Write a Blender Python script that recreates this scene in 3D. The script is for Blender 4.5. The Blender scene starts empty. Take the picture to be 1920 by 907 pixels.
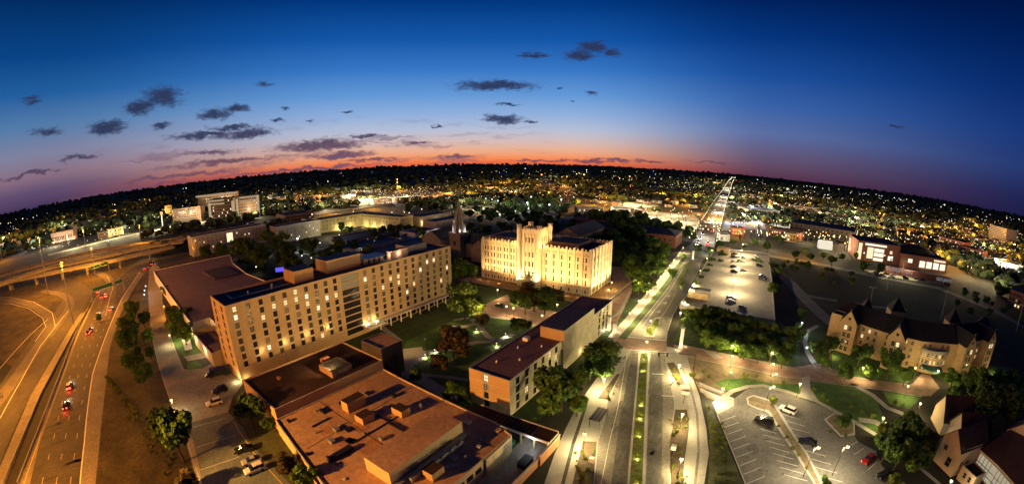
import bpy, math, random
from mathutils import Vector, Matrix
# ---------------------------------------------------------------- camera, sky, exposure
SC = bpy.context.scene
COL = SC.collection
CAMH = 70.0
F_PX, CX_PX, CY_PX = 782.0, 1003.0, 479.0
PITCH, ROLL, YAW = math.radians(12.6), math.radians(0.66), math.radians(30)
cd = bpy.data.cameras.new('camera'); CAM = bpy.data.objects.new('camera', cd); COL.objects.link(CAM)
SC.camera = CAM
CAM.matrix_world = Matrix.Translation((0, 0, CAMH)) @ Matrix.Rotation(YAW, 4, 'Z') @ Matrix.Rotation(math.pi/2-PITCH, 4, 'X') @ Matrix.Rotation(ROLL, 4, 'Z')
cd.type = 'PANO'; cd.panorama_type = 'FISHEYE_LENS_POLYNOMIAL'
cd.sensor_width = 36; cd.sensor_fit = 'HORIZONTAL'
cd.fisheye_polynomial_k0 = 0; cd.fisheye_polynomial_k1 = -1/(F_PX*36/1920)
cd.fisheye_polynomial_k2 = 0; cd.fisheye_polynomial_k3 = 0; cd.fisheye_polynomial_k4 = 0
cd.fisheye_fov = math.radians(250)
cd.shift_x = -(CX_PX-960)/1920; cd.shift_y = (CY_PX-453.5)/907
cd.clip_start = 0.5; cd.clip_end = 60000
SC.view_settings.view_transform = 'Standard'; SC.view_settings.look = 'None'
SC.view_settings.exposure = 0.0; SC.view_settings.gamma = 1
SC.cycles.use_denoising = True
SC.cycles.max_bounces = 4; SC.cycles.diffuse_bounces = 2; SC.cycles.glossy_bounces = 2
SC.cycles.transparent_max_bounces = 4; SC.cycles.caustics_reflective = False; SC.cycles.caustics_refractive = False
SC.cycles.sample_clamp_indirect = 3.0; SC.cycles.sample_clamp_direct = 0
SC.cycles.use_light_tree = True

def ray(u, v):
    """direction (world) seen at photo pixel u,v"""
    X = u-CX_PX; Y = v-CY_PX; r = math.hypot(X, Y); th = r/F_PX; s = math.sin(th)/max(r, 1e-9)
    d = Vector((X*s, -Y*s, -math.cos(th)))
    return (CAM.matrix_world.to_3x3() @ d).normalized()
def smooth(a, b, x):
    t = min(1, max(0, (x-a)/(b-a))); return t*t*(3-2*t)
def terrain(x, y):
    r = math.hypot(x, y); k = smooth(1300, 4200, r)
    if k <= 0: return 0.0
    n = math.sin(x*.0011+1.3)*math.cos(y*.0009-.4)+.6*math.sin(x*.0027-y*.0021)+.35*math.sin(y*.006+x*.0043)
    return k*(38+9*n)*smooth(0, 1, 1) - smooth(7000, 16000, r)*25
def P(u, v, z=0.0):
    """point at height z above flat ground seen at photo pixel (from a survey of the photo)"""
    d = ray(u, v); t = (CAMH-z)/max(-d.z, .004)
    return (d.x*t, d.y*t)
def PT(u, v, z=0.0):
    d = ray(u, v); t = 60.0
    while t < 15000:
        x, y = d.x*t, d.y*t
        if CAMH+d.z*t <= terrain(x, y)+z: break
        t *= 1.01
    return (d.x*t, d.y*t, terrain(d.x*t, d.y*t))
# ---- world: dusk sky, afterglow in the west, scattered clouds
W = bpy.data.worlds.new('World'); SC.world = W; W.use_nodes = True
wt = W.node_tree; wt.nodes.clear()
def wn(t, **k):
    n = wt.nodes.new(t)
    for a, b in k.items(): setattr(n, a, b)
    return n
def lk(a, b): wt.links.new(a, b)
def mth(op, a, b=None, c=None, clamp=False):
    n = wn('ShaderNodeMath', operation=op, use_clamp=clamp)
    for i, q in enumerate((a, b, c)):
        if q is None: continue
        if isinstance(q, (int, float)): n.inputs[i].default_value = q
        else: lk(q, n.inputs[i])
    return n.outputs[0]
def lin(c):
    return tuple(((x/255)/12.92 if x/255 < .04045 else ((x/255+.055)/1.055)**2.4) for x in c)+(1,)
tc = wn('ShaderNodeTexCoord'); sp = wn('ShaderNodeSeparateXYZ'); lk(tc.outputs['Generated'], sp.inputs[0])
# azimuth (deg, positive to the right of the photo's middle) and elevation (deg)
az = mth('ARCTAN2', sp.outputs[0], sp.outputs[1]); az = mth('MULTIPLY', az, 180/math.pi); az = mth('ADD', az, 30)
az = mth('WRAP', az, 180, -180)
el = mth('MULTIPLY', mth('ARCSINE', sp.outputs[2]), 180/math.pi)
def ramp(stops):
    r = wn('ShaderNodeValToRGB'); e = r.color_ramp.elements
    while len(e) > 1: e.remove(e[0])
    for i, (p, c) in enumerate(stops):
        q = e[0] if i == 0 else e.new(p/40)
        q.position = p/40; q.color = lin(c)
    lk(mth('MULTIPLY', el, 1/40), r.inputs[0]); return r.outputs[0]
r_sun = ramp([(0, (234, 104, 62)), (.5, (248, 130, 74)), (1.1, (246, 156, 108)), (1.9, (236, 176, 144)), (3.0, (216, 188, 182)), (4.6, (184, 192, 214)), (6.8, (144, 176, 220)), (9.5, (98, 152, 214)),
              (13, (54, 118, 196)), (17, (20, 86, 168)), (22, (2, 56, 128)), (40, (0, 28, 80))])
r_left = ramp([(0, (74, 56, 92)), (1.6, (98, 78, 112)), (3.2, (138, 110, 130)), (5.5, (128, 130, 158)), (8.5, (84, 124, 170)), (12, (34, 94, 158)), (16, (10, 68, 134)),
               (22, (2, 44, 98)), (28, (2, 28, 70)), (40, (0, 16, 48))])
r_right = ramp([(0, (24, 28, 70)), (2, (26, 34, 82)), (5, (34, 54, 112)), (9, (22, 54, 122)), (14, (8, 42, 108)), (20, (0, 28, 84)), (27, (0, 12, 50)), (40, (0, 8, 36))])
r_mid = ramp([(0, (94, 58, 80)), (1.2, (104, 76, 102)), (3, (104, 94, 128)), (5.5, (94, 114, 166)), (9, (60, 102, 172)), (13, (28, 80, 158)), (18, (6, 54, 128)), (24, (0, 28, 84)), (40, (0, 14, 52))])
def mix(f, a, b):
    n = wn('ShaderNodeMix', data_type='RGBA'); lk(f, n.inputs[0])
    for i, q in ((6, a), (7, b)):
        if isinstance(q, tuple): n.inputs[i].default_value = q
        else: lk(q, n.inputs[i])
    return n.outputs[2]
def mrange(x, a, b, c=0, d=1, kind='SMOOTHSTEP'):
    n = wn('ShaderNodeMapRange', interpolation_type=kind)
    lk(x, n.inputs[0])
    for i, q in enumerate((a, b, c, d)): n.inputs[i+1].default_value = q
    return n.outputs[0]
fL = mrange(az, -22, -68); fR = mrange(az, 4, 32); fR2 = mrange(az, 22, 72)
sky = mix(fR2, mix(fR, mix(fL, r_sun, r_left), r_mid), r_right)
# clouds: (photo u, v, half-width px, half-height px, opacity bias)
CL = [(305, 182, 40, 20, 0), (265, 200, 34, 15, 0), (201, 238, 28, 13, 0), (256, 205, 30, 10, -.1), (445, 203, 26, 8, 0), (402, 214, 36, 11, 0), (300, 236, 18, 7, -.3), (385, 253, 55, 8, 0), (470, 250, 38, 11, 0),
      (435, 240, 42, 6, -.2), (520, 228, 16, 5, -.2), (600, 273, 70, 13, 0), (640, 291, 50, 8, -.1), (500, 158, 30, 10, -.45), (648, 211, 16, 4, -.2), (580, 228, 14, 4, -.25),
      (535, 205, 12, 4, -.3), (930, 161, 80, 12, 0), (1085, 104, 34, 13, -.05), (1112, 88, 26, 15, -.05), (1145, 98, 20, 12, -.15), (1005, 105, 34, 8, -.2), (950, 197, 28, 5, -.2), (942, 224, 40, 10, 0), (995, 229, 16, 4, -.2), (1108, 174, 12, 6, -.2),
      (1047, 166, 7, 4, -.2), (1072, 190, 6, 3, -.2), (90, 246, 34, 12, -.4), (150, 296, 40, 6, -.35), (55, 326, 70, 4, -.3), (240, 355, 120, 4, -.25), (330, 330, 130, 6, -.3), (430, 302, 120, 9, -.35),
      (855, 293, 40, 6, -.2), (1020, 301, 60, 3, -.15), (1110, 301, 45, 5, -.15), (1160, 302, 28, 5, -.1), (1220, 302, 30, 5, -.15), (560, 318, 150, 5, -.25), (700, 300, 60, 4, -.3), (780, 268, 30, 4, -.2),
      (400, 285, 60, 7, -.4), (690, 255, 40, 4, -.25), (820, 238, 10, 3, -.2), (1680, 238, 16, 4, -.4), (60, 190, 30, 10, -.5), (1340, 305, 60, 2.5, -.3),
      (300, 372, 200, 5, -.3), (620, 332, 160, 4, -.2)]
azel = wn('ShaderNodeCombineXYZ'); lk(az, azel.inputs[0]); lk(el, azel.inputs[1])
def warp(vec, scale, amt):
    m = wn('ShaderNodeMapping'); m.inputs[3].default_value = scale; lk(vec, m.inputs[0])
    n = wn('ShaderNodeTexNoise'); n.inputs['Scale'].default_value = 1; n.inputs['Detail'].default_value = 6; n.inputs['Roughness'].default_value = .62; lk(m.outputs[0], n.inputs['Vector'])
    a = wn('ShaderNodeVectorMath', operation='SUBTRACT'); lk(n.outputs['Color'], a.inputs[0]); a.inputs[1].default_value = (.5, .5, .5)
    b = wn('ShaderNodeVectorMath', operation='MULTIPLY'); lk(a.outputs[0], b.inputs[0]); b.inputs[1].default_value = amt
    c = wn('ShaderNodeVectorMath', operation='ADD'); lk(vec, c.inputs[0]); lk(b.outputs[0], c.inputs[1]); return c.outputs[0]
ww = warp(azel.outputs[0], (.4, .9, 1), (3.6, 1.9, 0))
dist = None
for (u, v, hw, hh, bias) in CL:
    d = ray(u, v); a0 = (math.degrees(math.atan2(d.x, d.y))+30+180) % 360-180; e0 = math.degrees(math.asin(d.z))
    m = wn('ShaderNodeMapping', vector_type='TEXTURE'); lk(ww, m.inputs[0])
    m.inputs[1].default_value = (a0, e0, 0); m.inputs[3].default_value = (hw*(1.25 if v > 235 else .95)/13.65, hh*.85/13.65, 1)
    L = wn('ShaderNodeVectorMath', operation='LENGTH'); lk(m.outputs[0], L.inputs[0])
    s = mth('SUBTRACT', L.outputs['Value'], bias*.9)
    dist = s if dist is None else mth('MINIMUM', dist, s)
nz = wn('ShaderNodeTexNoise'); nz.inputs['Scale'].default_value = 1; nz.inputs['Detail'].default_value = 7; nz.inputs['Roughness'].default_value = .6
mp = wn('ShaderNodeMapping'); mp.inputs[3].default_value = (1.1, 2.6, 1); lk(azel.outputs[0], mp.inputs[0]); lk(mp.outputs[0], nz.inputs['Vector'])
dn = mth('ADD', dist, mth('MULTIPLY', mth('SUBTRACT', nz.outputs[0], .5), 1.5))
mask = mth('MULTIPLY', mrange(dn, 1.35, .42), mrange(nz.outputs[0], .2, .5, .62, .95))
ccol = mix(mrange(el, .5, 6), lin((112, 76, 96)), lin((44, 52, 86)))
sky = mix(mask, sky, ccol)
wm = wn('ShaderNodeMapping'); wm.inputs[3].default_value = (.085, .95, 1); wm.inputs[2].default_value = (0, 0, math.radians(-2)); lk(ww, wm.inputs[0])
wz = wn('ShaderNodeTexNoise'); wz.inputs['Scale'].default_value = 1; wz.inputs['Detail'].default_value = 8; wz.inputs['Roughness'].default_value = .58; lk(wm.outputs[0], wz.inputs['Vector'])
wisp = mth('MULTIPLY', mrange(wz.outputs[0], .5, .66), mth('MULTIPLY', mth('MULTIPLY', mrange(az, -72, -45), mrange(az, 8, -12)), mth('MULTIPLY', mrange(el, 7.5, 3.5), .62)))
sky = mix(wisp, sky, lin((112, 84, 112)))
low = mrange(el, -.6, -3)
sky = mix(low, sky, lin((12, 10, 14)))
bg = wn('ShaderNodeBackground'); lk(sky, bg.inputs[0]); bg.inputs[1].default_value = 1.0
wo = wn('ShaderNodeOutputWorld'); lk(bg.outputs[0], wo.inputs[0])
W.cycles.sampling_method = 'MANUAL'; W.cycles.sample_map_resolution = 512

# ---------------------------------------------------------------- materials
MC = {}
def M(name, base, rough=.8, var=.25, scale=.3, metal=0.0, emis=None, es=0, bump=0, var2=None, detail=5):
    if name in MC: return MC[name]
    m = bpy.data.materials.new(name); MC[name] = m; m.use_nodes = True
    nt = m.node_tree; b = nt.nodes['Principled BSDF']
    b.inputs['Roughness'].default_value = rough; b.inputs['Metallic'].default_value = metal
    b.inputs['Specular IOR Level'].default_value = .35
    t = nt.nodes.new('ShaderNodeTexCoord'); n = nt.nodes.new('ShaderNodeTexNoise')
    n.inputs['Scale'].default_value = scale; n.inputs['Detail'].default_value = detail; n.inputs['Roughness'].default_value = .65
    nt.links.new(t.outputs['Object'], n.inputs['Vector'])
    r = nt.nodes.new('ShaderNodeValToRGB'); r.color_ramp.elements[0].position = .3; r.color_ramp.elements[1].position = .7
    c2 = var2 if var2 else tuple(min(1, x*(1+var)) for x in base)
    c1 = tuple(x*(1-var) for x in base)
    r.color_ramp.elements[0].color = (*c1, 1); r.color_ramp.elements[1].color = (*c2, 1)
    nt.links.new(n.outputs[0], r.inputs[0])
    n2 = nt.nodes.new('ShaderNodeTexNoise'); n2.inputs['Scale'].default_value = scale*9; n2.inputs['Detail'].default_value = 4; nt.links.new(t.outputs['Object'], n2.inputs['Vector'])
    mr = nt.nodes.new('ShaderNodeMapRange'); mr.inputs[1].default_value = .32; mr.inputs[2].default_value = .68; mr.inputs[3].default_value = 1-min(.35, var); mr.inputs[4].default_value = 1+min(.3, var*.8); nt.links.new(n2.outputs[0], mr.inputs[0])
    vm = nt.nodes.new('ShaderNodeVectorMath'); vm.operation = 'SCALE'; nt.links.new(r.outputs[0], vm.inputs[0]); nt.links.new(mr.outputs[0], vm.inputs['Scale']); nt.links.new(vm.outputs[0], b.inputs['Base Color'])
    if bump:
        bp = nt.nodes.new('ShaderNodeBump'); bp.inputs['Strength'].default_value = bump; bp.inputs['Distance'].default_value = .3
        nt.links.new(n.outputs[0], bp.inputs['Height']); nt.links.new(bp.outputs[0], b.inputs['Normal'])
    if emis:
        b.inputs['Emission Color'].default_value = (*emis, 1); b.inputs['Emission Strength'].default_value = es
    return m
def ME(name, col, s, sample=False):
    """something that gives off light"""
    if name in MC: return MC[name]
    m = bpy.data.materials.new(name); MC[name] = m; m.use_nodes = True; nt = m.node_tree; nt.nodes.clear()
    e = nt.nodes.new('ShaderNodeEmission'); o = nt.nodes.new('ShaderNodeOutputMaterial')
    e.inputs[0].default_value = (*col, 1); e.inputs[1].default_value = s; nt.links.new(e.outputs[0], o.inputs[0])
    if not sample: m.cycles.emission_sampling = 'NONE'
    return m
def MB_BRICK(name, c1, c2, mortar, sx, sy, rough=.85):
    if name in MC: return MC[name]
    m = bpy.data.materials.new(name); MC[name] = m; m.use_nodes = True; nt = m.node_tree; b = nt.nodes['Principled BSDF']; b.inputs['Roughness'].default_value = rough
    t = nt.nodes.new('ShaderNodeTexCoord'); k = nt.nodes.new('ShaderNodeTexBrick'); k.inputs['Scale'].default_value = 1
    k.inputs['Brick Width'].default_value = sx; k.inputs['Row Height'].default_value = sy; k.inputs['Mortar Size'].default_value = min(sx, sy)*.06
    k.inputs['Color1'].default_value = (*c1, 1); k.inputs['Color2'].default_value = (*c2, 1); k.inputs['Mortar'].default_value = (*mortar, 1)
    nt.links.new(t.outputs['Object'], k.inputs['Vector'])
    n = nt.nodes.new('ShaderNodeTexNoise'); n.inputs['Scale'].default_value = .25; n.inputs['Detail'].default_value = 6
    nt.links.new(t.outputs['Object'], n.inputs['Vector'])
    x = nt.nodes.new('ShaderNodeMix'); x.data_type = 'RGBA'; x.blend_type = 'MULTIPLY'; x.inputs[0].default_value = .6
    rr = nt.nodes.new('ShaderNodeValToRGB'); rr.color_ramp.elements[0].color = (.55, .55, .55, 1); rr.color_ramp.elements[1].color = (1.2, 1.2, 1.2, 1); rr.color_ramp.elements[0].position = .35; rr.color_ramp.elements[1].position = .65
    nt.links.new(n.outputs[0], rr.inputs[0])
    nt.links.new(k.outputs[0], x.inputs[6]); nt.links.new(rr.outputs[0], x.inputs[7]); nt.links.new(x.outputs[2], b.inputs['Base Color'])
    return m
asphalt = M('asphalt', (.048, .042, .036), .8, .35, .12)
lane_asphalt = M('boulevard asphalt', (.085, .08, .07), .8, .35, .15)
blvd_conc = M('boulevard concrete', (.19, .175, .145), .85, .25, .12)
ramp_asphalt = M('ramp asphalt', (.10, .09, .08), .85, .25, .1)
shoulder = M('highway shoulder', (.17, .15, .125), .85, .25, .1)
asphalt_old = M('worn asphalt', (.17, .16, .14), .85, .22, .1)
road_conc = M('road concrete', (.26, .24, .21), .85, .22, .08)
walk_conc = M('sidewalk concrete', (.34, .32, .28), .85, .15, .25)
grass = M('grass', (.032, .06, .014), .95, .45, .35, bump=.3)
lawn = M('lawn', (.06, .125, .022), .95, .4, .3, bump=.3)
verge = M('dry verge grass', (.05, .04, .018), .95, .65, .09, bump=.5)
mulch = M('tan mulch', (.20, .155, .09), .95, .35, .5)
brick_pave = MB_BRICK('brick paving', (.33, .20, .14), (.28, .16, .11), (.26, .2, .15), 1.2, .6)
kerb = M('kerb stone', (.42, .4, .35), .8, .12, .5)
paint_w = M('white road paint', (.7, .68, .6), .7, .2, 1.5)
paint_y = M('yellow road paint', (.6, .42, .06), .7, .2, 1.5)
earth = M('night ground', (.018, .019, .010), .95, .6, .006, var2=(.04, .036, .022), detail=8)
soil = M('planting soil', (.07, .05, .03), .95, .4, .8)
tan_wall = M('tan render', (.52, .37, .19), .85, .08, .08)
tan_orange = M('orange wall and lamp tint', (.46, .29, .13), .85, .1, .3)  # also carries the sodium tint of the dormitory end
cream_wall = M('cream stone', (.60, .48, .31), .8, .12, .35)
cream_dim = M('pale masonry', (.42, .36, .26), .85, .12, .2)
grey_wall = M('grey wall panel', (.3, .29, .27), .8, .12, .2)
brick_red = M('red brick wall', (.24, .09, .05), .85, .2, .6)
brick_or = M('orange garden brick', (.42, .19, .08), .85, .15, .5)
roof_dark = M('dark roof membrane', (.055, .045, .04), .9, .35, .12)
roof_blue = M('slate blue roof', (.085, .08, .085), .8, .3, .15)
roof_red = M('reddish gravel roof', (.47, .275, .15), .95, .2, .09, bump=.1)
roof_maroon = M('maroon gravel roof', (.20, .11, .09), .95, .16, .1)
roof_brown = M('shade darkened brown roof', (.04, .016, .011), .95, .25, .06)  # brown lowered further to put the service roof's shadow into the colour
roof_tan = M('mauve gravel roof', (.20, .135, .12), .95, .14, .03)
roof_shingle = M('dark shingle roof', (.02, .018, .018), .9, .2, .5)
roof_shingle2 = M('brown shingle roof', (.06, .032, .024), .9, .2, .5)
metal_dark = M('dark metal', (.03, .03, .03), .45, .2, 2, .6)
metal_grey = M('galvanised metal', (.28, .28, .27), .5, .2, 2, .4)
white_paint = M('white paint', (.75, .73, .68), .5, .08, 1)
coping = M('pale coping', (.5, .46, .4), .8, .1, .5)
glass = M('dark glass', (.015, .015, .018), .15, .3, .5)
glass_green = M('curtained glass', (.09, .10, .045), .3, .3, .8)
blind = M('window blind', (.30, .25, .15), .6, .2, .8)
glass_red = M('curtained glass red', (.07, .03, .02), .3, .3, .8)
lit_warm = ME('lit window warm', (1, .70, .30), 1.15)
lit_pale = ME('lit window pale', (1, .84, .5), 1.3)
lit_dim = ME('lit window dim', (.9, .6, .25), .3)
lit_cool = ME('lit window white', (1, .95, .85), 1.6)
lamp_warm = ME('lamp globe warm', (1, .80, .40), 2.6)
lamp_white = ME('lamp globe white', (.9, .95, 1), 2.6)
lamp_sod = ME('sodium lamp', (1, .45, .07), 5)
lamp_red = ME('red light', (1, .06, .03), 14)
lamp_teal = ME('green signal light', (.05, .9, .6), 6)
bark = M('bark', (.09, .065, .045), .95, .3, 2)
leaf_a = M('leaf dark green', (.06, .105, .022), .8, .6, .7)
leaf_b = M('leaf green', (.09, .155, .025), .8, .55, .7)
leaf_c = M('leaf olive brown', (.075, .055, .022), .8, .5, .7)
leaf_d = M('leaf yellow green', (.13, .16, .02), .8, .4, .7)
for lm in (leaf_a, leaf_b, leaf_c, leaf_d):
    lm.node_tree.nodes['Principled BSDF'].inputs['Specular IOR Level'].default_value = .1

# ---------------------------------------------------------------- mesh helpers
ORG = {}
def tag(o, label=None, cat=None, group=None, kind=None):
    if label: o['label'] = label
    if cat: o['category'] = cat
    if group: o['group'] = group
    if kind: o['kind'] = kind
    return o
def thing(name, label, cat, loc=(0, 0, 0), group=None, rz=0):
    o = bpy.data.objects.new(name, None); COL.objects.link(o); o.location = loc; o.rotation_euler = (0, 0, rz); o.empty_display_size = .5
    ORG[o.name] = Vector(loc); return tag(o, label, cat, group)
class MB:
    def __init__(s): s.v = []; s.f = []; s.m = []; s.p = []
    def mark(s): s.p.append((len(s.v), len(s.f)))
    def face(s, pts, m=0):
        i = len(s.v); s.v += [tuple(p) for p in pts]; s.f.append(tuple(range(i, i+len(pts)))); s.m.append(m)
    def box(s, x0, x1, y0, y1, z0, z1, m=0, top=None):
        if x0 > x1: x0, x1 = x1, x0
        if y0 > y1: y0, y1 = y1, y0
        s.prism([(x0, y0), (x1, y0), (x1, y1), (x0, y1)], z0, z1, m, top)
        return s
    def prism(s, poly, z0, z1, m=0, top=None, bottom=False):
        n = len(poly); s.mark()
        ar = sum(poly[i][0]*poly[(i+1) % n][1]-poly[(i+1) % n][0]*poly[i][1] for i in range(n))
        if ar < 0: poly = poly[::-1]
        for i in range(n):
            a = poly[i]; b = poly[(i+1) % n]
            s.face([(a[0], a[1], z0), (b[0], b[1], z0), (b[0], b[1], z1), (a[0], a[1], z1)], m)
        s.face([(p[0], p[1], z1) for p in poly], m if top is None else top)
        if bottom: s.face([(p[0], p[1], z0) for p in poly[::-1]], m)
        return s
    def obox(s, c, d, L, Wd, z0, z1, m=0, top=None):
        """box centred c, long axis direction d(2d)"""
        l = math.hypot(*d); d = (d[0]/l, d[1]/l); n = (-d[1], d[0])
        q = [(c[0]+d[0]*a*L/2+n[0]*b*Wd/2, c[1]+d[1]*a*L/2+n[1]*b*Wd/2) for a, b in ((-1, -1), (1, -1), (1, 1), (-1, 1))]
        return s.prism(q, z0, z1, m, top)
    def cyl(s, c, r0, r1, z0, z1, n=8, m=0, cap=True):
        s.mark()
        q0 = [(c[0]+r0*math.cos(2*math.pi*i/n), c[1]+r0*math.sin(2*math.pi*i/n), z0) for i in range(n)]
        q1 = [(c[0]+r1*math.cos(2*math.pi*i/n), c[1]+r1*math.sin(2*math.pi*i/n), z1) for i in range(n)]
        for i in range(n):
            j = (i+1) % n; s.face([q0[i], q0[j], q1[j], q1[i]], m)
        if cap and r1 > 0: s.face(q1, m)
        return s
    def tube(s, a, b, r0, r1=None, n=6, m=0):
        s.mark(); a = Vector(a); b = Vector(b); r1 = r0 if r1 is None else r1
        d = (b-a).normalized(); x = d.orthogonal().normalized(); y = d.cross(x)
        q0 = [a+(x*math.cos(2*math.pi*i/n)+y*math.sin(2*math.pi*i/n))*r0 for i in range(n)]
        q1 = [b+(x*math.cos(2*math.pi*i/n)+y*math.sin(2*math.pi*i/n))*r1 for i in range(n)]
        for i in range(n):
            j = (i+1) % n; s.face([q0[i], q0[j], q1[j], q1[i]], m)
        s.face(q1, m); s.face(q0[::-1], m)
        return s
    def ball(s, c, r, n=8, m=0, sz=1.0):
        k = n//2
        rows = []
        for i in range(k+1):
            a = math.pi*i/k
            rows.append([(c[0]+r*math.sin(a)*math.cos(2*math.pi*j/n), c[1]+r*math.sin(a)*math.sin(2*math.pi*j/n), c[2]+sz*r*math.cos(a)) for j in range(n)])
        for i in range(k):
            for j in range(n):
                jj = (j+1) % n
                if i == 0: s.face([rows[0][0], rows[1][j], rows[1][jj]], m)
                elif i == k-1: s.face([rows[i][j], rows[k][0], rows[i][jj]], m)
                else: s.face([rows[i][j], rows[i+1][j], rows[i+1][jj], rows[i][jj]], m)
        return s
    def wall(s, p0, p1, z0, z1, holes=(), depth=.25, m=0):
        """wall face from p0 to p1 (outward = right of the direction) with recessed openings"""
        L = math.hypot(p1[0]-p0[0], p1[1]-p0[1]); d = ((p1[0]-p0[0])/L, (p1[1]-p0[1])/L); n = (d[1], -d[0])
        def q(a, b, t=0): return (p0[0]+d[0]*a-n[0]*t, p0[1]+d[1]*a-n[1]*t, z0+b)
        H = z1-z0; holes = [h for h in holes if h[0] > 0 and h[1] < L and h[2] >= 0 and h[3] < H]
        xs = sorted({0, L, *[round(h[0], 4) for h in holes], *[round(h[1], 4) for h in holes]})
        from collections import defaultdict
        for i in range(len(xs)-1):
            a, b = xs[i], xs[i+1]
            if b-a < 1e-4: continue
            mid = (a+b)/2; hs = sorted([(h[2], h[3]) for h in holes if h[0] < mid < h[1]])
            y = 0
            for (c, e) in hs:
                if c > y: s.face([q(a, y), q(b, y), q(b, c), q(a, c)], m)
                y = e
            if y < H: s.face([q(a, y), q(b, y), q(b, H), q(a, H)], m)
        for (a, b, c, e) in holes:
            t = depth
            s.face([q(a, c), q(b, c), q(b, c, t), q(a, c, t)], m); s.face([q(a, e), q(a, e, t), q(b, e, t), q(b, e)], m)
            s.face([q(a, c), q(a, c, t), q(a, e, t), q(a, e)], m); s.face([q(b, c), q(b, e), q(b, e, t), q(b, c, t)], m)
            s.face([q(a, c, t), q(b, c, t), q(b, e, t), q(a, e, t)], m)
        return s
    def gable(s, p0, p1, w, z0, z1, m=0, over=.4, wallm=None):
        """gabled roof: ridge p0->p1, half width w, eave z0, ridge z1"""
        L = math.hypot(p1[0]-p0[0], p1[1]-p0[1]); d = ((p1[0]-p0[0])/L, (p1[1]-p0[1])/L); n = (-d[1], d[0])
        w2 = w+over; zo = z0-(z1-z0)/w*over
        A = (p0[0]-d[0]*over, p0[1]-d[1]*over); B = (p1[0]+d[0]*over, p1[1]+d[1]*over)
        t = .25
        for dz in (0, -t):
            for sg in (1, -1):
                s.face([(A[0]+n[0]*sg*w2, A[1]+n[1]*sg*w2, zo+dz), (B[0]+n[0]*sg*w2, B[1]+n[1]*sg*w2, zo+dz), (B[0], B[1], z1+dz), (A[0], A[1], z1+dz)], m)
        for sg in (1, -1):
            s.face([(A[0]+n[0]*sg*w2, A[1]+n[1]*sg*w2, zo), (B[0]+n[0]*sg*w2, B[1]+n[1]*sg*w2, zo), (B[0]+n[0]*sg*w2, B[1]+n[1]*sg*w2, zo-t), (A[0]+n[0]*sg*w2, A[1]+n[1]*sg*w2, zo-t)], m)
            for (Q) in (A, B):
                s.face([(Q[0]+n[0]*sg*w2, Q[1]+n[1]*sg*w2, zo), (Q[0], Q[1], z1), (Q[0], Q[1], z1-t), (Q[0]+n[0]*sg*w2, Q[1]+n[1]*sg*w2, zo-t)], m)
        if wallm is not None:
            for Q in (p0, p1):
                s.face([(Q[0]+n[0]*w, Q[1]+n[1]*w, z0-.05), (Q[0]-n[0]*w, Q[1]-n[1]*w, z0-.05), (Q[0], Q[1], z1-.28)], wallm)
        return s
    def each(s, name, mats, parent=None):
        """one object per piece"""
        q = s.p+[(len(s.v), len(s.f))]; out = []
        for (v0, f0), (v1, f1) in zip(q, q[1:]):
            t_ = MB(); t_.v = s.v[v0:v1]; t_.f = [tuple(i-v0 for i in f) for f in s.f[f0:f1]]; t_.m = s.m[f0:f1]; out.append(t_.build(name, mats, parent))
        return out
    def build(s, name, mats, parent=None, label=None, smooth_=False):
        if not isinstance(mats, (list, tuple)): mats = [mats]
        me = bpy.data.meshes.new(name); off = ORG.get(parent.name, Vector((0, 0, 0))) if parent else Vector((0, 0, 0))
        me.from_pydata([(v[0]-off.x, v[1]-off.y, v[2]-off.z) for v in s.v], [], s.f)
        for m_ in mats: me.materials.append(m_)
        me.polygons.foreach_set('material_index', s.m)
        if smooth_: me.polygons.foreach_set('use_smooth', [True]*len(me.polygons))
        o = bpy.data.objects.new(name, me); COL.objects.link(o)
        if parent: o.parent = parent; ORG[o.name] = off
        if label: o['label'] = label
        return o
def copy_tree(o, parent=None):
    c = o.copy(); COL.objects.link(c)
    if parent is not None: c.parent = parent
    for ch in CH.get(o.name, ()): copy_tree(ch, c)
    return c
CH = {}
def kids(o):
    CH[o.name] = list(o.children)
    for c in o.children: kids(c)
def place(proto, loc, rz=0, s=1.0, label=None, group=None):
    c = copy_tree(proto); c.location = loc; c.rotation_euler = (0, 0, rz)
    c.scale = (s, s, s) if isinstance(s, (int, float)) else s
    if label: c['label'] = label
    if group: c['group'] = group
    elif 'group' in c: del c['group']
    return c
PROTOS = []
def proto_done(o):
    kids(o); PROTOS.append(o); return o
def remove_protos():
    def rm(o):
        for c in list(o.children): rm(c)
        bpy.data.objects.remove(o)
    for p in PROTOS: rm(p)
def dense(pts, closed=True, step=25):
    out = []; n = len(pts)
    for i in range(n if closed else n-1):
        a = pts[i]; b = pts[(i+1) % n]; k = max(1, int(math.hypot(b[0]-a[0], b[1]-a[1])/step))
        for j in range(k): out.append((a[0]+(b[0]-a[0])*j/k, a[1]+(b[1]-a[1])*j/k))
    if not closed: out.append(pts[-1])
    return out
def surf(name, px, z, mat, kind='structure', world=False, slab=0.0, label=None):
    """ground surface sheet; px = outline surveyed on the photo"""
    q = px if world else [P(u, v) for u, v in dense(px)]
    mb = MB()
    if slab: mb.prism(q, 0.0, slab, 0)
    else: mb.face([(x, y, z) for x, y in q])
    o = mb.build(name, mat); tag(o, label, None, None, kind); return o
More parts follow.
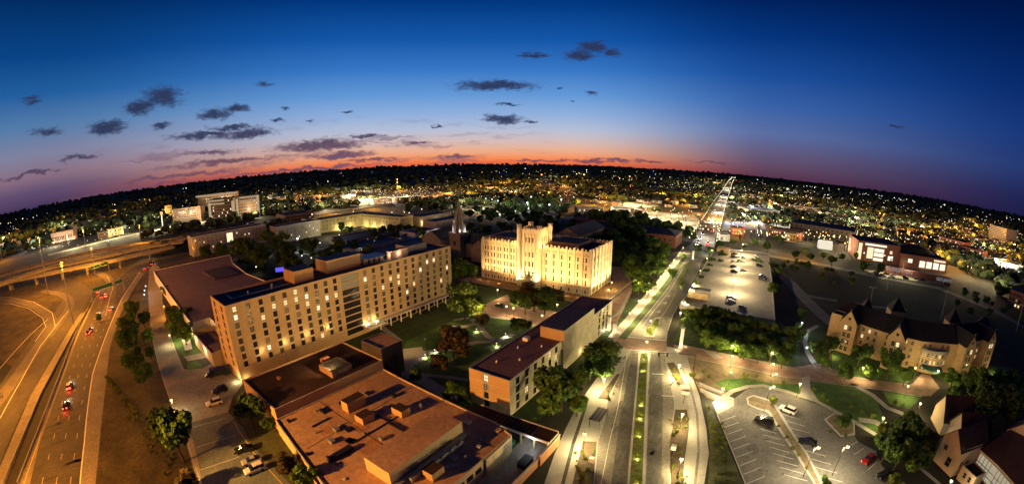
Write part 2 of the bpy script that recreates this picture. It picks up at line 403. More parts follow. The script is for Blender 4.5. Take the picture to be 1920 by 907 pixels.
def ribbon(name, pts, width, z, mat, world=False, raised=0.0, kind='structure', slabs=False):
    q = pts if world else [P(u, v, z if not raised else raised) for u, v in pts]
    L = []; R = []
    for i, p in enumerate(q):
        a = q[max(0, i-1)]; b = q[min(len(q)-1, i+1)]; dx, dy = b[0]-a[0], b[1]-a[1]; l = math.hypot(dx, dy) or 1
        w = width[i] if isinstance(width, (list, tuple)) else width
        L.append((p[0]-dy/l*w/2, p[1]+dx/l*w/2)); R.append((p[0]+dy/l*w/2, p[1]-dx/l*w/2))
    mb = MB()
    for i in range(len(q)-1):
        if raised:
            t = 1.2
            mb.face([(*R[i], raised), (*R[i+1], raised), (*L[i+1], raised), (*L[i], raised)])
            mb.face([(*L[i], raised-t), (*L[i+1], raised-t), (*R[i+1], raised-t), (*R[i], raised-t)])
            mb.face([(*R[i], raised-t), (*R[i+1], raised-t), (*R[i+1], raised), (*R[i], raised)])
            mb.face([(*L[i+1], raised-t), (*L[i], raised-t), (*L[i], raised), (*L[i+1], raised)])
        elif slabs:
            mb.prism([R[i], R[i+1], L[i+1], L[i]], 0, z)
        else:
            mb.face([(*R[i], z), (*R[i+1], z), (*L[i+1], z), (*L[i], z)])
    o = mb.build(name, mat)
    if kind: tag(o, None, None, None, kind)
    return o, L, R
def smoothpath(pts, k=4):
    out = []
    n = len(pts)
    for i in range(n-1):
        p0 = pts[max(0, i-1)]; p1 = pts[i]; p2 = pts[i+1]; p3 = pts[min(n-1, i+2)]
        for j in range(k):
            t = j/k
            out.append(tuple(.5*((2*p1[a])+(-p0[a]+p2[a])*t+(2*p0[a]-5*p1[a]+4*p2[a]-p3[a])*t*t+(-p0[a]+3*p1[a]-3*p2[a]+p3[a])*t**3) for a in (0, 1)))
    out.append(pts[-1]); return out
NL = [0]
def light(loc, power, col=(1, .78, .45), r=.25, spot=None, target=None, blend=.6):
    NL[0] += 1
    l = bpy.data.lights.new('lamp light', 'SPOT' if spot else 'POINT'); l.energy = power; l.color = col; l.shadow_soft_size = r
    o = bpy.data.objects.new('lamp_light', l); COL.objects.link(o); o.location = loc
    if spot:
        l.spot_size = math.radians(spot); l.spot_blend = blend
        o.rotation_euler = (Vector(target)-Vector(loc)).to_track_quat('-Z', 'Y').to_euler()
    return o
WARM = (1, .72, .32); WHITE = (.95, .97, 1); SOD = (1, .345, .028); PALE = (1, .82, .50)
ORD = ['first', 'second', 'third', 'fourth', 'fifth', 'sixth', 'seventh', 'eighth', 'ninth', 'tenth', 'eleventh', 'twelfth', 'thirteenth', 'fourteenth', 'fifteenth', 'sixteenth', 'seventeenth', 'eighteenth', 'nineteenth', 'twentieth']
# ---------------------------------------------------------------- ground, roads, walks
random.seed(7)
def ground():
    mb = MB(); rings = [0, 60, 130, 220, 350, 520, 750, 1050, 1300]+[1300*1.1**k for k in range(1, 27)]; n = 120
    def q(r, j):
        a = 2*math.pi*j/n; x, y = r*math.cos(a), r*math.sin(a); return (x, y, terrain(x, y))
    for i in range(len(rings)-1):
        for j in range(n):
            if i == 0: mb.face([(0, 0, 0), q(rings[1], j), q(rings[1], j+1)])
            else: mb.face([q(rings[i], j), q(rings[i+1], j), q(rings[i+1], j+1), q(rings[i], j+1)])
    tag(mb.build('ground', earth), None, None, None, 'structure')
ground()
surf('campus_lawn', [(-165, 84), (-48, 78), (-48, 205), (-160, 240)], .010, grass, world=True)
# --- highway in the west
surf('roadside_verge', [(179, 907), (190, 797), (206, 652), (225, 600), (262, 530), (280, 505), (277, 540), (283, 620), (297, 683), (320, 747), (345, 800), (376, 907)], .012, verge)
surf('interchange_ground', [(-60, 640), (-60, 510), (60, 500), (210, 480), (260, 500), (206, 652), (160, 640), (80, 720)], .008, verge)
surf('highway', [(36, 907), (92, 762), (146, 620), (176, 562), (192, 540), (215, 520), (245, 498), (280, 477), (300, 480), (280, 505), (252, 540), (225, 590), (206, 652), (190, 797), (179, 907)], .03, asphalt)
surf('highway_shoulder', [(150, 907), (158, 830), (174, 699), (202, 620), (228, 560), (262, 510), (270, 512), (248, 545), (225, 590), (206, 652), (190, 797), (179, 907)], .036, shoulder)
surf('highway_shoulder', [(36, 907), (60, 830), (92, 762), (146, 620), (176, 562), (179, 563), (150, 622), (102, 752), (74, 830), (56, 907)], .036, shoulder)
surf('highway_shoulder', [(6, 907), (76, 740), (139, 620), (160, 584), (150, 588), (128, 622), (58, 740), (-14, 907)], .036, shoulder)
ribbon('highway', smoothpath([(-60, 907), (-12, 800), (64, 670), (106, 610), (136, 572), (142, 552), (126, 536), (80, 524), (30, 517), (-40, 513)]), 27, .026, asphalt)
ribbon('highway_ramp', smoothpath([(-30, 561), (20, 562), (60, 572), (90, 590), (96, 612), (78, 640), (24, 715), (-40, 800)]), 9.5, .040, ramp_asphalt)
ribbon('highway_ramp', smoothpath([(80, 545), (112, 551), (130, 562), (128, 580), (110, 604), (88, 634)]), 8, .039, ramp_asphalt)
ribbon('highway_ramp', smoothpath([(150, 504), (188, 513), (208, 530), (207, 560), (196, 600)]), 8, .041, ramp_asphalt)
def line(px, w, mat=None, z=.05, world=False, name='lane_marking'):
    return ribbon(name, px, w, z, mat or paint_w, world=world)[0]
def lerp(a, b, t): return (a[0]+(b[0]-a[0])*t, a[1]+(b[1]-a[1])*t)
def dashes(px, w, on, off, mat=None, z=.05):
    q = [P(u, v) for u, v in px]; mb = MB(); t = 0
    for i in range(len(q)-1):
        a, b = q[i], q[i+1]; L = math.hypot(b[0]-a[0], b[1]-a[1]); d = ((b[0]-a[0])/L, (b[1]-a[1])/L); n = (-d[1]*w/2, d[0]*w/2)
        x = -(t % (on+off))
        while x < L:
            s, e = max(0, x), min(x+on, L)
            if e > s+.2:
                A = (a[0]+d[0]*s, a[1]+d[1]*s); B = (a[0]+d[0]*e, a[1]+d[1]*e)
                mb.face([(A[0]-n[0], A[1]-n[1], z), (B[0]-n[0], B[1]-n[1], z), (B[0]+n[0], B[1]+n[1], z), (A[0]+n[0], A[1]+n[1], z)])
            x += on+off
        t += L
    tag(mb.build('lane_marking', mat or paint_w), None, None, None, 'structure')
wl = [(150, 907), (158, 830), (174, 699), (202, 620), (228, 560), (262, 510)]
bl = [(38, 907), (66, 830), (110, 699), (147, 620), (174, 560), (246, 500)]
line(wl, .45); line([lerp(a, b, .06) for a, b in zip(bl, wl)], .3, paint_y)
for f in (.36, .6, .84): dashes([lerp(a, b, f) for a, b in zip(bl, wl)], .25, 3.5, 9, M('worn lane paint', (.4, .38, .33)))
line([(0, 784), (40, 712), (76, 648), (98, 620), (128, 582)], .4); line([(-40, 760), (0, 690), (56, 628), (90, 598)], .4)
line([(-60, 556), (20, 557), (64, 566), (98, 586), (104, 612)], .35, z=.055)
line([(-30, 568), (20, 569), (54, 578), (80, 596), (86, 612), (66, 640)], .35, z=.055)
line([(201, 518), (212, 539), (206, 557), (198, 591)], .35, z=.055)
surf('highway_median', [(6, 907), (76, 740), (139, 620), (163, 582), (172, 560), (178, 556), (175, 566), (146, 620), (92, 762), (36, 907)], .04, M('dark ballast', (.02, .018, .016), .9))
t = thing('median_barrier', 'twin concrete median barrier with a dark gap running down the highway', 'barrier', (*P(90, 720), 0))
for pts in ([(8, 907), (78, 740), (141, 620), (165, 582), (173, 560)], [(35, 907), (91, 762), (145, 620), (172, 566), (177, 556)]):
    q = [P(u, v) for u, v in dense(pts, False)]; mb = MB()
    for i in range(len(q)-1):
        mb.obox(((q[i][0]+q[i+1][0])/2, (q[i][1]+q[i+1][1])/2), (q[i+1][0]-q[i][0], q[i+1][1]-q[i][1]), math.hypot(q[i+1][0]-q[i][0], q[i+1][1]-q[i][1])+.02, .5, 0, 1.0)
    mb.build('barrier_wall', M('barrier concrete', (.2, .19, .17)), t)
# viaducts
def viaduct(label, pts, width, z, piers):
    q = [P(u, v, z) for u, v in smoothpath(pts)]
    t = thing('highway_viaduct', label, 'viaduct', (*q[len(q)//2], 0), 'viaducts crossing the interchange')
    o, L, R = ribbon('deck', q, width, z, asphalt_old, world=True, raised=z, kind=None); 
    me = o.data
    for vtx in me.vertices: vtx.co.x -= t.location.x; vtx.co.y -= t.location.y
    o.parent = t
    for S_ in (L, R):
        mb = MB()
        for i in range(len(S_)-1):
            a, b = S_[i], S_[i+1]; mb.obox(((a[0]+b[0])/2, (a[1]+b[1])/2), (b[0]-a[0], b[1]-a[1]), math.hypot(b[0]-a[0], b[1]-a[1])+.02, .45, z-1.3, z+.95)
        mb.build('parapet', road_conc, t)
    for k in piers:
        i = min(len(q)-2, int(k*len(q))); a = q[i]; b = q[i+1]; d = (b[0]-a[0], b[1]-a[1]); l = math.hypot(*d); d = (d[0]/l, d[1]/l); n = (-d[1], d[0]); mb = MB()
        for s in (-1, 0, 1): mb.cyl((a[0]+n[0]*s*width*.3, a[1]+n[1]*s*width*.3), .7, .7, 0, z-2.2, 8)
        mb.obox(a, n, width*.85, 1.5, z-2.25, z-1.25)
        mb.build('pier', road_conc, t)
viaduct('upper viaduct crossing behind the others, brightest lit by sodium lamps', [(-60, 532), (0, 515), (52, 502), (105, 488), (168, 473), (230, 462), (320, 450), (400, 436), (480, 420)], 17, 9, (.2, .4, .6, .8))
viaduct('middle viaduct between the two other decks over the interchange', [(-60, 552), (0, 532), (84, 504), (147, 490), (209, 477), (262, 465), (345, 452)], 13, 8.5, (.22, .3, .45, .6, .75))
viaduct('lowest viaduct nearest the camera with piers over the ramps', [(-40, 548), (17, 528), (84, 514), (147, 501), (209, 489), (262, 476), (325, 462)], 10, 8, (.16, .3, .42, .55, .7, .85))
# --- side street and parking beside the tall dormitory
surf('side_street', [(281, 490), (299, 500), (303, 525), (305, 566), (316, 620), (326, 648), (345, 696), (330, 730), (345, 790), (376, 850), (385, 907), (370, 907), (345, 812), (318, 747), (297, 683), (282, 620), (277, 540)], .03, road_conc)
surf('parking_pavement', [(316, 714), (345, 692), (380, 690), (420, 668), (440, 690), (456, 718), (436, 745), (428, 772), (354, 793), (330, 762)], .034, road_conc)
surf('parking_pavement', [(354, 793), (428, 772), (455, 800), (475, 838), (505, 868), (545, 907), (380, 907), (366, 840)], .032, M('shade tinted asphalt', (.12, .14, .135), .85, .25, .15))  # bluish tone of mixed lamplight and tree shade put into the colour
surf('path', [(345, 668), (385, 660), (396, 668), (352, 677)], .04, walk_conc)
surf('grass_patch', [(318, 640), (330, 622), (362, 606), (396, 658), (345, 670), (330, 650)], .02, lawn)
surf('grass_patch', [(350, 680), (368, 676), (382, 688), (352, 694)], .045, lawn)
surf('grass_patch', [(455, 800), (440, 745), (462, 722), (620, 907), (545, 907), (505, 868), (475, 838)], .02, M('planting strip', (.06, .065, .025), .95, .5, .2))
line([(318, 750), (345, 808), (378, 907)], .3, kerb, .06, name='kerb'); line([(438, 790), (474, 846), (530, 907)], .3, paint_y, .06, name='kerb'); line([(283, 620), (297, 683), (318, 747)], .3, kerb, .06, name='kerb')
line([(316, 620), (326, 648), (345, 694)], .3, kerb, .06, name='kerb')
for a, b in (((362, 800), (425, 783)), ((376, 880), (450, 855)), ((368, 838), (440, 815))): line([a, b], .15, paint_w, .06)
# --- boulevard, southern half
surf('promenade_pavement', [(1020, 907), (1040, 850), (1062, 800), (1080, 765), (1100, 735), (1125, 700), (1150, 668), (1172, 636), (1285, 655), (1297, 701), (1311, 740), (1324, 803), (1329, 850), (1320, 907)], .02, walk_conc)
surf('boulevard_road', [(1114, 907), (1120, 830), (1133, 790), (1139, 749), (1164, 698), (1186, 650), (1198, 657), (1176, 907)], .03, blvd_conc)
surf('boulevard_lane', [(1146, 907), (1160, 800), (1174, 720), (1186, 662), (1197, 662), (1186, 790), (1174, 907)], .035, lane_asphalt)
surf('boulevard_road', [(1210, 907), (1219, 657), (1245, 657), (1252, 700), (1264, 754), (1257, 830), (1254, 907)], .03, blvd_conc)
surf('boulevard_lane', [(1212, 907), (1220, 662), (1238, 662), (1243, 740), (1240, 907)], .035, lane_asphalt)
surf('median_bed', [(1176, 907), (1187, 780), (1198, 659), (1219, 659), (1213, 780), (1209, 907)], 0, kerb, slab=.14)
surf('median_planting', [(1180, 907), (1191, 780), (1201, 662), (1215, 662), (1209, 780), (1204, 907)], .16, M('median planting', (.10, .12, .03), .95, .5, .4, bump=.4))
surf('curved_path', [(1283, 907), (1287, 857), (1296, 803), (1288, 749), (1268, 705), (1250, 661), (1262, 664), (1276, 676), (1297, 701), (1317, 769), (1324, 803), (1329, 850), (1320, 907)], 0, walk_conc, slab=.12)
line([(1303, 907), (1310, 844), (1307, 776), (1294, 722), (1280, 691)], .7, asphalt_old, .14, name='path_strip')
line([(1264, 907), (1264, 830), (1274, 770)], .25, kerb, .05, name='kerb')
surf('planting_bed', [(1258, 907), (1256, 830), (1266, 768), (1288, 768), (1292, 803), (1282, 871), (1281, 907)], 0, soil, slab=.16)
surf('planting_bed', [(1073, 907), (1093, 827), (1119, 828), (1112, 907)], 0, soil, slab=.16)
surf('planting_bed', [(1121, 746), (1156, 702), (1163, 700), (1138, 748)], 0, soil, slab=.16)
surf('planting_bed', [(1250, 681), (1263, 679), (1272, 692), (1284, 720), (1272, 722), (1262, 705)], 0, soil, slab=.16)
line([(1055, 907), (1062, 880), (1075, 830), (1097, 764)], .9, asphalt, .04, name='path_strip')
line([(1114, 907), (1120, 830), (1133, 790), (1139, 749), (1164, 698), (1186, 650)], .25, kerb, .07, name='kerb'); line([(1127, 907), (1142, 830), (1158, 766), (1176, 661)], .15, paint_w, .05)
line([(1240, 741), (1264, 742)], .3, paint_w, .05); line([(1222, 700), (1245, 701)], .3, paint_w, .05); line([(1152, 668), (1196, 671)], .25, asphalt, .05)
for v in (760, 800, 850, 890):
    line([(1062+(907-v)*.26, v), (1098+(907-v)*.2, v+1)], .06, asphalt_old, .05, name='pavement_joint')
    line([(1287, v), (1326, v+1)], .06, asphalt_old, .14, name='pavement_joint')
surf('brick_crossing', [(1148, 622), (1174, 632), (1250, 639), (1250, 659), (1177, 655), (1150, 646)], .055, brick_pave)
line([(1174, 631), (1250, 638)], .45, paint_w, .065); line([(1177, 655), (1250, 660)], .45, paint_w, .065)
# --- boulevard, northern half
surf('boulevard_road', [(1174, 636), (1180, 624), (1211, 585), (1241, 549), (1272, 501), (1287, 486), (1316, 488), (1306, 515), (1282, 554), (1262, 590), (1252, 620), (1250, 641)], .03, asphalt_old)
surf('boulevard_road', [(1174, 634), (1180, 624), (1200, 599), (1262, 592), (1252, 620), (1250, 641)], .034, road_conc)
surf('median_bed', [(1205, 632), (1229, 595), (1240, 594), (1226, 632)], 0, kerb, slab=.14)
surf('median_planting', [(1209, 629), (1230, 598), (1237, 598), (1224, 629)], .16, MC['median planting'])
surf('median_bed', [(1269, 542), (1271, 525), (1285, 496), (1298, 487), (1278, 537)], 0, MC['median planting'], slab=.14)
ribbon('promenade_pavement', [(1150, 634), (1181, 600), (1214, 558), (1240, 527), (1264, 495), (1284, 466)], 5.2, .03, walk_conc)
ribbon('planting_bed', [(1166, 634), (1196, 599), (1226, 562), (1252, 530), (1272, 496)], 3.2, .15, M('hedge bed', (.05, .08, .02), .95, .5, .4), slabs=True)
line([(1180, 624), (1211, 585), (1241, 549), (1272, 501)], .3, kerb, .07, name='kerb'); line([(1252, 620), (1262, 590), (1282, 554), (1306, 515), (1316, 488)], .3, kerb, .07, name='kerb')
line([(1199, 618), (1226, 582), (1256, 545), (1279, 505)], .2, paint_w, .05); line([(1240, 594), (1256, 570), (1270, 542)], .25, paint_y, .05); line([(1192, 615), (1220, 580), (1250, 543), (1275, 503)], .18, paint_w, .05)
for (u, v) in ((1254, 555), (1248, 568), (1236, 584)):   # turn arrows
    x, y = P(u, v); mb = MB(); mb.face([(x-.2, y-1.8, .06), (x+.2, y-1.8, .06), (x+.2, y+.6, .06), (x-.2, y+.6, .06)]); mb.face([(x-.8, y+.6, .06), (x+.8, y+.6, .06), (x, y+1.9, .06)]); mb.face([(x-1.5, y-1.0, .064), (x-.2, y-1.0, .064), (x-.2, y-.5, .064), (x-1.5, y-.5, .064)])
    tag(mb.build('turn_arrow', paint_w), None, None, None, 'structure')
surf('intersection', [(1284, 488), (1276, 470), (1298, 455), (1345, 462), (1330, 478), (1316, 490)], .036, asphalt_old)
ribbon('boulevard_road', [(-44, 372), (-52, 480), (-57, 634), (-77, 979), (-100, 1380)], 22, .06, road_conc, world=True)
def tribbon(name, pts, w, mat, dz=.4):
    mb = MB()
    out = []
    for i in range(len(pts)-1):
        a, b = pts[i], pts[i+1]; L = math.hypot(b[0]-a[0], b[1]-a[1]); k = max(1, int(L/60))
        for j in range(k): out.append(lerp(a, b, j/k))
    out.append(pts[-1]); Z = [terrain(*p)+dz for p in out]
    for i in range(len(out)-1):
        a, b = out[i], out[i+1]; dx, dy = b[0]-a[0], b[1]-a[1]; l = math.hypot(dx, dy); n = (-dy/l*w/2, dx/l*w/2)
        mb.face([(a[0]-n[0], a[1]-n[1], Z[i]), (b[0]-n[0], b[1]-n[1], Z[i+1]), (b[0]+n[0], b[1]+n[1], Z[i+1]), (a[0]+n[0], a[1]+n[1], Z[i])])
    tag(mb.build(name, mat), None, None, None, 'structure')
tribbon('boulevard_road', [(-100, 1380), (-126, 1988), (-243, 4935)], 22, road_conc, 1.5)
# --- brick promenade to the east, tan beds, car park
surf('mulch_ground', [(1262, 664), (1300, 650), (1500, 690), (1508, 745), (1443, 742), (1402, 722), (1362, 732), (1350, 752), (1326, 745), (1311, 730), (1297, 701)], .012, mulch)
surf('brick_promenade', [(1262, 646), (1281, 647), (1308, 654), (1402, 673), (1477, 690), (1519, 683), (1545, 684), (1595, 706), (1702, 721), (1712, 718), (1728, 700), (1744, 703), (1762, 727), (1745, 742), (1728, 742), (1660, 730), (1595, 722), (1516, 712), (1477, 708), (1385, 687), (1314, 674), (1274, 664)], .04, brick_pave)
for pts in ([(1281, 646), (1308, 653), (1402, 672), (1477, 689)], [(1274, 664), (1314, 674), (1385, 687), (1477, 708)], [(1575, 702), (1640, 712), (1702, 720)], [(1516, 713), (1595, 723), (1660, 731), (1728, 743)]): line(pts, .6, walk_conc, .05, name='promenade_edging')
line([(1510, 655), (1520, 676), (1530, 688), (1545, 692), (1560, 700), (1575, 703)], .9, walk_conc, .055, name='promenade_edging')
mb = MB(); c = P(1542, 690)
for i in range(24):
    a0, a1 = i*math.pi/12, (i+1)*math.pi/12
    mb.face([(c[0]+3.2*math.cos(a0), c[1]+3.2*math.sin(a0), .07), (c[0]+3.2*math.cos(a1), c[1]+3.2*math.sin(a1), .07), (c[0]+3.9*math.cos(a1), c[1]+3.9*math.sin(a1), .07), (c[0]+3.9*math.cos(a0), c[1]+3.9*math.sin(a0), .07)])
tag(mb.build('promenade_edging', walk_conc), None, None, None, 'structure')
surf('path', [(1314, 652), (1345, 663), (1356, 672), (1340, 672), (1328, 664)], .045, walk_conc)
surf('grass_patch', [(1341, 718), (1358, 710), (1402, 708), (1443, 718), (1504, 720), (1502, 739), (1443, 726), (1402, 723), (1362, 732)], .02, lawn)
surf('grass_patch', [(1520, 716), (1600, 724), (1640, 745), (1662, 790), (1640, 812), (1560, 768), (1536, 752), (1522, 730)], .02, lawn)
surf('grass_patch', [(1655, 733), (1728, 745), (1705, 766), (1668, 757)], .02, lawn)
surf('grass_patch', [(1560, 690), (1545, 600), (1500, 620), (1512, 655), (1530, 680)], .016, grass)
surf('grass_patch', [(1560, 700), (1700, 718), (1730, 690), (1780, 720), (1900, 745), (1900, 690), (1560, 650)], .014, lawn)
surf('grass_patch', [(1322, 751), (1331, 820), (1328, 907), (1394, 907), (1345, 790), (1337, 772)], .014, M('dry planting', (.07, .075, .03), .95, .55, .3, bump=.4))
surf('grass_patch', [(1262, 640), (1300, 560), (1460, 600), (1500, 640), (1500, 690), (1402, 671), (1308, 652)], .01, grass)
surf('car_park', [(1345, 777), (1375, 748), (1402, 728), (1430, 726), (1477, 738), (1530, 756), (1563, 772), (1545, 786), (1575, 819), (1601, 816), (1610, 828), (1642, 845), (1655, 875), (1700, 907), (1398, 907)], .03, asphalt_old)
surf('path', [(1336, 754), (1357, 738), (1376, 746), (1376, 760), (1345, 777)], .04, walk_conc)
line([(1352, 748), (1372, 733), (1402, 724), (1432, 722), (1477, 734), (1530, 751), (1560, 767), (1600, 789), (1642, 814)], 2.0, walk_conc, .045, name='path')
line([(1345, 777), (1398, 907)], .35, kerb, .06, name='kerb'); line([(1575, 700), (1575, 700.5)], .1, kerb, .06, name='kerb')
surf('path', [(1503, 708), (1518, 703), (1520, 728), (1538, 756), (1500, 743)], .042, walk_conc)
line([(1596, 718), (1636, 740), (1664, 764), (1694, 775)], 2.6, walk_conc, .04, name='path')
line([(1610, 786), (1640, 790), (1660, 800)], 3, walk_conc, .042, name='path')
line([(1534, 610), (1512, 622), (1509, 640), (1514, 660), (1527, 680)], 2.4, walk_conc, .045, name='path')
line([(1706, 854), (1730, 880), (1762, 907)], 1.6, walk_conc, .04, name='path')
surf('parking_island', [(1399, 746), (1412, 740), (1443, 749), (1447, 758), (1456, 759), (1490, 816), (1514, 850), (1545, 907), (1526, 907), (1497, 860), (1463, 810), (1440, 773), (1418, 766), (1402, 758)], 0, kerb, slab=.14)
surf('island_mulch', [(1403, 747), (1412, 743), (1441, 752), (1452, 763), (1487, 818), (1511, 852), (1538, 907), (1530, 907), (1500, 858), (1467, 809), (1442, 770), (1419, 764), (1404, 757)], .16, mulch)
surf('parking_island', [(1545, 786), (1565, 772), (1602, 790), (1603, 815), (1576, 819)], 0, kerb, slab=.14)
surf('island_mulch', [(1549, 787), (1566, 775), (1599, 791), (1600, 812), (1577, 816)], .16, mulch)
def stalls(a0, a1, b0, b1, n):
    A0, A1, B0, B1 = P(*a0), P(*a1), P(*b0), P(*b1)
    for i in range(n): 
        t = i/(n-1); p, q = lerp(A0, B0, t), lerp(A1, B1, t); ribbon('stall_line', [p, q], .17, .05, paint_w, world=True)
stalls((1353, 788), (1380, 779), (1400, 906), (1434, 892), 9)
stalls((1424, 803), (1456, 812), (1470, 889), (1514, 901), 8)
stalls((1463, 775), (1500, 786), (1532, 890), (1580, 903), 9)
stalls((1588, 838), (1608, 827), (1640, 896), (1656, 880), 5)
# --- hall plaza and lawns
surf('hall_terrace', [(-160, 187), (-78, 187), (-70, 194), (-70, 238), (-81, 238), (-81, 199), (-153, 199), (-160, 199)], 0, M('terrace bed', (.28, .17, .08), .9, .4, .5), world=True, slab=.5)
line([(-161, 186.2), (-77.5, 186.2), (-69, 194), (-69, 240)], 1.2, walk_conc, .56, True, 'path')
surf('brick_plaza', [(905, 572), (950, 552), (1000, 572), (1060, 590), (1040, 606), (1010, 618), (965, 596), (915, 594), (895, 590)], .035, M('pink brick paving', (.34, .2, .15), .85, .2, .5))
surf('hall_drive', [(1141, 498), (1180, 503), (1186, 545), (1165, 590), (1150, 618), (1120, 606), (1110, 590), (1138, 562), (1152, 535)], .03, brick_pave)
line([(1146, 528), (1140, 560), (1108, 592)], 1.5, walk_conc, .045, name='path'); line([(1184, 540), (1163, 585), (1140, 600), (1110, 610)], 1.5, walk_conc, .045, name='path')
surf('quad_lawn', [(760, 640), (850, 600), (900, 592), (1000, 602), (1012, 612), (960, 650), (880, 700), (872, 755), (780, 730), (752, 690)], .02, lawn)
for pts, w_ in (([(745, 672), (797, 660), (850, 654), (893, 641), (931, 640), (962, 626)], 3), ([(886, 598), (900, 612), (914, 630), (931, 640)], 2.5), ([(840, 612), (870, 612), (893, 606)], 3), ([(850, 600), (900, 592), (960, 598), (1010, 612)], 2), ([(770, 700), (830, 705), (878, 712)], 2)):
    line(pts, w_, walk_conc, .04, name='path')
surf('quad_pavement', [(748, 655), (790, 650), (800, 668), (775, 686), (800, 706), (850, 735), (862, 748), (835, 748), (790, 722), (752, 705)], .038, walk_conc)
line([(560, 585), (700, 600), (750, 640)], 3, walk_conc, .03, name='path')
surf('service_yard', [(-47.5, 45), (-39.5, 45), (-39.5, 79), (-47.5, 79)], .03, road_conc, world=True)
line([(-46.7, 45), (-46.7, 70)], .3, paint_y, .06, True)
# --- farther ground
surf('sports_field', [(1450, 488), (1620, 505), (1800, 545), (1925, 605), (1925, 650), (1760, 600), (1540, 600), (1500, 560), (1470, 520)], .01, M('night field', (.016, .028, .01), .95, .4, .05))
ribbon('campus_road', [(1446, 500), (1480, 528), (1506, 556), (1530, 580), (1560, 606), (1600, 620)], 9, .03, asphalt_old)
ribbon('campus_road', [(1500, 552), (1560, 562), (1640, 575), (1700, 580)], 5, .032, asphalt_old)
ribbon('cross_street', [(1240, 440), (1345, 464), (1440, 479), (1550, 498), (1640, 518)], 11, .04, asphalt_old)
ribbon('cross_street', [(1640, 518), (1760, 540), (1860, 580), (1925, 615)], 9, .04, asphalt_old)
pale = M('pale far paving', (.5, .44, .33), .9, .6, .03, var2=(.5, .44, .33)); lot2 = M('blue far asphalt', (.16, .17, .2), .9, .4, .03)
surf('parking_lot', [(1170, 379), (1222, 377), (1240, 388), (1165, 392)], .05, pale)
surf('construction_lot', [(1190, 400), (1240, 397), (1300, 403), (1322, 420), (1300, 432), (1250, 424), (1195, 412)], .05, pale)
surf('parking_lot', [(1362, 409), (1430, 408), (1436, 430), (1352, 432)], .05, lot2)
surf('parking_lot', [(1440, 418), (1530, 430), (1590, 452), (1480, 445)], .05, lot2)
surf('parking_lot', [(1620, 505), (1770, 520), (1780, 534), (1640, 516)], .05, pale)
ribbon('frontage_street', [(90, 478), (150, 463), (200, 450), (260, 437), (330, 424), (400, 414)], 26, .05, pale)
ribbon('far_highway', [(480, 420), (600, 399), (720, 384), (800, 371), (880, 356), (980, 346)], 30, .08, asphalt_old)
ribbon('far_street', [(860, 392), (960, 398), (1060, 408), (1150, 400), (1200, 380)], 12, .07, road_conc)
ribbon('far_street', [(1352, 400), (1250, 372), (1180, 352)], 12, .07, road_conc)
ribbon('far_street', [(1700, 400), (1800, 435), (1925, 490)], 16, .07, road_conc)
ribbon('far_street', [(1560, 390), (1640, 420), (1700, 440), (1925, 500)], 12, .07, road_conc)
ribbon('courtyard_path', [(440, 470), (520, 468), (600, 480), (700, 478), (800, 470), (850, 500)], 4, .03, walk_conc)

rp_ = random.Random(61)
def patches(n, u0, u1, v0, v1, z, mat, test, a_, b_, name='asphalt_patch'):
    mb = MB()
    for _ in range(n):
        u, v = rp_.uniform(u0, u1), rp_.uniform(v0, v1)
        if not test(u, v): continue
        x, y = P(u, v); w_, h_ = rp_.uniform(*a_), rp_.uniform(*b_); k = rp_.randint(6, 9); ph = rp_.uniform(0, 6)
        mb.face([(x+w_*math.cos(i*6.283/k+ph)*rp_.uniform(.7, 1.1), y+h_*math.sin(i*6.283/k+ph)*rp_.uniform(.7, 1.1), z) for i in range(k)])
    if mb.f: tag(mb.build(name, mat), None, None, None, 'structure')
inlot = lambda u, v: (1345+(v-777)*.41 < u < 1400+(v-777)*1.05+60) and v > 735
patches(70, 1350, 1640, 740, 905, .0345, M('oil stained asphalt', (.085, .08, .07), .6, .2, .3), inlot, (.3, .9), (.3, .9), 'oil_stain')
patches(10, 1350, 1640, 740, 905, .0335, M('repaired asphalt', (.11, .105, .095), .8, .2, .3), inlot, (1.5, 3), (2, 5))
patches(30, 1150, 1190, 670, 905, .0385, M('repaired asphalt', (.11, .105, .095)), lambda u, v: True, (.3, .8), (.8, 3)); patches(26, 1216, 1240, 670, 905, .0385, MC['repaired asphalt'], lambda u, v: True, (.3, .8), (.8, 3))
patches(60, 50, 170, 640, 905, .0335, M('dark highway patch', (.03, .027, .024), .8, .2, .3), lambda u, v: u > 60+(905-v)*.33 and u < 150+(v-905)*-.05, (.5, 1.4), (2, 7))
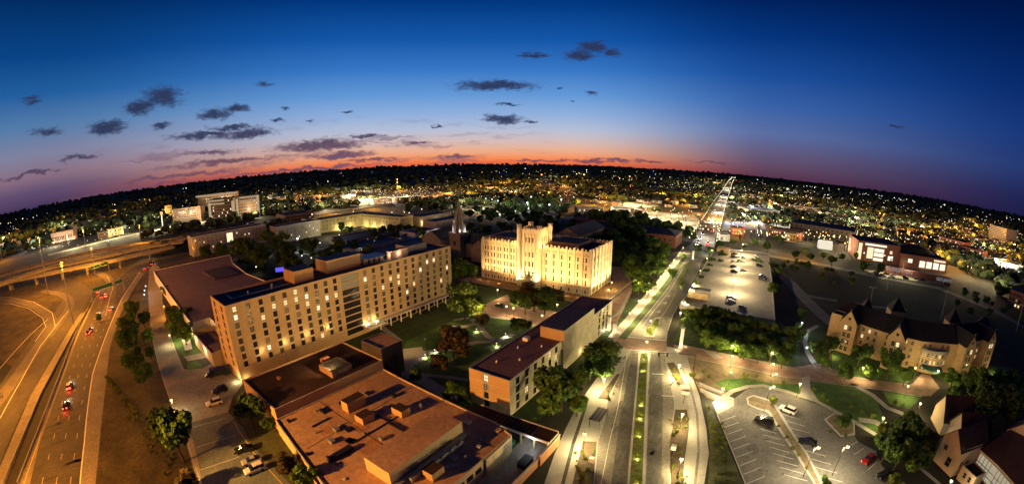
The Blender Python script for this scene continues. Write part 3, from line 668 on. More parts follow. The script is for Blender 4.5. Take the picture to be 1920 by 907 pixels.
# ---------------------------------------------------------------- buildings
def offs(poly, d):
    n = len(poly); out = []
    for i in range(n):
        a, b, c = poly[i-1], poly[i], poly[(i+1) % n]
        def nn(p, q):
            l = math.hypot(q[0]-p[0], q[1]-p[1]); return (-(q[1]-p[1])/l, (q[0]-p[0])/l)
        n1, n2 = nn(a, b), nn(b, c); k = 1+n1[0]*n2[0]+n1[1]*n2[1]
        out.append((b[0]+d*(n1[0]+n2[0])/k, b[1]+d*(n1[1]+n2[1])/k))
    return out
def ccw(poly):
    ar = sum(poly[i][0]*poly[(i+1) % len(poly)][1]-poly[(i+1) % len(poly)][0]*poly[i][1] for i in range(len(poly)))
    return poly if ar > 0 else poly[::-1]
def rect(x0, x1, y0, y1): return [(x0, y0), (x1, y0), (x1, y1), (x0, y1)]
WM = {}
def win_meshes(w, h, sty, fm):
    k = (round(w, 2), round(h, 2), sty, fm.name)
    if k in WM: return WM[k]
    mb = MB(); f = min(.12, w*.1)
    mb.box(0, f, .06, .2, 0, h); mb.box(w-f, w, .06, .2, 0, h); mb.box(f, w-f, .06, .2, 0, f); mb.box(f, w-f, .06, .2, h-f, h)
    if 'm' in sty: mb.box(w/2-f/2, w/2+f/2, .07, .19, f, h-f)
    if 't' in sty: mb.box(f, w-f, .08, .18, h*.5-f/2, h*.5+f/2)
    if 's' in sty: mb.box(-.1, w+.1, -.12, .05, -.14, 0)
    me = bpy.data.meshes.new('window'); me.from_pydata(mb.v, [], mb.f); me.materials.append(fm)
    pn = MB(); pn.box(f*.5, w-f*.5, .14, .17, f*.5, h-f*.5)
    WM[k] = (me, pn); return WM[k]
PM = {}
def pane_mesh(w, h, pn, mat):
    k = (round(w, 2), round(h, 2), mat.name)
    if k not in PM:
        me = bpy.data.meshes.new('pane'); me.from_pydata(pn.v, [], pn.f); me.materials.append(mat); PM[k] = me
    return PM[k]
WCOUNT = {}
WREST = {}
def window(t, p0, d, a, b, zb, zt, pane, frame, sty='t', cap=100):
    """one window in the wall that starts at p0 and runs along unit d"""
    w, h = b-a, zt-zb; me, pn = win_meshes(w, h, sty, frame); x, y = p0[0]+d[0]*a, p0[1]+d[1]*a; ang = math.atan2(d[1], d[0])
    n = WCOUNT.get(t.name, 0); WCOUNT[t.name] = n+1
    if n < cap:
        o = bpy.data.objects.new('window', me); COL.objects.link(o); o.parent = t; off = ORG[t.name]
        o.location = (x-off.x, y-off.y, zb-off.z); o.rotation_euler = (0, 0, ang)
        q = bpy.data.objects.new('pane', pane_mesh(w, h, pn, pane)); COL.objects.link(q); q.parent = o
    else:
        R = WREST.setdefault(t.name, (t, MB(), [])); mb, mats = R[1], R[2]
        def mi(m):
            if m not in mats: mats.append(m)
            return mats.index(m)
        c, s = math.cos(ang), math.sin(ang)
        for src, m in ((([v.co for v in me.vertices], [tuple(p.vertices) for p in me.polygons]), frame), ((pn.v, pn.f), pane)):
            i0 = len(mb.v); mb.v += [(x+c*v[0]-s*v[1], y+s*v[0]+c*v[1], zb+v[2]) for v in src[0]]
            for f in src[1]: mb.f.append(tuple(i+i0 for i in f)); mb.m.append(mi(m))
def flush_windows():
    for nme, (t, mb, mats) in WREST.items():
        o = mb.build('window', mats, t); o['kind'] = 'stuff'
    WREST.clear()
def rpane(r, litp=.12, seed_m=None):
    x = r.random()
    if x < litp: return r.choice([lit_warm, lit_warm, lit_pale, lit_dim])
    if x < litp+.14: return glass_green
    if x < litp+.24: return glass_red
    return glass
def bldg(t, poly, z0, z1, wm, rm, wins=None, par=.7, depth=.25, frame=None, litp=.12, seed=1, sty='t', cop=None, cap=100, name='wall', rname='roof', flat=True):
    """walls with recessed window openings, parapet, coping and flat roof; wins = {edge: [(a,b,zb,zt)...]}"""
    r = random.Random(seed); poly = ccw(poly); n = len(poly); wins = wins or {}; mb = MB(); frame = frame or metal_grey
    for i in range(n):
        a, b = poly[i], poly[(i+1) % n]; holes = []
        for h in wins.get(i, ()): holes.append((h[0], h[1], h[2]-z0, h[3]-z0))
        mb.wall(a, b, z0, z1, holes, depth)
    if flat:
        inn = offs(poly, .35)
        for i in range(n):
            a, b, c, e = poly[i], poly[(i+1) % n], inn[(i+1) % n], inn[i]
            mb.face([(*c, z1), (*e, z1), (*e, z1-par-.1), (*c, z1-par-.1)], 0)
            mb.face([(*a, z1), (*b, z1), (*c, z1), (*e, z1)], 1)
    mb.build(name, [wm, cop or coping], t)
    if flat:
        rf = MB(); rf.face([(x, y, z1-par) for x, y in inn]); rf.build(rname, rm, t)
    for i, hs in wins.items():
        a, b = poly[i], poly[(i+1) % n]; L = math.hypot(b[0]-a[0], b[1]-a[1]); d = ((b[0]-a[0])/L, (b[1]-a[1])/L)
        off = .0
        for h in hs:
            if h[0] <= 0 or h[1] >= L or h[3] >= z1: continue
            window(t, a, d, h[0], h[1], h[2], h[3], h[4] if len(h) > 4 else rpane(r, litp), frame, sty, cap)
def rooftop(t, name, x0, x1, y0, y1, z0, z1, m, top=None):
    mb = MB(); mb.box(x0, x1, y0, y1, z0, z1, 0, 1 if top else 0); return mb.build(name, [m, top or m], t)
# ---- tall dormitory slab
r0 = random.Random(5)
HX, HY0, HY1, HZ = -141.0, 39.0, 157.5, 28.3
t = thing('dormitory_tower', 'long nine storey tan dormitory slab with rows of small windows, some lit', 'building', (-150, 98, 0))
poly = rect(-159.5, HX, HY0, HY1)
cols = [44.5+i*5.02 for i in range(9)]; cols = [43.2, 48.6, 54.0, 59.2, 64.4, 69.4, 74.4, 79.2, 83.9, 87.6]
east = []
litset = {(0, 0), (0, 1), (2, 2), (3, 1), (2, 6), (5, 0), (5, 1), (6, 1), (6, 2), (7, 3), (9, 2), (10, 1), (12, 3), (13, 2), (14, 2), (15, 5), (10, 7), (17, 2), (19, 1), (20, 5), (21, 3), (8, 2), (7, 7), (4, 1), (16, 4), (14, 3), (18, 1)}
ys = [42.5, 47.9, 53.2, 58.3, 63.3, 68.1, 72.8, 77.4, 82.0, 86.5]+[102+i*4.75 for i in range(12)]
for ci, y in enumerate(ys):
    for row in range(8):
        zt = 27.3-row*2.9; g = glass
        if (ci, row) in litset: g = r0.choice([lit_warm, lit_pale, lit_warm])
        else:
            x = r0.random(); g = glass if x < .62 else glass_green if x < .8 else blind if x < .9 else glass_red
        east.append((y-HY0-.88, y-HY0+.88, zt-2.05, zt, g))
for row in range(9):
    zt = 27.4-row*2.9; east.append((89.6-HY0, 98.4-HY0, zt-2.45, zt-.1, glass if row not in (0, 1) else lit_dim))
for i in range(8): east.append((106+i*6.3-HY0, 111.4-HY0+i*6.3, .3, 3.4, glass))
south = []
for row in range(8):
    zt = 27.2-row*2.9
    for x in (3.5, 12.5): south.append((x, x+2.2, zt-2.0, zt, glass_red))
bldg(t, poly, 0, HZ, tan_wall, roof_dark, {1: east, 0: south}, par=.8, depth=.4, frame=M('dark window frame', (.045, .04, .035)), cop=coping)
mb = MB()
for (a, b, zb, zt, g) in east[:176]: mb.box(HX+.003, HX+.07, HY0+a, HY0+b, zb-.62, zb-.14)
mb.build('spandrel_panel', M('pale spandrel', (.55, .48, .36)), t)['kind'] = 'stuff'
rooftop(t, 'stair_core', -156, -146.5, 71, 80, HZ-.8, HZ+4.2, tan_orange, roof_tan); rooftop(t, 'roof_penthouse', -158, -149, 88, 106, HZ-.8, HZ+4.6, tan_wall, roof_blue)
rooftop(t, 'roof_penthouse', -157, -148, 134, 147, HZ-.8, HZ+3, grey_wall, roof_blue); rooftop(t, 'stair_head', -148.6, -145.8, 121, 132, HZ-.8, HZ+3, M('pink penthouse wall', (.5, .35, .27)), roof_dark)
mb = MB()
for y in (108, 111, 114, 117): mb.box(-153, -148.5, y, y+1.8, HZ-.8, HZ+1.6)
mb.box(-155, -146, 107.5, 119.5, HZ+1.8, HZ+2.0); mb.each('cooling_unit', metal_grey, t)
mb = MB(); mb.cyl((-149, 62), .5, .5, HZ-.8, HZ+1.2); mb.cyl((-150, 52), .35, .35, HZ-.8, HZ+.6); mb.box(-156.5, -149, 44.5, 45.1, HZ-.79, HZ-.4); mb.box(-149.5, -148.9, 44.5, 70, HZ-.79, HZ-.45); mb.each('roof_vent', metal_grey, t)
mb = MB(); mb.box(-141+.01, -134.5, 97, 106, 4.0, 4.45); mb.box(-140.9, -138.2, 106, 156, 3.55, 3.9); mb.each('entrance_canopy', white_paint, t)
mb = MB()
for i in range(9): mb.box(-138.7, -138.25, 105.6+i*6.2, 106.1+i*6.2, 0, 3.55)
mb.each('column', white_paint, t)
for y in (41, 50, 60, 70, 80, 99.5, 104.5): light((-139.6, y, .9 if y < 46 else 8.9 if y < 84 else 5.2), 240 if y < 99 else 420, WARM, .2)
light((-142, 37.3, 1.2), 900, WARM, .2); light((-146.5, 120, HZ+1.5), 260, (1, .7, .45), .2); light((-144.9, 126, HZ+1.6), 350, (1, .72, .5), .2)
for i, (x, y, z) in enumerate(((-104, 60, 8), (-100, 96, 0), (-100, 132, 0))):  # floodlights added to brighten the dormitory's east facade
    f = thing('floodlight', ('added floodlight on the brown roof facing the tall dormitory', 'added floodlight pole on the quad nearest the stair block', 'added floodlight pole on the quad lawn farther north')[i], 'floodlight', (x, y, z)); mb = MB(); mb.cyl((x, y), .12, .09, z, z+(3 if i == 0 else 9), 8); mb.build('pole', metal_dark, f); zz = z+(3 if i == 0 else 9); mb = MB(); mb.box(x-.5, x+.2, y-.4, y+.4, zz, zz+.6); mb.build('lamp_head', metal_grey, f)
    light((x-1.2, y, zz+.4), 22000, (1, .58, .19), .3, 150, (-141, y+4, 16), 1.0)
# ---- auditorium hall behind
t = thing('auditorium', 'wide low hall with a huge flat mauve roof behind the tall dormitory', 'building', (-270, 70, 0))
bldg(t, [(-352, 40), (-199, 36), (-199, 46), (-168, 46), (-168, 90), (-238, 95), (-268, 94), (-312, 99), (-348, 109)], 0, 8, white_paint, roof_tan, par=.5)
mb = MB()
for x in range(-330, -205, 22): mb.box(x, x+.25, 42, 95, 7.5, 7.53)
mb.each('roof_seam', roof_maroon, t)
mb = MB(); mb.box(-305, -272, 72, 90, 7.5, 8.4); mb.build('roof_well', roof_dark, t)
t = thing('entrance_annex', 'small pale annex with a sunken roof court beside the dormitory end', 'building', (-176, 38, 0))
bldg(t, rect(-192, -160.5, 34.5, 45.5), 0, 6.2, cream_dim, roof_tan, par=2.6)
mb = MB(); mb.box(-190, -172, 36, 44, 3.6, 4.4); mb.box(-171, -162, 36, 44, 3.6, 5.9); mb.each('roof_court', roof_tan, t)
for x in (-187, -172): light((x, 33.2, 3.6), 900, PALE, .25)
# ---- brown roofed service building
t = thing('service_building', 'low building with a shade darkened brown roof against the dormitory foot', 'building', (-113, 56, 0))
bldg(t, rect(-126, -101.8, 35.3, 77), 0, 8, tan_orange, roof_brown, par=.5)
rooftop(t, 'roof_unit', -113, -105, 58.5, 66.5, 7.4, 9.6, M('louvre wall', (.3, .18, .1)), roof_dark); mb = MB(); mb.box(-118, -116.5, 62, 65, 7.5, 9); mb.box(-119, -117.6, 45, 46, 7.5, 8.2); mb.each('roof_vent', brick_or, t)
mb = MB(); mb.box(-112, -106, 59.5, 65.5, 9.6, 9.65); mb.build('louvre', metal_dark, t)
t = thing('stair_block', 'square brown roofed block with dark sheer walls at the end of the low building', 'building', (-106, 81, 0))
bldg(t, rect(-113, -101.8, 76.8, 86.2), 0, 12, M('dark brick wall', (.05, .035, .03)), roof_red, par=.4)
# ---- big red-roofed building in front
t = thing('student_centre', 'sprawling low building with a reddish gravel roof, vents and long penthouse', 'building', (-78, 52, 0))
wn_s = [(4.5+i*3.1, 6.9+i*3.1, 2.2, 3.7) for i in range(6)]
bldg(t, [(-101.6, 34.5), (-69, 29.5), (-47.5, 26), (-47.5, 71.5), (-54, 74), (-66, 74.5), (-101.6, 76.5)], 0, 5, tan_wall, roof_red, {2: [(17.5+i*3.2, 19.9+i*3.2, 2.0, 3.6, glass) for i in range(6)]}, par=.35, frame=metal_dark)
bldgm = MB(); bldgm.box(-47.4, -47.0, 60, 71, 0, 4.9)
o = bldgm.build('end_wall', M('yellow wall', (.55, .45, .25)), t)
rooftop(t, 'long_penthouse', -66.5, -58, 40.2, 65.2, 4.6, 8.6, tan_wall, roof_red)
mb = MB(); mb.box(-57.9, -56.6, 40.5, 65, 4.6, 5.4); mb.box(-56.5, -55.3, 44, 62, 4.6, 5.8); 
for y in range(48, 62, 3): mb.cyl((-55.2, y), .7, .7, 5.8, 6.6, 8)
mb.each('roof_duct', metal_grey, t)
for (x, y, sx, sy, h) in ((-90.5, 55.5, 3.2, 6.5, 3.2), (-83, 53.5, 3.6, 4.2, 2.0), (-77.6, 62.2, 4.2, 3.2, 2.1), (-53.5, 49, 3.2, 4, 2.2)):
    mb = MB(); mb.box(x-sx/2, x+sx/2, y-sy/2, y+sy/2, 4.6, 4.65+h, 0, 1); mb.build('roof_unit', [tan_orange, roof_brown], t)
mb = MB(); mb.box(-76.5, -74.9, 35.8, 43, 4.65, 5.6); mb.box(-76.2, -75.2, 35.5, 35.8, 4.65, 6.2); mb.box(-96.6, -94, 47, 47.8, 4.65, 5.3); mb.box(-91.5, -90.8, 41, 47, 4.65, 4.9); mb.box(-82, -75, 56.8, 57.3, 4.65, 4.95); mb.box(-77, -70.5, 56.4, 57, 4.65, 5.1)
mb.box(-77.3, -76.9, 44, 62, 4.65, 4.9); mb.each('roof_pipe', metal_dark, t)
mb = MB()
for (x, y, h) in ((-97, 46, 1.2), (-74.5, 67, 2.2), (-94, 62, .8), (-86, 47, .6), (-69.5, 56, 1.1), (-88, 40, .6), (-60, 70, .7), (-51.5, 58, .8), (-78, 49, .9)): mb.cyl((x, y), .28, .28, 4.6, 4.65+h, 6)
mb.each('roof_vent', metal_grey, t)
rr_ = random.Random(31)
for k in range(26):
    x, y = rr_.uniform(-99, -50), rr_.uniform(33, 72)
    if -68 < x < -54 and 38 < y < 67: continue
    mb = MB(); w_ = rr_.uniform(.3, 1.1); mb.box(x-w_, x+w_, y-w_*.7, y+w_*.7, 4.66, 4.66+rr_.uniform(.15, .8)); mb.build('roof_hatch', rr_.choice([metal_grey, metal_dark, tan_orange, coping]), t)
for k in range(7): mb = MB(); x = rr_.uniform(-97, -72); y = rr_.uniform(36, 60); mb.face([(x, y, 4.662), (x+rr_.uniform(2, 5), y+.3, 4.662), (x+rr_.uniform(3, 5), y+rr_.uniform(3, 8), 4.662), (x-.6, y+rr_.uniform(3, 8), 4.662)]); mb.build('roof_patch', M('roof patch %d' % (k % 2), ((.38, .19, .10), (.52, .29, .16))[k % 2], .95, .2, .3), t)
for (x0, y0, x1, y1) in ((-101, 50, -66.5, 49), (-84, 34, -86, 76), (-66.5, 66, -48, 65)): mb = MB(); mb.obox(((x0+x1)/2, (y0+y1)/2), (x1-x0, y1-y0), math.hypot(x1-x0, y1-y0)-1, .22, 4.6, 4.72); mb.build('roof_joint', M('roof joint', (.25, .12, .06)), t)
t = thing('covered_walkway', 'long narrow roofed walkway with dark slatted roof joining two buildings', 'walkway', (-50, 76, 0))
mb = MB(); mb.box(-63, -38.5, 74.6, 79.6, 3.6, 4.0); mb.build('roof', roof_brown, t)
mb = MB(); mb.box(-63, -38.5, 79.6, 79.9, 3.5, 4.25); mb.box(-63, -38.5, 74.3, 74.6, 3.5, 4.2); mb.each('fascia', coping, t)
mb = MB(); [mb.box(-56+i*1.2, -55.6+i*1.2, 74.9, 79.3, 4.0, 4.18) for i in range(11)]; mb.each('roof_slat', metal_dark, t)
mb = MB(); [mb.box(x, x+.4, 74.7, 75.1, 0, 3.6) for x in (-62.5, -57, -52, -47, -43)]; mb.box(-38.9, -38.5, 74.4, 79.8, 0, 3.6); mb.each('post', M('yellow wall', (.55, .45, .25)), t)
for pts, h, lab in (([(-38.2, 79.8), (-38.2, 69.5)], 3.2, 'tall orange brick yard wall at the covered walkway end'), ([(-38.6, 69.3), (-38.8, 50)], 2.2, 'lower orange brick yard wall along the path')):
    q = thing('garden_wall', lab, 'wall', (*pts[0], 0)); mb = MB(); mb.obox(lerp(pts[0], pts[1], .5), (pts[1][0]-pts[0][0], pts[1][1]-pts[0][1]), math.hypot(pts[1][0]-pts[0][0], pts[1][1]-pts[0][1]), .5, 0, h); mb.build('wall', brick_or, q)
    mb = MB(); mb.obox(lerp(pts[0], pts[1], .5), (pts[1][0]-pts[0][0], pts[1][1]-pts[0][1]), math.hypot(pts[1][0]-pts[0][0], pts[1][1]-pts[0][1])+.2, .7, h, h+.18); mb.build('coping', coping, q)
light((-43, 73.5, 3.2), 420, (.9, .97, 1), .2); light((-53, 73.6, 3.2), 200, WARM, .2)
q = thing('waste_skip', 'green waste container under the covered walkway', 'skip', (-49, 72.6, 0)); mb = MB(); mb.box(-50.6, -47.8, 71.9, 73.6, .2, 1.5); mb.box(-50.7, -47.7, 71.8, 73.7, 1.5, 1.62); mb.build('container', M('green metal', (.02, .2, .12)), q); mb = MB(); [mb.cyl((x, y), .15, .15, 0, .2, 6) for x in (-50.3, -48.1) for y in (72.1, 73.4)]; mb.each('wheel', metal_dark, q)
q = thing('waste_skip', 'black waste container by the brick yard wall', 'skip', (-41.2, 68, 0)); mb = MB(); mb.box(-42.4, -40.2, 66, 70, .2, 1.7); mb.box(-42.5, -40.1, 65.9, 70.1, 1.7, 1.8); mb.build('container', metal_dark, q); mb = MB(); [mb.cyl((x, y), .15, .15, 0, .2, 6) for x in (-42.1, -40.5) for y in (66.4, 69.6)]; mb.each('wheel', metal_grey, q)
# ---- four storey dormitory with block
t = thing('brick_dormitory', 'four storey dormitory with orange lamplight tinted end wall, maroon roof and raised lift block', 'building', (-63, 120, 0))
es = []
for i, y in enumerate([3.2, 8.3, 13.2, 18.0, 22.7, 27.0, 66, 70.5, 75]):
    for k in range(4): es.append((y, y+1.9, .6+k*2.85, 2.9+k*2.85))
ss = [(5.2, 6.9, .6+k*2.85, 2.9+k*2.85, lit_pale if k == 3 else glass if k != 2 else lit_dim) for k in range(4)]
bldg(t, rect(-70.5, -56.2, 84.2, 166), 0, 12, M('stone dormitory wall', (.42, .37, .24)), roof_maroon, {1: es, 0: ss}, par=.3, depth=.35, frame=metal_dark, litp=.08, sty='mt', seed=3)
mb = MB()
mb.wall((-70.52, 84.17), (-65.45, 84.17), 2.9, 11.95); mb.wall((-63.5, 84.17), (-56.2, 84.17), 2.9, 11.95)
mb.build('end_lamplit_tint', tan_orange, t)  # orange of the sodium lamps painted onto the end face
mb = MB(); [mb.box(-70.52, -56.15, 84.09, 84.16, 2.85*k+.05, 2.85*k+.2) for k in (1, 2, 3)]; mb.each('string_course', coping, t)
rooftop(t, 'lift_block', -64.5, -55.6, 116.5, 143, 0, 15.6, M('stone dormitory wall', (.42, .37, .24)), roof_blue)
rooftop(t, 'lift_block_end', -64.6, -55.5, 116.2, 116.48, 11.7, 15.5, tan_orange)  # same painted lamplight tint on the lift block's end
for k in range(4):
    for y in (121, 127.5, 134, 139): window(t, (-55.6, 116.5), (0, 1), y-116.5, y-116.5+1.1, 1+k*3.2, 2.6+k*3.2, glass, metal_dark, 't')
mb = MB(); [mb.cyl((x, y), .3, .3, 11.6, 12.4, 6) for x, y in ((-66, 92), (-61, 97), (-66, 104), (-60, 109), (-67, 113))]; mb.box(-68, -66, 110, 112, 11.7, 12.9); mb.each('roof_vent', white_paint, t)
light((-54.6, 131, 2.2), 250, WARM, .2)
# ---- floodlit gothic hall
gl = cream_wall
t = thing('gothic_hall', 'floodlit cream stone collegiate gothic hall with battlements and central tower', 'building', (-118, 215, 0))
ft = []
def bays(x0, x1, n, z1):
    o = []
    for i in range(n):
        c = x0+(x1-x0)*(i+.5)/n
        for s in (-1, 1):
            for (zb, zt) in ((1.2, 3.2), (5.6, 8.6), (10, 12.8), (14.2, 17.2), (18.4, 21)): o.append((c+s*.95-.5, c+s*.95+.5, zb, zt, lit_dim if False else glass))
    return o
zf = 24.5
left = bays(2, 30, 6, zf); right = bays(42, 71, 6, zf)
bldg(t, rect(-153, -81, 199, 233), 0, zf, gl, roof_dark, {0: left+right, 1: bays(2, 32, 6, zf)}, par=1.2, depth=.5, frame=M('stone mullion', (.4, .3, .18)), litp=.02, sty='t', cop=gl, cap=100)
# tower
tw = [(-123.5, 197.2), (-111.5, 197.2), (-111.5, 209), (-123.5, 209)]
tws = [(x, x+.95, z, z+3, glass) for x in (3.3, 5.5, 7.7) for z in (6.5, 12.2, 17.6, 26)]
bldg(t, tw, 0, 33.5, gl, roof_dark, {0: tws, 1: [(x, x+.9, 26, 29.5, glass) for x in (3.5, 6, 8)]}, par=2, depth=.5, frame=M('stone mullion', (.4, .3, .18)), cop=gl, name='tower', rname='tower_roof', cap=140)
mb = MB()
for (x, y) in ((-124, 196.8), (-111, 196.8), (-111, 209.4), (-124, 209.4)):
    mb.cyl((x, y), 1.5, 1.3, 0, 35.2, 8); mb.cyl((x, y), 1.55, 1.55, 33.8, 34.3, 8); 
    for k in range(4): a = k*math.pi/2+.4; mb.box(x+1.1*math.cos(a)-.25, x+1.1*math.cos(a)+.25, y+1.1*math.sin(a)-.25, y+1.1*math.sin(a)+.25, 35.2, 36)
mb.each('turret', gl, t)
mb = MB()
def merlons(mb, a, b, z, w=1.0, gap=1.3, h=1.0):
    L = math.hypot(b[0]-a[0], b[1]-a[1]); d = ((b[0]-a[0])/L, (b[1]-a[1])/L); x = gap
    while x < L-w: c = (a[0]+d[0]*(x+w/2), a[1]+d[1]*(x+w/2)); mb.obox(c, d, w, .5, z+.003, z+h); x += w+gap
for a, b in (((-153, 199.26), (-124.2, 199.26)), ((-111, 199.26), (-81, 199.26)), ((-81.26, 199), (-81.26, 233)), ((-153, 232.7), (-81, 232.7)), ((-152.7, 199), (-152.7, 233))): merlons(mb, a, b, zf)
for a, b in (((-122, 197.45), (-113, 197.45)), ((-111.75, 199), (-111.75, 208)), ((-123.2, 199), (-123.2, 208))): merlons(mb, a, b, 33.5, .8, .8, .9)
[o for o in [mb.build('battlement', gl, t)]][0]['kind'] = 'stuff'
mb = MB()
for i in range(7):
    for x0 in (-151, -111+2): x = x0+i*4.68; mb.box(x-.45, x+.45, 198.35, 199-.003, 0, zf+1.6); mb.box(x-.35, x+.35, 198.2, 198.34, 0, 10)
for i in range(7): y = 200.6+i*5; mb.box(-81+.003, -80.35, y-.45, y+.45, 0, zf+1.6)
for x in (-120.9, -118.7, -116.4, -114.1): mb.box(x-.35, x+.35, 196.6, 197.2-.003, 4, 31)
mb.each('buttress', gl, t)
mb = MB()
for i in range(6):
    for x0 in (-151, -109): 
        c = x0+4.67*(i+.5)
        mb.face([(c-1.8, 198.93, 21.6), (c+1.8, 198.93, 21.6), (c+1.4, 198.93, 22.6), (c, 198.93, 23.6), (c-1.4, 198.93, 22.6)])
mb.box(-153.03, -80.97, 198.9, 198.99, 4.3, 4.8); mb.box(-153.03, -80.97, 198.9, 198.99, 13.4, 13.7)
mb.build('tracery', M('carved stone', (.5, .36, .2), .8, .3, .9), t)
rooftop(t, 'roof_storey', -110, -92, 208, 226, zf-1.2, zf+1.6, M('maroon parapet', (.2, .12, .1)), roof_dark); rooftop(t, 'roof_storey', -150, -128, 206, 222, zf-1.2, zf+1.4, M('maroon parapet', (.2, .12, .1)), roof_dark)
mb = MB(); mb.box(-124, -111, 196.0, 197.1, 0, 5.2); mb.box(-120, -115, 195.2, 196, 0, 6.0); mb.each('entrance_porch', gl, t)
UP = (1, .66, .27)
for i in range(6):
    for x0 in (-151, -109):
        c = x0+4.67*(i+.5); light((c, 194.2, 3.0), 8500, UP, .12, 100, (c, 199.3, 17), .9)
for x in (-122.5, -112.5): light((x, 192.4, 3.0), 20000, (1, .78, .42), .15, 100, (x, 198.5, 18), .9)
for i in range(5): y = 203+i*6; light((-76.5, y, 2.5), 14000, (1, .75, .38), .12, 105, (-81.5, y, 13), .9)
light((-128, 195, 22), 5000, UP, .2, 110, (-122, 200, 30)); light((-106, 196, 24), 6000, UP, .2, 110, (-113, 200, 31)); light((-105, 204, 26.5), 6000, UP, .2, 120, (-112, 204, 31)); light((-129, 200, 25.6), 500, PALE, .25)
for i, (x, y) in enumerate(((-140, 168), (-96, 168), (-52, 214))):  # extra wash floods, added to even out the light on the hall
    f = thing('floodlight', ('added floodlight pole aimed at the left wing of the gothic hall', 'added floodlight pole aimed at the right wing of the gothic hall', 'added floodlight pole aimed at the east side of the gothic hall')[i], 'floodlight', (x, y, 0)); mb = MB(); mb.cyl((x, y), .12, .09, 0, 8, 8); mb.build('pole', metal_dark, f); mb = MB(); mb.box(x-.5, x+.5, y-.3, y+.3, 8, 8.6); mb.build('lamp_head', metal_grey, f)
    light((x-(1 if i == 2 else 0), y+(0 if i == 2 else 1), 8.8), (100000, 100000, 58000)[i], (1, .62, .24), .3, (70, 70, 80)[i], ((-130, 199, 19), (-102, 199, 19), (-81, 216, 14))[i], .9)
for (x, y) in ((-150, 193), (-143, 193), (-136, 193), (-100, 193), (-92, 193), (-85, 193)): light((x, y, 1.3), 120, (1, .6, .28), .15)
# ---- church
t = thing('church', 'dark stone church with tall pinnacled spire lit white at its base', 'church', (-204, 238, 0))
bldg(t, rect(-209.5, -198.5, 232.5, 243.5), 0, 19, M('church stone', (.24, .21, .16), .85, .2, .4), roof_dark, {0: [(4.5, 6.5, 9, 12.5, glass)], 1: [(4.5, 6.5, 9, 12.5, glass)]}, par=.5, frame=metal_dark)
mb = MB(); mb.cyl((-204, 238), 4.2, 3.0, 18.5, 27, 8); mb.cyl((-204, 238), 2.3, .15, 27, 46, 8); 
mb.build('spire', M('church stone', (.24, .21, .16)), t)
mb = MB()
for k in range(8): a = k*math.pi/4; x, y = -204+4.6*math.cos(a), 238+4.6*math.sin(a); mb.cyl((x, y), .55, .5, 19, 23, 6); mb.cyl((x, y), .6, .02, 23, 26, 6); x, y = -204+2.9*math.cos(a), 238+2.9*math.sin(a); mb.cyl((x, y), .4, .3, 27, 30, 6); mb.cyl((x, y), .4, .02, 30, 32.5, 6)
mb.each('pinnacle', M('pale church stone', (.5, .46, .4)), t)
mb = MB(); mb.tube((-204, 238, 46), (-204, 238, 49), .12); mb.tube((-204.9, 238, 48), (-203.1, 238, 48), .12); mb.build('cross', metal_dark, t)
mb = MB(); mb.box(-198.4, -150, 239, 255, 0, 11); mb.gable((-198.4, 247), (-150, 247), 8, 11, 17.5, 1, .5, 0); mb.box(-186, -172, 230, 264, 0, 11); mb.gable((-179, 230), (-179, 264), 7, 11, 16.8, 1, .4, 0); mb.build('nave', [M('church stone', (.24, .21, .16)), roof_shingle], t)
mb = MB(); mb.box(-232, -212, 226, 250, 0, 14); mb.gable((-222, 226), (-222, 250), 10, 14, 20, 1, .4, 0); mb.build('parish_hall', [M('church stone', (.24, .21, .16)), roof_shingle], t)
for k in range(6): a = k*math.pi/3+.3; light((-204+3.6*math.cos(a)*1.45, 238+3.6*math.sin(a)*1.45, 20.1), 420, (.95, .95, 1), .2)
# ---- neighbours of the hall
t = thing('blue_roof_building', 'brick building with steep slate blue roof behind the gothic hall', 'building', (-148, 335, 0))
bldg(t, rect(-158, -136, 308, 366), 0, 12, M('tan brick', (.36, .24, .14)), roof_dark, {1: [(2+i*4.6, 4.2+i*4.6, 7.5, 10, glass) for i in range(12)]+[(2+i*4.6, 4.2+i*4.6, 3, 5.5, glass) for i in range(12)]}, frame=coping)
mb = MB(); mb.gable((-147, 308), (-147, 366), 11, 12, 18, 0, .5, None); mb.face([(-158, 308, 12), (-136, 308, 12), (-147, 308, 17.7)], 1); mb.build('pitched_roof', [roof_blue, M('tan brick', (.36, .24, .14))], t)
t = thing('dark_roof_building', 'low dark roofed building between the hall and the blue roof', 'building', (-175, 290, 0)); bldg(t, rect(-205, -160, 270, 320), 0, 9, brick_red, roof_dark, {1: [(4+i*5, 6+i*5, 3, 6, glass) for i in range(9)]})
t = thing('corner_brick_building', 'red brick building at the boulevard corner with a dark hipped roof', 'building', (-90, 380, 0))
bldg(t, rect(-116, -67, 364, 398), 0, 11, brick_red, roof_dark, {0: [(3+i*5, 5.2+i*5, 5, 8, glass) for i in range(9)], 1: [(3+i*5, 5.2+i*5, 5, 8, glass) for i in range(6)]}, frame=coping, litp=.2)
mb = MB(); mb.face([(-116.5, 363.5, 11.1), (-66.5, 363.5, 11.1), (-78, 381, 15), (-105, 381, 15)]); mb.face([(-66.5, 363.5, 11.1), (-66.5, 398.5, 11.1), (-78, 381, 15)]); mb.face([(-66.5, 398.5, 11.1), (-116.5, 398.5, 11.1), (-105, 381, 15), (-78, 381, 15)]); mb.face([(-116.5, 398.5, 11.1), (-116.5, 363.5, 11.1), (-105, 381, 15)]); mb.build('hipped_roof', roof_blue, t)
t = thing('dark_roof_building', 'long grey roofed building behind the park trees', 'building', (-150, 400, 0)); bldg(t, rect(-175, -122, 385, 425), 0, 9, brick_red, roof_blue)
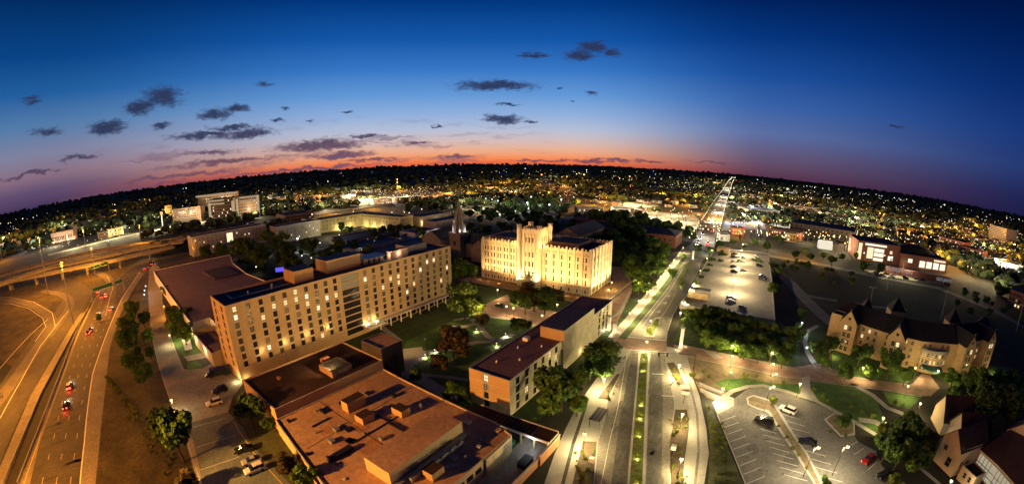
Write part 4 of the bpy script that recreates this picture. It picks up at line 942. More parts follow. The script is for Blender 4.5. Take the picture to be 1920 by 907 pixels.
t = thing('dark_roof_building', 'small red edged roof building beyond the park trees', 'building', (-180, 440, 0)); bldg(t, rect(-200, -160, 432, 455), 0, 9, brick_red, roof_maroon)
# ---- buildings west of the campus
t = thing('west_dormitory', 'pale six storey slab with few lit windows beside the viaducts', 'building', (-430, 134, 0))
we = [(3+i*4.6, 4.4+i*4.6, 2.5+k*2.9, 4.2+k*2.9) for i in range(18) for k in range(5) if not (i in (8, 9))]+[(38, 45, 7.5, 16.5, lit_pale)]
bldg(t, rect(-440, -420, 92, 176), 0, 19, grey_wall, roof_blue, {1: we}, frame=coping, litp=.1, seed=8); light((-419, 91, 8), 1500, SOD, .3); light((-417, 93, 14), 500, SOD, .3)
t = thing('west_dormitory_wing', 'lower pale wing continuing the slab behind big trees', 'building', (-405, 205, 0)); bldg(t, rect(-415, -398, 178, 232), 0, 17, grey_wall, roof_blue, {1: [(3+i*4.6, 4.4+i*4.6, 2.5+k*2.9, 4.2+k*2.9) for i in range(11) for k in range(4)]}, frame=coping, litp=.12, seed=9)
t = thing('courtyard_building', 'long cream L shaped building with a row of top windows', 'building', (-380, 280, 0))
cm = M('floodlit cream wall', (.5, .43, .22))
bldg(t, [(-430, 240), (-411, 240), (-411, 297), (-338, 297), (-338, 316), (-430, 316)], 0, 15, cm, roof_blue, {1: [(3+i*5, 4.4+i*5, 3+k*4, 5+k*4) for i in range(10) for k in range(3)], 2: [(2+i*3.3, 4+i*3.3, 12, 13.6, glass) for i in range(21)]+[(3+i*6.6, 4.4+i*6.6, 3+k*4, 5+k*4) for i in range(10) for k in range(2)]}, frame=coping, litp=.06)
rooftop(t, 'stair_tower', -431, -418, 226, 240, 0, 17, cm, roof_blue)
for x in (-400, -385, -370): light((x, 293, 1.5), 3500, (1, .78, .35), .3)
for y in (262, 280): light((-407, y, 1.5), 3500, (1, .78, .35), .3)
for k, (x0, x1, y0, y1, h, lab) in enumerate(((-352, -330, 322, 372, 13, 'pale two part classroom block with a bright stair window'), (-306, -288, 300, 352, 13, 'pale classroom block nearest the church spire'), (-300, -278, 262, 296, 8, 'low white building with bright entrance lights'), (-262, -240, 180, 290, 7, 'long low blue roofed hall left of the church'), (-300, -275, 190, 245, 6, 'dark low roofed hall among the courtyard trees'), (-345, -315, 210, 262, 6, 'flat blue roofed pavilion in the courtyard'), (-222, -200, 170, 215, 8, 'dark flat roofed hall directly behind the dormitory'))):
    t = thing('campus_hall', lab, 'building', ((x0+x1)/2, (y0+y1)/2, 0)); wm_ = [cream_dim, cream_dim, white_paint, grey_wall, grey_wall, cream_dim, roof_dark][k]
    bldg(t, rect(x0, x1, y0, y1), 0, h, wm_, roof_blue if k != 6 else roof_dark, {1: [(2+i*3.6, 3.4+i*3.6, 2+q*3.4, 4+q*3.4) for i in range(int((y1-y0-3)/3.6)) for q in range(max(1, int(h/3.6)))]}, frame=coping, litp=.08, seed=k)
light((-329, 321, 6), 2500, WARM, .4); light((-277, 270, 5), 2500, PALE, .4); light((-277, 288, 5), 1800, WHITE, .4); light((-326, 345, 4), 1500, PALE, .3)
# ---- parking garage deck
t = thing('parking_garage', 'open top parking deck brightly lit by pole lamps', 'garage', (-7, 285, 0))
deck = [(-31, 197), (17, 195), (17, 373), (-31, 363)]
mb = MB(); mb.prism(deck, 3.2, 3.8, 0, 1); mb.build('deck', [road_conc, M('deck concrete', (.42, .36, .26), .85, .14, .035)], t)
mb = MB()
for a, b in zip(deck, deck[1:]+deck[:1]): mb.obox(lerp(a, b, .5), (b[0]-a[0], b[1]-a[1]), math.hypot(b[0]-a[0], b[1]-a[1])-.1, .35, 2.6, 4.9)
mb.build('parapet', walk_conc, t)
mb = MB()
for i in range(22):
    for x in (-30.8, 16.6): y = 199+i*7.7; mb.box(x, x+.5, y, y+.5, 0, 3.2)
mb.each('column', road_conc, t)
mb = MB(); mb.box(-30.5, 16.5, 198, 361, .05, .1); mb.build('lower_floor', asphalt, t)
mb = MB()
for i in range(48):
    y = 215+i*2.75
    if y < 358: mb.box(-12, -7.1, y, y+.12, 3.805, 3.81); mb.box(-6.9, -2, y, y+.12, 3.805, 3.81); mb.box(-30, -25.5, y, y+.12, 3.805, 3.81); mb.box(11.5, 16.2, y, y+.12, 3.805, 3.81)
mb.build('bay_marking', paint_w, t)['kind'] = 'stuff'
k = thing('stair_kiosk', 'small open stair shelter with bright light at the deck edge', 'kiosk', (-24, 219, 3.8)); mb = MB(); mb.box(-29.5, -19, 213, 213.3, 3.85, 6.8); mb.box(-29.5, -29.2, 213.3, 222, 3.85, 6.8); mb.build('wall', M('yellow wall', (.55, .45, .25)), k); mb = MB(); mb.box(-30, -18.5, 220.5, 224, 6.8, 7.1); mb.build('roof', metal_dark, k); mb = MB(); [mb.box(x, x+.25, 222, 222.25, 3.85, 6.8) for x in (-29.3, -19.2)]; mb.each('post', metal_grey, k)
light((-24, 217.5, 6.2), 900, WARM, .25)
t = thing('garage_ramp_house', 'small tan stair house at the far corner of the parking deck', 'building', (-22, 356, 3.8)); bldg(t, rect(-28, -17, 350, 360), 3.85, 7.2, tan_wall, roof_red, {0: [(3, 6, 4.2, 6.4, glass)]}, par=.2)
# ---- residence hall with gables (east)
def gpt(u, v, z): return P(u, v, z)
t = thing('gabled_residence', 'tan gabled residence hall with dark shingle roofs and curved entrance front', 'building', (88, 178, 0))
gs = M('gabled hall stone', (.48, .345, .17), .85, .18, .4); H = 15.0
front = [(43, 190), (66, 175), (84, 169.5), (94, 170.5), (104, 171), (126, 182), (140, 196)]
back = [(132, 206), (118, 193), (102, 186), (84, 185), (70, 190), (50, 204)]
poly = front+back; wins = {}
for i in range(len(front)-1):
    a, b = front[i], front[i+1]; L = math.hypot(b[0]-a[0], b[1]-a[1]); n = int((L-2)/3.1)
    wins[i] = [(1.5+j*3.1, 2.8+j*3.1, 1.2+k*3, 2.9+k*3) for j in range(n) for k in range(4)]
rg = random.Random(21)
bldg(t, poly, 0, 13, gs, roof_shingle, wins, flat=False, frame=M('window frame', (.3, .27, .2)), litp=.12, sty='mt', seed=4)
mb = MB()
mid = [((a[0]+b[0])/2, (a[1]+b[1])/2) for a, b in ((front[0], back[5]), (front[1], back[4]), (front[2], back[3]), (front[3], back[3]), (front[4], back[2]), (front[5], back[1]), (front[6], back[0]))]
for i in range(6):
    o1, o2 = front[i], front[i+1]; mb.face([(o1[0], o1[1]-.3, 12.9), (o2[0], o2[1]-.3, 12.9), (*mid[i+1], 19), (*mid[i], 19)])
bk = [back[5], back[4], back[3], back[3], back[2], back[1], back[0]]
for i in range(6): mb.face([(*bk[i+1], 13), (*bk[i], 13), (*mid[i], 19), (*mid[i+1], 19)])
mb.face([(*front[0], 13), (*mid[0], 19), (*back[5], 13)]); mb.face([(*front[6], 13), (*back[0], 13), (*mid[6], 19)])
mb.build('main_roof', roof_shingle, t)
def gable_bay(c, d, w, dep, h, hz, lit=()):
    """projecting bay: c front centre, d outward direction"""
    l = math.hypot(*d); d = (d[0]/l, d[1]/l); n = (-d[1], d[0])
    fa = (c[0]-n[0]*w/2, c[1]-n[1]*w/2); fb = (c[0]+n[0]*w/2, c[1]+n[1]*w/2); ba = (fa[0]-d[0]*dep, fa[1]-d[1]*dep); bb = (fb[0]-d[0]*dep, fb[1]-d[1]*dep)
    pl = [fb, fa, ba, bb]; pl2 = ccw(pl)
    # edge of the front
    idx = [i for i in range(4) if {tuple(pl2[i]), tuple(pl2[(i+1) % 4])} == {tuple(fa), tuple(fb)}][0]
    ws = []
    for q in range(4):
        for s in (-1, 1): ws.append((w/2+s*1.1-.8, w/2+s*1.1+.8, 1.0+q*3.1, 3.1+q*3.1, lit_pale if (q, s) in lit else glass))
    bldg(t, pl2, 0, h, gs, roof_shingle, {idx: ws}, flat=False, frame=M('window frame', (.3, .27, .2)), name='bay_wall', sty='mt')
    mb = MB(); R0 = (c[0]+d[0]*.1, c[1]+d[1]*.1); R1 = (c[0]-d[0]*(dep+4), c[1]-d[1]*(dep+4)); mb.gable(R0, R1, w/2, h, hz, 0, .25, None); mb.build('bay_roof', roof_shingle, t)
    mb = MB(); F = (c[0]+d[0]*.02, c[1]+d[1]*.02); mb.face([(F[0]-n[0]*w/2, F[1]-n[1]*w/2, h), (F[0]+n[0]*w/2, F[1]+n[1]*w/2, h), (F[0], F[1], hz+.1)]); G = (c[0]+d[0]*.3, c[1]+d[1]*.3)
    mb.cyl((G[0], G[1]), .18, .05, hz, hz+.8, 6); mb.build('gable', gs, t)
    mb = MB(); mb.obox((c[0]+d[0]*.08, c[1]+d[1]*.08), n, 1.1, .1, h+.9, h+2.0); mb.build('gable_window', glass, t)
gable_bay((49.5, 178.5), (-.55, -1), 8.2, 9, 14, 19, {(3, -1)}); gable_bay((69.5, 166.2), (-.5, -1), 8.2, 9, 14, 19, {(3, 1)})
gable_bay((110, 167.2), (.35, -1), 7.5, 9, 14, 19, {(3, 1)}); gable_bay((129.5, 178.6), (.45, -1), 7.5, 9, 14, 19, {(3, 1), (3, -1)})
bldg(t, [(42, 184), (46.5, 181.5), (50, 187), (45, 190)], 0, 15.5, gs, roof_shingle, name='end_tower', rname='tower_roof')
mb = MB()   # curved entrance bay with balcony
for i in range(9): a0, a1 = math.pi*(1.12+i*.085), math.pi*(1.12+(i+1)*.085); mb.wall((92+8*math.cos(a0), 172+5*math.sin(a0)), (92+8*math.cos(a1), 172+5*math.sin(a1)), 0, 9.2)
mb.build('curved_bay', gs, t)
for i in range(9):
    a0, a1 = math.pi*(1.12+i*.085), math.pi*(1.12+(i+1)*.085); p, q = (92+8*math.cos(a0), 172+5*math.sin(a0)), (92+8*math.cos(a1), 172+5*math.sin(a1)); L = math.hypot(q[0]-p[0], q[1]-p[1]); d = ((q[0]-p[0])/L, (q[1]-p[1])/L)
    for k in range(3): window(t, (p[0]+d[1]*.22, p[1]-d[0]*.22), d, L*.2, L*.8, 1.2+k*2.9, 3+k*2.9, glass if rg.random() > .1 else lit_warm, coping, 't', 150)
mb = MB()
for i in range(9): a0, a1 = math.pi*(1.12+i*.085), math.pi*(1.12+(i+1)*.085); p, q = (92+8.5*math.cos(a0), 172+5.5*math.sin(a0)), (92+8.5*math.cos(a1), 172+5.5*math.sin(a1)); mb.wall(p, q, 8.9, 10.3); mb.wall(q, p, 8.9, 10.3); mb.face([(*p, 9.25), (*q, 9.25), (92, 172, 9.25)])
mb.build('balcony', coping, t)
mb = MB(); mb.cyl((91, 165.5), 5.2, 5.2, 3.3, 3.7, 16); mb.build('entrance_canopy', M('green canopy', (.05, .16, .12)), t)
for (x, y) in ((44, 172), (58, 162), (76, 158), (84, 160), (99, 158), (108, 156), (121, 164), (135, 174)): light((x, y, 2.2), 900, (1, .70, .30), .3)  # wash lights added along the residence front, no fixtures
# far left wing tower roofs seen against the field
for (x, y, w_, h0, h1, lab) in ((92, 232, 9, 8, 15, 'tall pale pyramid roof pavilion beyond the gabled residence'), (70, 222, 7, 8, 15, 'small pointed grey roof beyond the gabled residence'), (128, 224, 8, 8, 15, 'low pyramid roofed pavilion right of the tall one')):
    t = thing('pavilion', lab, 'building', (x, y, 0)); mb = MB(); mb.box(x-w_/2, x+w_/2, y-w_/2, y+w_/2, 0, h0); mb.build('wall', gs, t); mb = MB(); c = w_/2+.5
    for a, b in (((-c, -c), (c, -c)), ((c, -c), (c, c)), ((c, c), (-c, c)), ((-c, c), (-c, -c))): mb.face([(x+a[0], y+a[1], h0), (x+b[0], y+b[1], h0), (x, y, h1)])
    mb.build('roof', roof_shingle, t)
# ---- east lodge buildings, lower right
t = thing('education_centre', 'tan gabled building with brown pitched roofs and raised lettering, lower right', 'building', (88, 100, 0))
lw = M('lodge wall', (.46, .34, .21), .85, .12, .3)
def lodge(x0, x1, y0, y1, h, hz, axis, win=(), nm='wing_wall', eaves=.6):
    mb = MB(); mb.box(x0, x1, y0, y1, 0, h)
    if axis == 'x': mb.gable((x0, (y0+y1)/2), (x1, (y0+y1)/2), (y1-y0)/2, h, hz, 1, eaves, 0)
    else: mb.gable(((x0+x1)/2, y0), ((x0+x1)/2, y1), (x1-x0)/2, h, hz, 1, eaves, 0)
    mb.build(nm, [lw, roof_shingle2], t)
bldg(t, [(70.5, 104), (74.5, 96), (84, 100), (80, 108.5)], 0, 9, lw, roof_shingle2, {0: [(1.5, 3.2, 5.2, 6.8, glass), (4.5, 6.5, 1.5, 4.5, glass)], 1: [(2, 3.2, 3, 4.6, glass), (5, 6.2, 3, 4.6, glass)]}, flat=False, name='front_wing')
mb = MB(); mb.gable((71.8, 99.6), (85.5, 106), 4.4, 9, 13.5, 0, .5, None); mb.face([(70.45, 103.8, 9), (74.45, 95.9, 9), (72.2, 99.8, 13.4)], 1); mb.build('front_roof', [roof_shingle2, lw], t)
lodge(80, 92, 107, 118, 6, 12, 'x', nm='middle_wing'); lodge(78, 90, 118.5, 129, 5.5, 12, 'x', nm='rear_wing')
bldg(t, [(76.5, 95.5), (82, 98), (84.5, 92.5), (79.5, 90)], 0, 4.6, lw, roof_brown, {3: [(1.6, 2.8, 1.6, 3.4, glass), (3.8, 5, 1.6, 3.4, glass)]}, par=.3, name='porch_wall')
mb = MB(); mb.prism([(84, 100), (88, 92), (93, 76), (120, 80), (112, 112), (92, 106)], 0, 7.5); mb.build('long_wing', lw, t)
mb = MB(); mb.face([(83.4, 99.6, 7.4), (87.2, 91.8, 7.4), (92.3, 75.5, 7.4), (104, 82, 13), (98, 104, 13)]); mb.face([(104, 82, 13), (120, 80, 7.4), (112, 112, 7.4), (98, 104, 13)]); mb.face([(98, 104, 13), (112, 112, 7.4), (92, 106, 7.4), (83.4, 99.6, 7.4)]); mb.face([(104, 82, 13), (92.3, 75.5, 7.4), (120, 80, 7.4)]); mb.build('long_roof', roof_shingle2, t)
mb = MB()
gw = [(84.2, 99), (87.4, 91.8), (92.4, 76)]
mb.wall(gw[0], gw[1], 1, 6.6); mb.wall(gw[1], gw[2], 1, 6.6); 
for v in range(len(mb.v)): pass
mb.v = [(x-.25, y-.15, z) for x, y, z in mb.v]; mb.build('glazed_front', ME('lit glass block', (.95, .82, .55), .42), t)
for (p_, q_) in ((gw[0], gw[1]), (gw[1], gw[2])):
    L_ = math.hypot(q_[0]-p_[0], q_[1]-p_[1]); mb = MB()
    for i in range(int(L_/1.6)): z_ = lerp(p_, q_, (i+.5)*1.6/L_); mb.box(z_[0]-.45, z_[0]-.28, z_[1]-.3, z_[1]-.13, 1, 6.6)
    for z_ in (2.4, 4.2): mb.obox((lerp(p_, q_, .5)[0]-.36, lerp(p_, q_, .5)[1]-.2), (q_[0]-p_[0], q_[1]-p_[1]), L_, .14, z_, z_+.16)
    o = mb.build('mullion', metal_grey, t); o['kind'] = 'stuff'
# gable with lettering
ga = P(1876, 832, 6.5); gb = P(1925, 868, 6.5); L = math.hypot(gb[0]-ga[0], gb[1]-ga[1]); d = ((gb[0]-ga[0])/L, (gb[1]-ga[1])/L)
n = (d[1], -d[0]); W_ = 11.0; gb = (ga[0]+d[0]*W_, ga[1]+d[1]*W_)
mb = MB(); mb.face([(*ga, 5.5), (*gb, 5.5), (*gb, 11.5), (ga[0]+d[0]*W_*.5, ga[1]+d[1]*W_*.5, 16.2), (*ga, 11.5)])
gi = (-n[0]*9, -n[1]*9)
mb.face([(*ga, 11.5), (ga[0]+d[0]*W_/2, ga[1]+d[1]*W_/2, 16.2), (ga[0]+d[0]*W_/2+gi[0], ga[1]+d[1]*W_/2+gi[1], 16.2), (ga[0]+gi[0], ga[1]+gi[1], 11.5)], 1)
mb.face([(*gb, 11.5), (ga[0]+d[0]*W_/2, ga[1]+d[1]*W_/2, 16.2), (ga[0]+d[0]*W_/2+gi[0], ga[1]+d[1]*W_/2+gi[1], 16.2), (gb[0]+gi[0], gb[1]+gi[1], 11.5)], 1)
mb.face([(*ga, 5.5), (*ga, 11.5), (ga[0]+gi[0], ga[1]+gi[1], 11.5), (ga[0]+gi[0], ga[1]+gi[1], 5.5)]); mb.build('sign_gable', [lw, roof_shingle2], t)
def text(s, loc, ang, size, mat, parent, name='lettering'):
    cu = bpy.data.curves.new(name, 'FONT'); cu.body = s; cu.size = size; cu.extrude = .04; cu.align_x = 'CENTER'
    ob = bpy.data.objects.new(name, cu); COL.objects.link(ob)
    dg = bpy.context.evaluated_depsgraph_get(); me = bpy.data.meshes.new_from_object(ob.evaluated_get(dg)); bpy.data.objects.remove(ob)
    me.materials.clear(); me.materials.append(mat); o = bpy.data.objects.new(name, me); COL.objects.link(o)
    off = ORG.get(parent.name, Vector((0, 0, 0))); o.parent = parent; o.location = Vector(loc)-off; o.rotation_euler = (math.pi/2, 0, ang); return o
ang = math.atan2(d[1], d[0]); c = (ga[0]+d[0]*5.2+n[0]*.12, ga[1]+d[1]*5.2+n[1]*.12)
text('Lied', (*c, 9.7), ang, 2.6, ME('sign letters', (1, .8, .5), .8), t); text('Education Center', (*c, 8.7), ang, .95, MC['sign letters'], t)
light((c[0]+n[0]*4, c[1]+n[1]*4, 6.5), 260, (1, .7, .4), .2)
light((78, 88, 3), 600, PALE, .2); light((90, 79, 6), 500, PALE, .3)
light((79.5, 114, 3), 150, (.8, 1, .9), .2)
# ---------------------------------------------------------------- prototypes
rnd = random.Random(11)
def tree_proto(name, R, H, leafm, n, seed, leaf=.62, lobes=13, trunk_r=.3, flat=.85):
    r = random.Random(seed); t = thing(name, None, 'tree'); 
    mb = MB(); hc = H-R*flat; mb.tube((0, 0, 0), (.1, .05, hc*.6), trunk_r, trunk_r*.7, 7)
    for k in range(5):
        a = k*1.26+r.random(); mb.tube((.1, .05, hc*.5+.15*k*R/5), (R*.55*math.cos(a), R*.55*math.sin(a), hc+R*.2*r.random()), trunk_r*.5, .06, 5)
    mb.build('trunk', bark, t)
    mb = MB(); L = []
    for k in range(lobes):
        a = r.random()*6.283; q = R*(.15+.62*r.random()**.7); z = hc+R*flat*(r.random()*1.35-.6)*(1-.35*q/R); L.append((q*math.cos(a), q*math.sin(a), z, R*(.2+.22*r.random())))
    L.append((R*.1, 0, hc, R*.5))
    tot = sum(l[3]**2 for l in L)
    for (x, y, z, s) in L:
        for i in range(int(n*s*s/tot)):
            while True:
                v = Vector((r.uniform(-1, 1), r.uniform(-1, 1), r.uniform(-1, 1)))
                if .15 < v.length < 1: break
            v = v.normalized()*(s*(.62+.55*r.random()**.7)); c = Vector((x, y, z))+Vector((v.x, v.y, v.z*.85))
            u = Vector((r.uniform(-1, 1), r.uniform(-1, 1), r.uniform(-.8, .8))).normalized(); w = u.cross(v.normalized()+Vector((.01, .02, .3))).normalized(); k = leaf*(.6+.7*r.random())
            mb.face([c-u*k*.5-w*k*.4, c+u*k*.5-w*k*.35, c+u*k*.45+w*k*.4, c-u*k*.4+w*k*.35])
    mb.build('crown', leafm, t); return proto_done(t)
TP = {'a': [tree_proto('deciduous_tree', 5, 10, leaf_a, 2600, s, .62) for s in (1, 2, 3)], 'b': [tree_proto('deciduous_tree', 5, 10, leaf_b, 2600, s, .62, 11) for s in (4, 5)],
      'c': [tree_proto('ornamental_tree', 5, 9.5, leaf_c, 2300, 6, .6)], 's': [tree_proto('shrub', 1.5, 2.4, leaf_d, 420, s, .32, 6, .07) for s in (7, 8)], 'y': [tree_proto('deciduous_tree', 5, 10, leaf_d, 2200, 9, .6)]}
TC = []
def tree(u, v, rp, kind='a', label=None, group=None, hz=None, squash=1.0):
    R = 4.0
    for _ in range(5):
        z = R*1.05+1; p = P(u, v, z); D = math.sqrt(p[0]**2+p[1]**2+(CAMH-z)**2); R = rp*D/F_PX
    pr = rnd.choice(TP[kind]); s = R/5 if kind != 's' else R/1.5; squash = squash*rnd.uniform(.82, 1.22)
    o = place(pr, (p[0], p[1], 0), rnd.random()*6.28, (s, s, s*squash), label, group); TC.append(o); return o
def lamp_proto(name, h, globe, gm, double=False, arm=0):
    t = thing(name, None, 'lamp post'); mb = MB(); mb.cyl((0, 0), .16, .13, 0, .5, 8); mb.cyl((0, 0), .07, .055, .5, h, 8)
    if arm: mb.tube((0, 0, h-.1), (arm, 0, h+.1), .05)
    mb.each('pole', metal_dark, t); mb = MB(); mb.ball((arm, 0, h+globe*.75), globe, 8, 0, .9); mb.build('lamp_globe', gm, t)
    mb = MB(); mb.cyl((arm, 0), globe*.5, globe*.15, h+globe*1.6, h+globe*1.9, 8); mb.build('lamp_cap', metal_dark, t); return proto_done(t)
LP = {'w': lamp_proto('lamp_post', 4.6, .52, lamp_warm), 'c': lamp_proto('lamp_post', 4.6, .52, lamp_white), 'o': lamp_proto('lamp_post', 6, .42, lamp_sod), 'h': lamp_proto('lamp_post', 9, .5, lamp_warm, arm=1.0), 'b': lamp_proto('bollard_light', .9, .2, lamp_warm)}
LMUL = {'low lights of the quad': 4.5, 'lamps around the residence lawn': 4, 'lamps by the promenade trees': 3.5, 'entrance lamps of the residence': 3, 'lamps on the winding path': 2.5, 'pale side street lamps': 2.5, 'lamps along the park walk': 5, 'lamps on the west pavement': 8.5, 'lamps beside the curved path': 6, 'lamps on the median': 6.5, 'lamps on the deck side of the boulevard': 6, 'pole lamps on the parking deck': 3.4, 'car park pole lamps': 2.4, 'lamps at the west end of the promenade': 4.5, 'white lamps beyond the hall': .8, 'plaza lamps': 4.5, 'drive lamps': 2.5, 'courtyard lamps': 1.2}
LZ = {'w': 5, 'c': 5, 'o': 6.4, 'h': 9.3, 'b': 1.1}
LCOL = {'w': (1, .76, .34), 'c': (.88, .94, 1), 'o': SOD, 'h': (1, .80, .46), 'b': (1, .8, .45)}
def lamp(u, v, label, group, kind='w', power=700, size=1.0, pos=None, z0=0.0):
    z = LZ[kind]; p = pos or P(u, v, z*size+z0); o = place(LP[kind], (p[0], p[1], z0), 0, size, label, group); 
    if power: light((p[0]+.35, p[1]-.35, z0+(z-.9)*size), power*LMUL.get(group, 1.6)*1.0, LCOL[kind], .3)
    return o
def car_proto(name, cat, paint, L=4.7, Wd=1.85, H=1.5, kind='sedan', lights=0):
    t = thing(name, None, cat); hw = Wd/2; l = L/2
    if kind == 'sedan': prof = [(-l, .35), (-l, .85), (-l*.92, .98), (-l*.6, 1.0), (l*.38, .95), (l*.85, .82), (l, .65), (l, .35)]; cab = [(-l*.72, .98), (-l*.42, H), (l*.08, H), (l*.42, .94)]
    elif kind == 'suv': prof = [(-l, .4), (-l, 1.0), (-l*.95, 1.1), (l*.45, 1.05), (l*.9, .95), (l, .75), (l, .4)]; cab = [(-l*.93, 1.08), (-l*.8, H), (l*.1, H), (l*.45, 1.03)]
    else: prof = [(-l, .5), (-l, 2.6), (l*.35, 2.6), (l*.36, 1.2), (l*.9, 1.1), (l, .8), (l, .5)]; cab = [(l*.37, 1.2), (l*.38, 2.0), (l*.62, 2.0), (l*.78, 1.15)]
    mb = MB(); n = len(prof)
    for sgn in (-1, 1): mb.face([(x, sgn*hw*(.9 if z > .9 and kind != 'truck' else 1), z) for x, z in (prof if sgn > 0 else prof[::-1])])
    for i in range(n):
        a, b = prof[i], prof[(i+1) % n]; wa = hw*(.9 if a[1] > .9 and kind != 'truck' else 1); wb = hw*(.9 if b[1] > .9 and kind != 'truck' else 1)
        mb.face([(a[0], -wa, a[1]), (a[0], wa, a[1]), (b[0], wb, b[1]), (b[0], -wb, b[1])])
    rw = hw*.72; mb.box(cab[1][0], cab[2][0], -rw, rw, H-.02, H+.04); mb.build('body', paint, t)
    mb = MB(); bw = hw*.86
    A = [(cab[0][0], cab[0][1], bw), (cab[1][0], cab[1][1]-.03, rw), (cab[2][0], cab[2][1]-.03, rw), (cab[3][0], cab[3][1], bw)]
    for i in range(3): a, b = A[i], A[i+1]; mb.face([(a[0], -a[2], a[1]), (a[0], a[2], a[1]), (b[0], b[2], b[1]), (b[0], -b[2], b[1])])
    for s in (-1, 1): mb.face([(a[0], s*a[2], a[1]) for a in (A if s > 0 else A[::-1])])
    mb.build('windows', M('car glass', (.01, .012, .015), .08), t)
    for sx in (-.62, .6):
        for sy in (-1, 1): mb = MB(); mb.tube((l*sx, sy*(hw-.22), .34), (l*sx, sy*(hw+.02), .34), .34, .34, 12); mb.build('wheel', M('tyre', (.015, .015, .015)), t)
    for sy in (-1, 1):
        mb = MB(); mb.box(l-.05, l+.02, sy*hw*.72-.17, sy*hw*.72+.17, .58, .74); mb.build('headlight', ME('headlight on', (1, .93, .75), 25) if lights else M('headlight glass', (.5, .5, .5), .2), t)
        mb = MB(); q = .12 if not lights else .2; mb.box(-l-.03, -l+.05, sy*hw*.72-.2, sy*hw*.72+.2, .66, .7+q); mb.build('tail_light', lamp_red if lights else M('tail light lens', (.25, .01, .01), .3), t)
    return proto_done(t)
pw = M('white car paint', (.7, .66, .6), .3, .05); pk = M('black car paint', (.015, .016, .02), .25, .1); pg = M('silver car paint', (.3, .3, .3), .3, .08); pr_ = M('red car paint', (.28, .012, .012), .3, .1); pb = M('blue grey car paint', (.08, .1, .14), .3, .1)
CP = {}
for k, m in (('w', pw), ('k', pk), ('g', pg), ('r', pr_), ('b', pb)):
    CP['s'+k] = car_proto('parked_car', 'car', m); CP['u'+k] = car_proto('parked_car', 'car', m, 4.9, 1.95, 1.75, 'suv')
CP['t'] = car_proto('box_truck', 'truck', pk, 8.5, 2.3, 2.6, 'truck'); CP['m'] = car_proto('moving_car', 'car', pk, 4.8, 1.9, 1.5, 'sedan', 1); CP['mw'] = car_proto('moving_car', 'car', pg, 4.9, 1.95, 1.7, 'suv', 1)
def tailglow(k, a, b):
    if k in ('m', 'mw'):
        dx, dy = b[0]-a[0], b[1]-a[1]; l = math.hypot(dx, dy); c = ((a[0]+b[0])/2, (a[1]+b[1])/2)
        light((c[0]-dx/l*4.2, c[1]-dy/l*4.2, .9), 700, (1, .05, .02), .2); light((c[0]+dx/l*6, c[1]+dy/l*6, 1.0), 500, (1, .85, .6), .2)
def car(k, u0, v0, u1, v1, label, group=None, z=0.0, s=1.24):
    a, b = P(u0, v0, z+.5), P(u1, v1, z+.5)
    return tailglow(k, a, b) or place(CP[k], ((a[0]+b[0])/2, (a[1]+b[1])/2, z+.03), math.atan2(b[1]-a[1], b[0]-a[0]), s, label, group)
# ---------------------------------------------------------------- high masts
def mast(p, h, label, power, vis=True, col=SOD, spots=None):
    t = thing('high_mast', label, 'light mast', (*p, 0), 'high mast lights of the interchange'); mb = MB(); mb.cyl(p, .45, .18, 0, h, 8); mb.each('pole', metal_grey, t)
    for k in range(4): a = k*math.pi/2+.5; mb = MB(); x, y = p[0]+1.3*math.cos(a), p[1]+1.3*math.sin(a); mb.tube((p[0], p[1], h-.3), (x, y, h-.1), .07); mb.cyl((x, y), .5, .35, h-.2, h+.3, 8, 0); mb.ball((x, y, h-.25), .42, 8, 1, .5); mb.build('luminaire', [metal_grey, lamp_sod], t)
    light((p[0], p[1], h-1.6), power, col, .5)
mast(P(91.6, 554.6), 46, 'tall light mast standing between the ramps on the left', 700000)
mast((-104, -58), 34, 'light mast on the near side of the highway below the frame', 520000); mast((-205, -70), 34, 'light mast on the far highway verge at the left', 400000)
light((-104, -56.5, 33), 900000, (1, .46, .10), .2, 44, (-74, 60, 5), .5)
mast((-290, -30), 36, 'light mast by the highway loop ramp', 420000)
mast(P(2, 480, 8), 30, 'light mast beside the upper viaduct at the left edge', 420000)
mast(P(160, 462, 8), 30, 'light mast behind the upper viaduct', 380000); mast(P(265, 458, 8), 30, 'light mast near the pale west dormitory', 150000); mast(P(180, 520), 26, 'light mast between viaducts and the sign gantry', 240000)
mast(P(745, 372), 42, 'orange light mast on the horizon road above the cream building', 60000)
# ---------------------------------------------------------------- lamps
def row(pts, lab, grp, **k):
    for i, (u, v) in enumerate(pts): lamp(u, v, lab % ORD[i], grp, **k)
row([(1281, 464), (1272, 479), (1264, 487), (1256, 497), (1248, 507), (1239, 518), (1228.5, 532), (1214, 547), (1198, 564), (1181, 587)][::-1], '%s lamp from the south along the hedge walk beside the park', 'lamps along the park walk', power=1500)
row([(1276, 586), (1284, 566), (1296.5, 541), (1302, 532), (1313, 507), (1325.6, 484), (1335, 469)], '%s lamp from the south between the boulevard and the parking deck', 'lamps on the deck side of the boulevard', power=800)
row([(1096, 813), (1132.5, 710)], '%s lamp from the south on the west pavement of the boulevard', 'lamps on the west pavement', power=1200)
row([(1278, 860), (1280, 776)], '%s lamp from the south in the bed beside the curved path', 'lamps beside the curved path', power=1200)
row([(1213, 640), (1220.5, 601)], '%s lamp from the south on the boulevard median', 'lamps on the median', power=1000)
row([(1355.7, 728), (1371, 697), (1373, 667), (1373.6, 648)], '%s lamp going north from the car park ramp', 'lamps at the west end of the promenade', power=900)
row([(1448, 661), (1450, 682), (1500.5, 719)], '%s lamp eastward along the brick promenade trees', 'lamps by the promenade trees', power=700)
row([(1513, 651), (1504, 605)], '%s lamp from the south on the winding path', 'lamps on the winding path', kind='c', power=500)
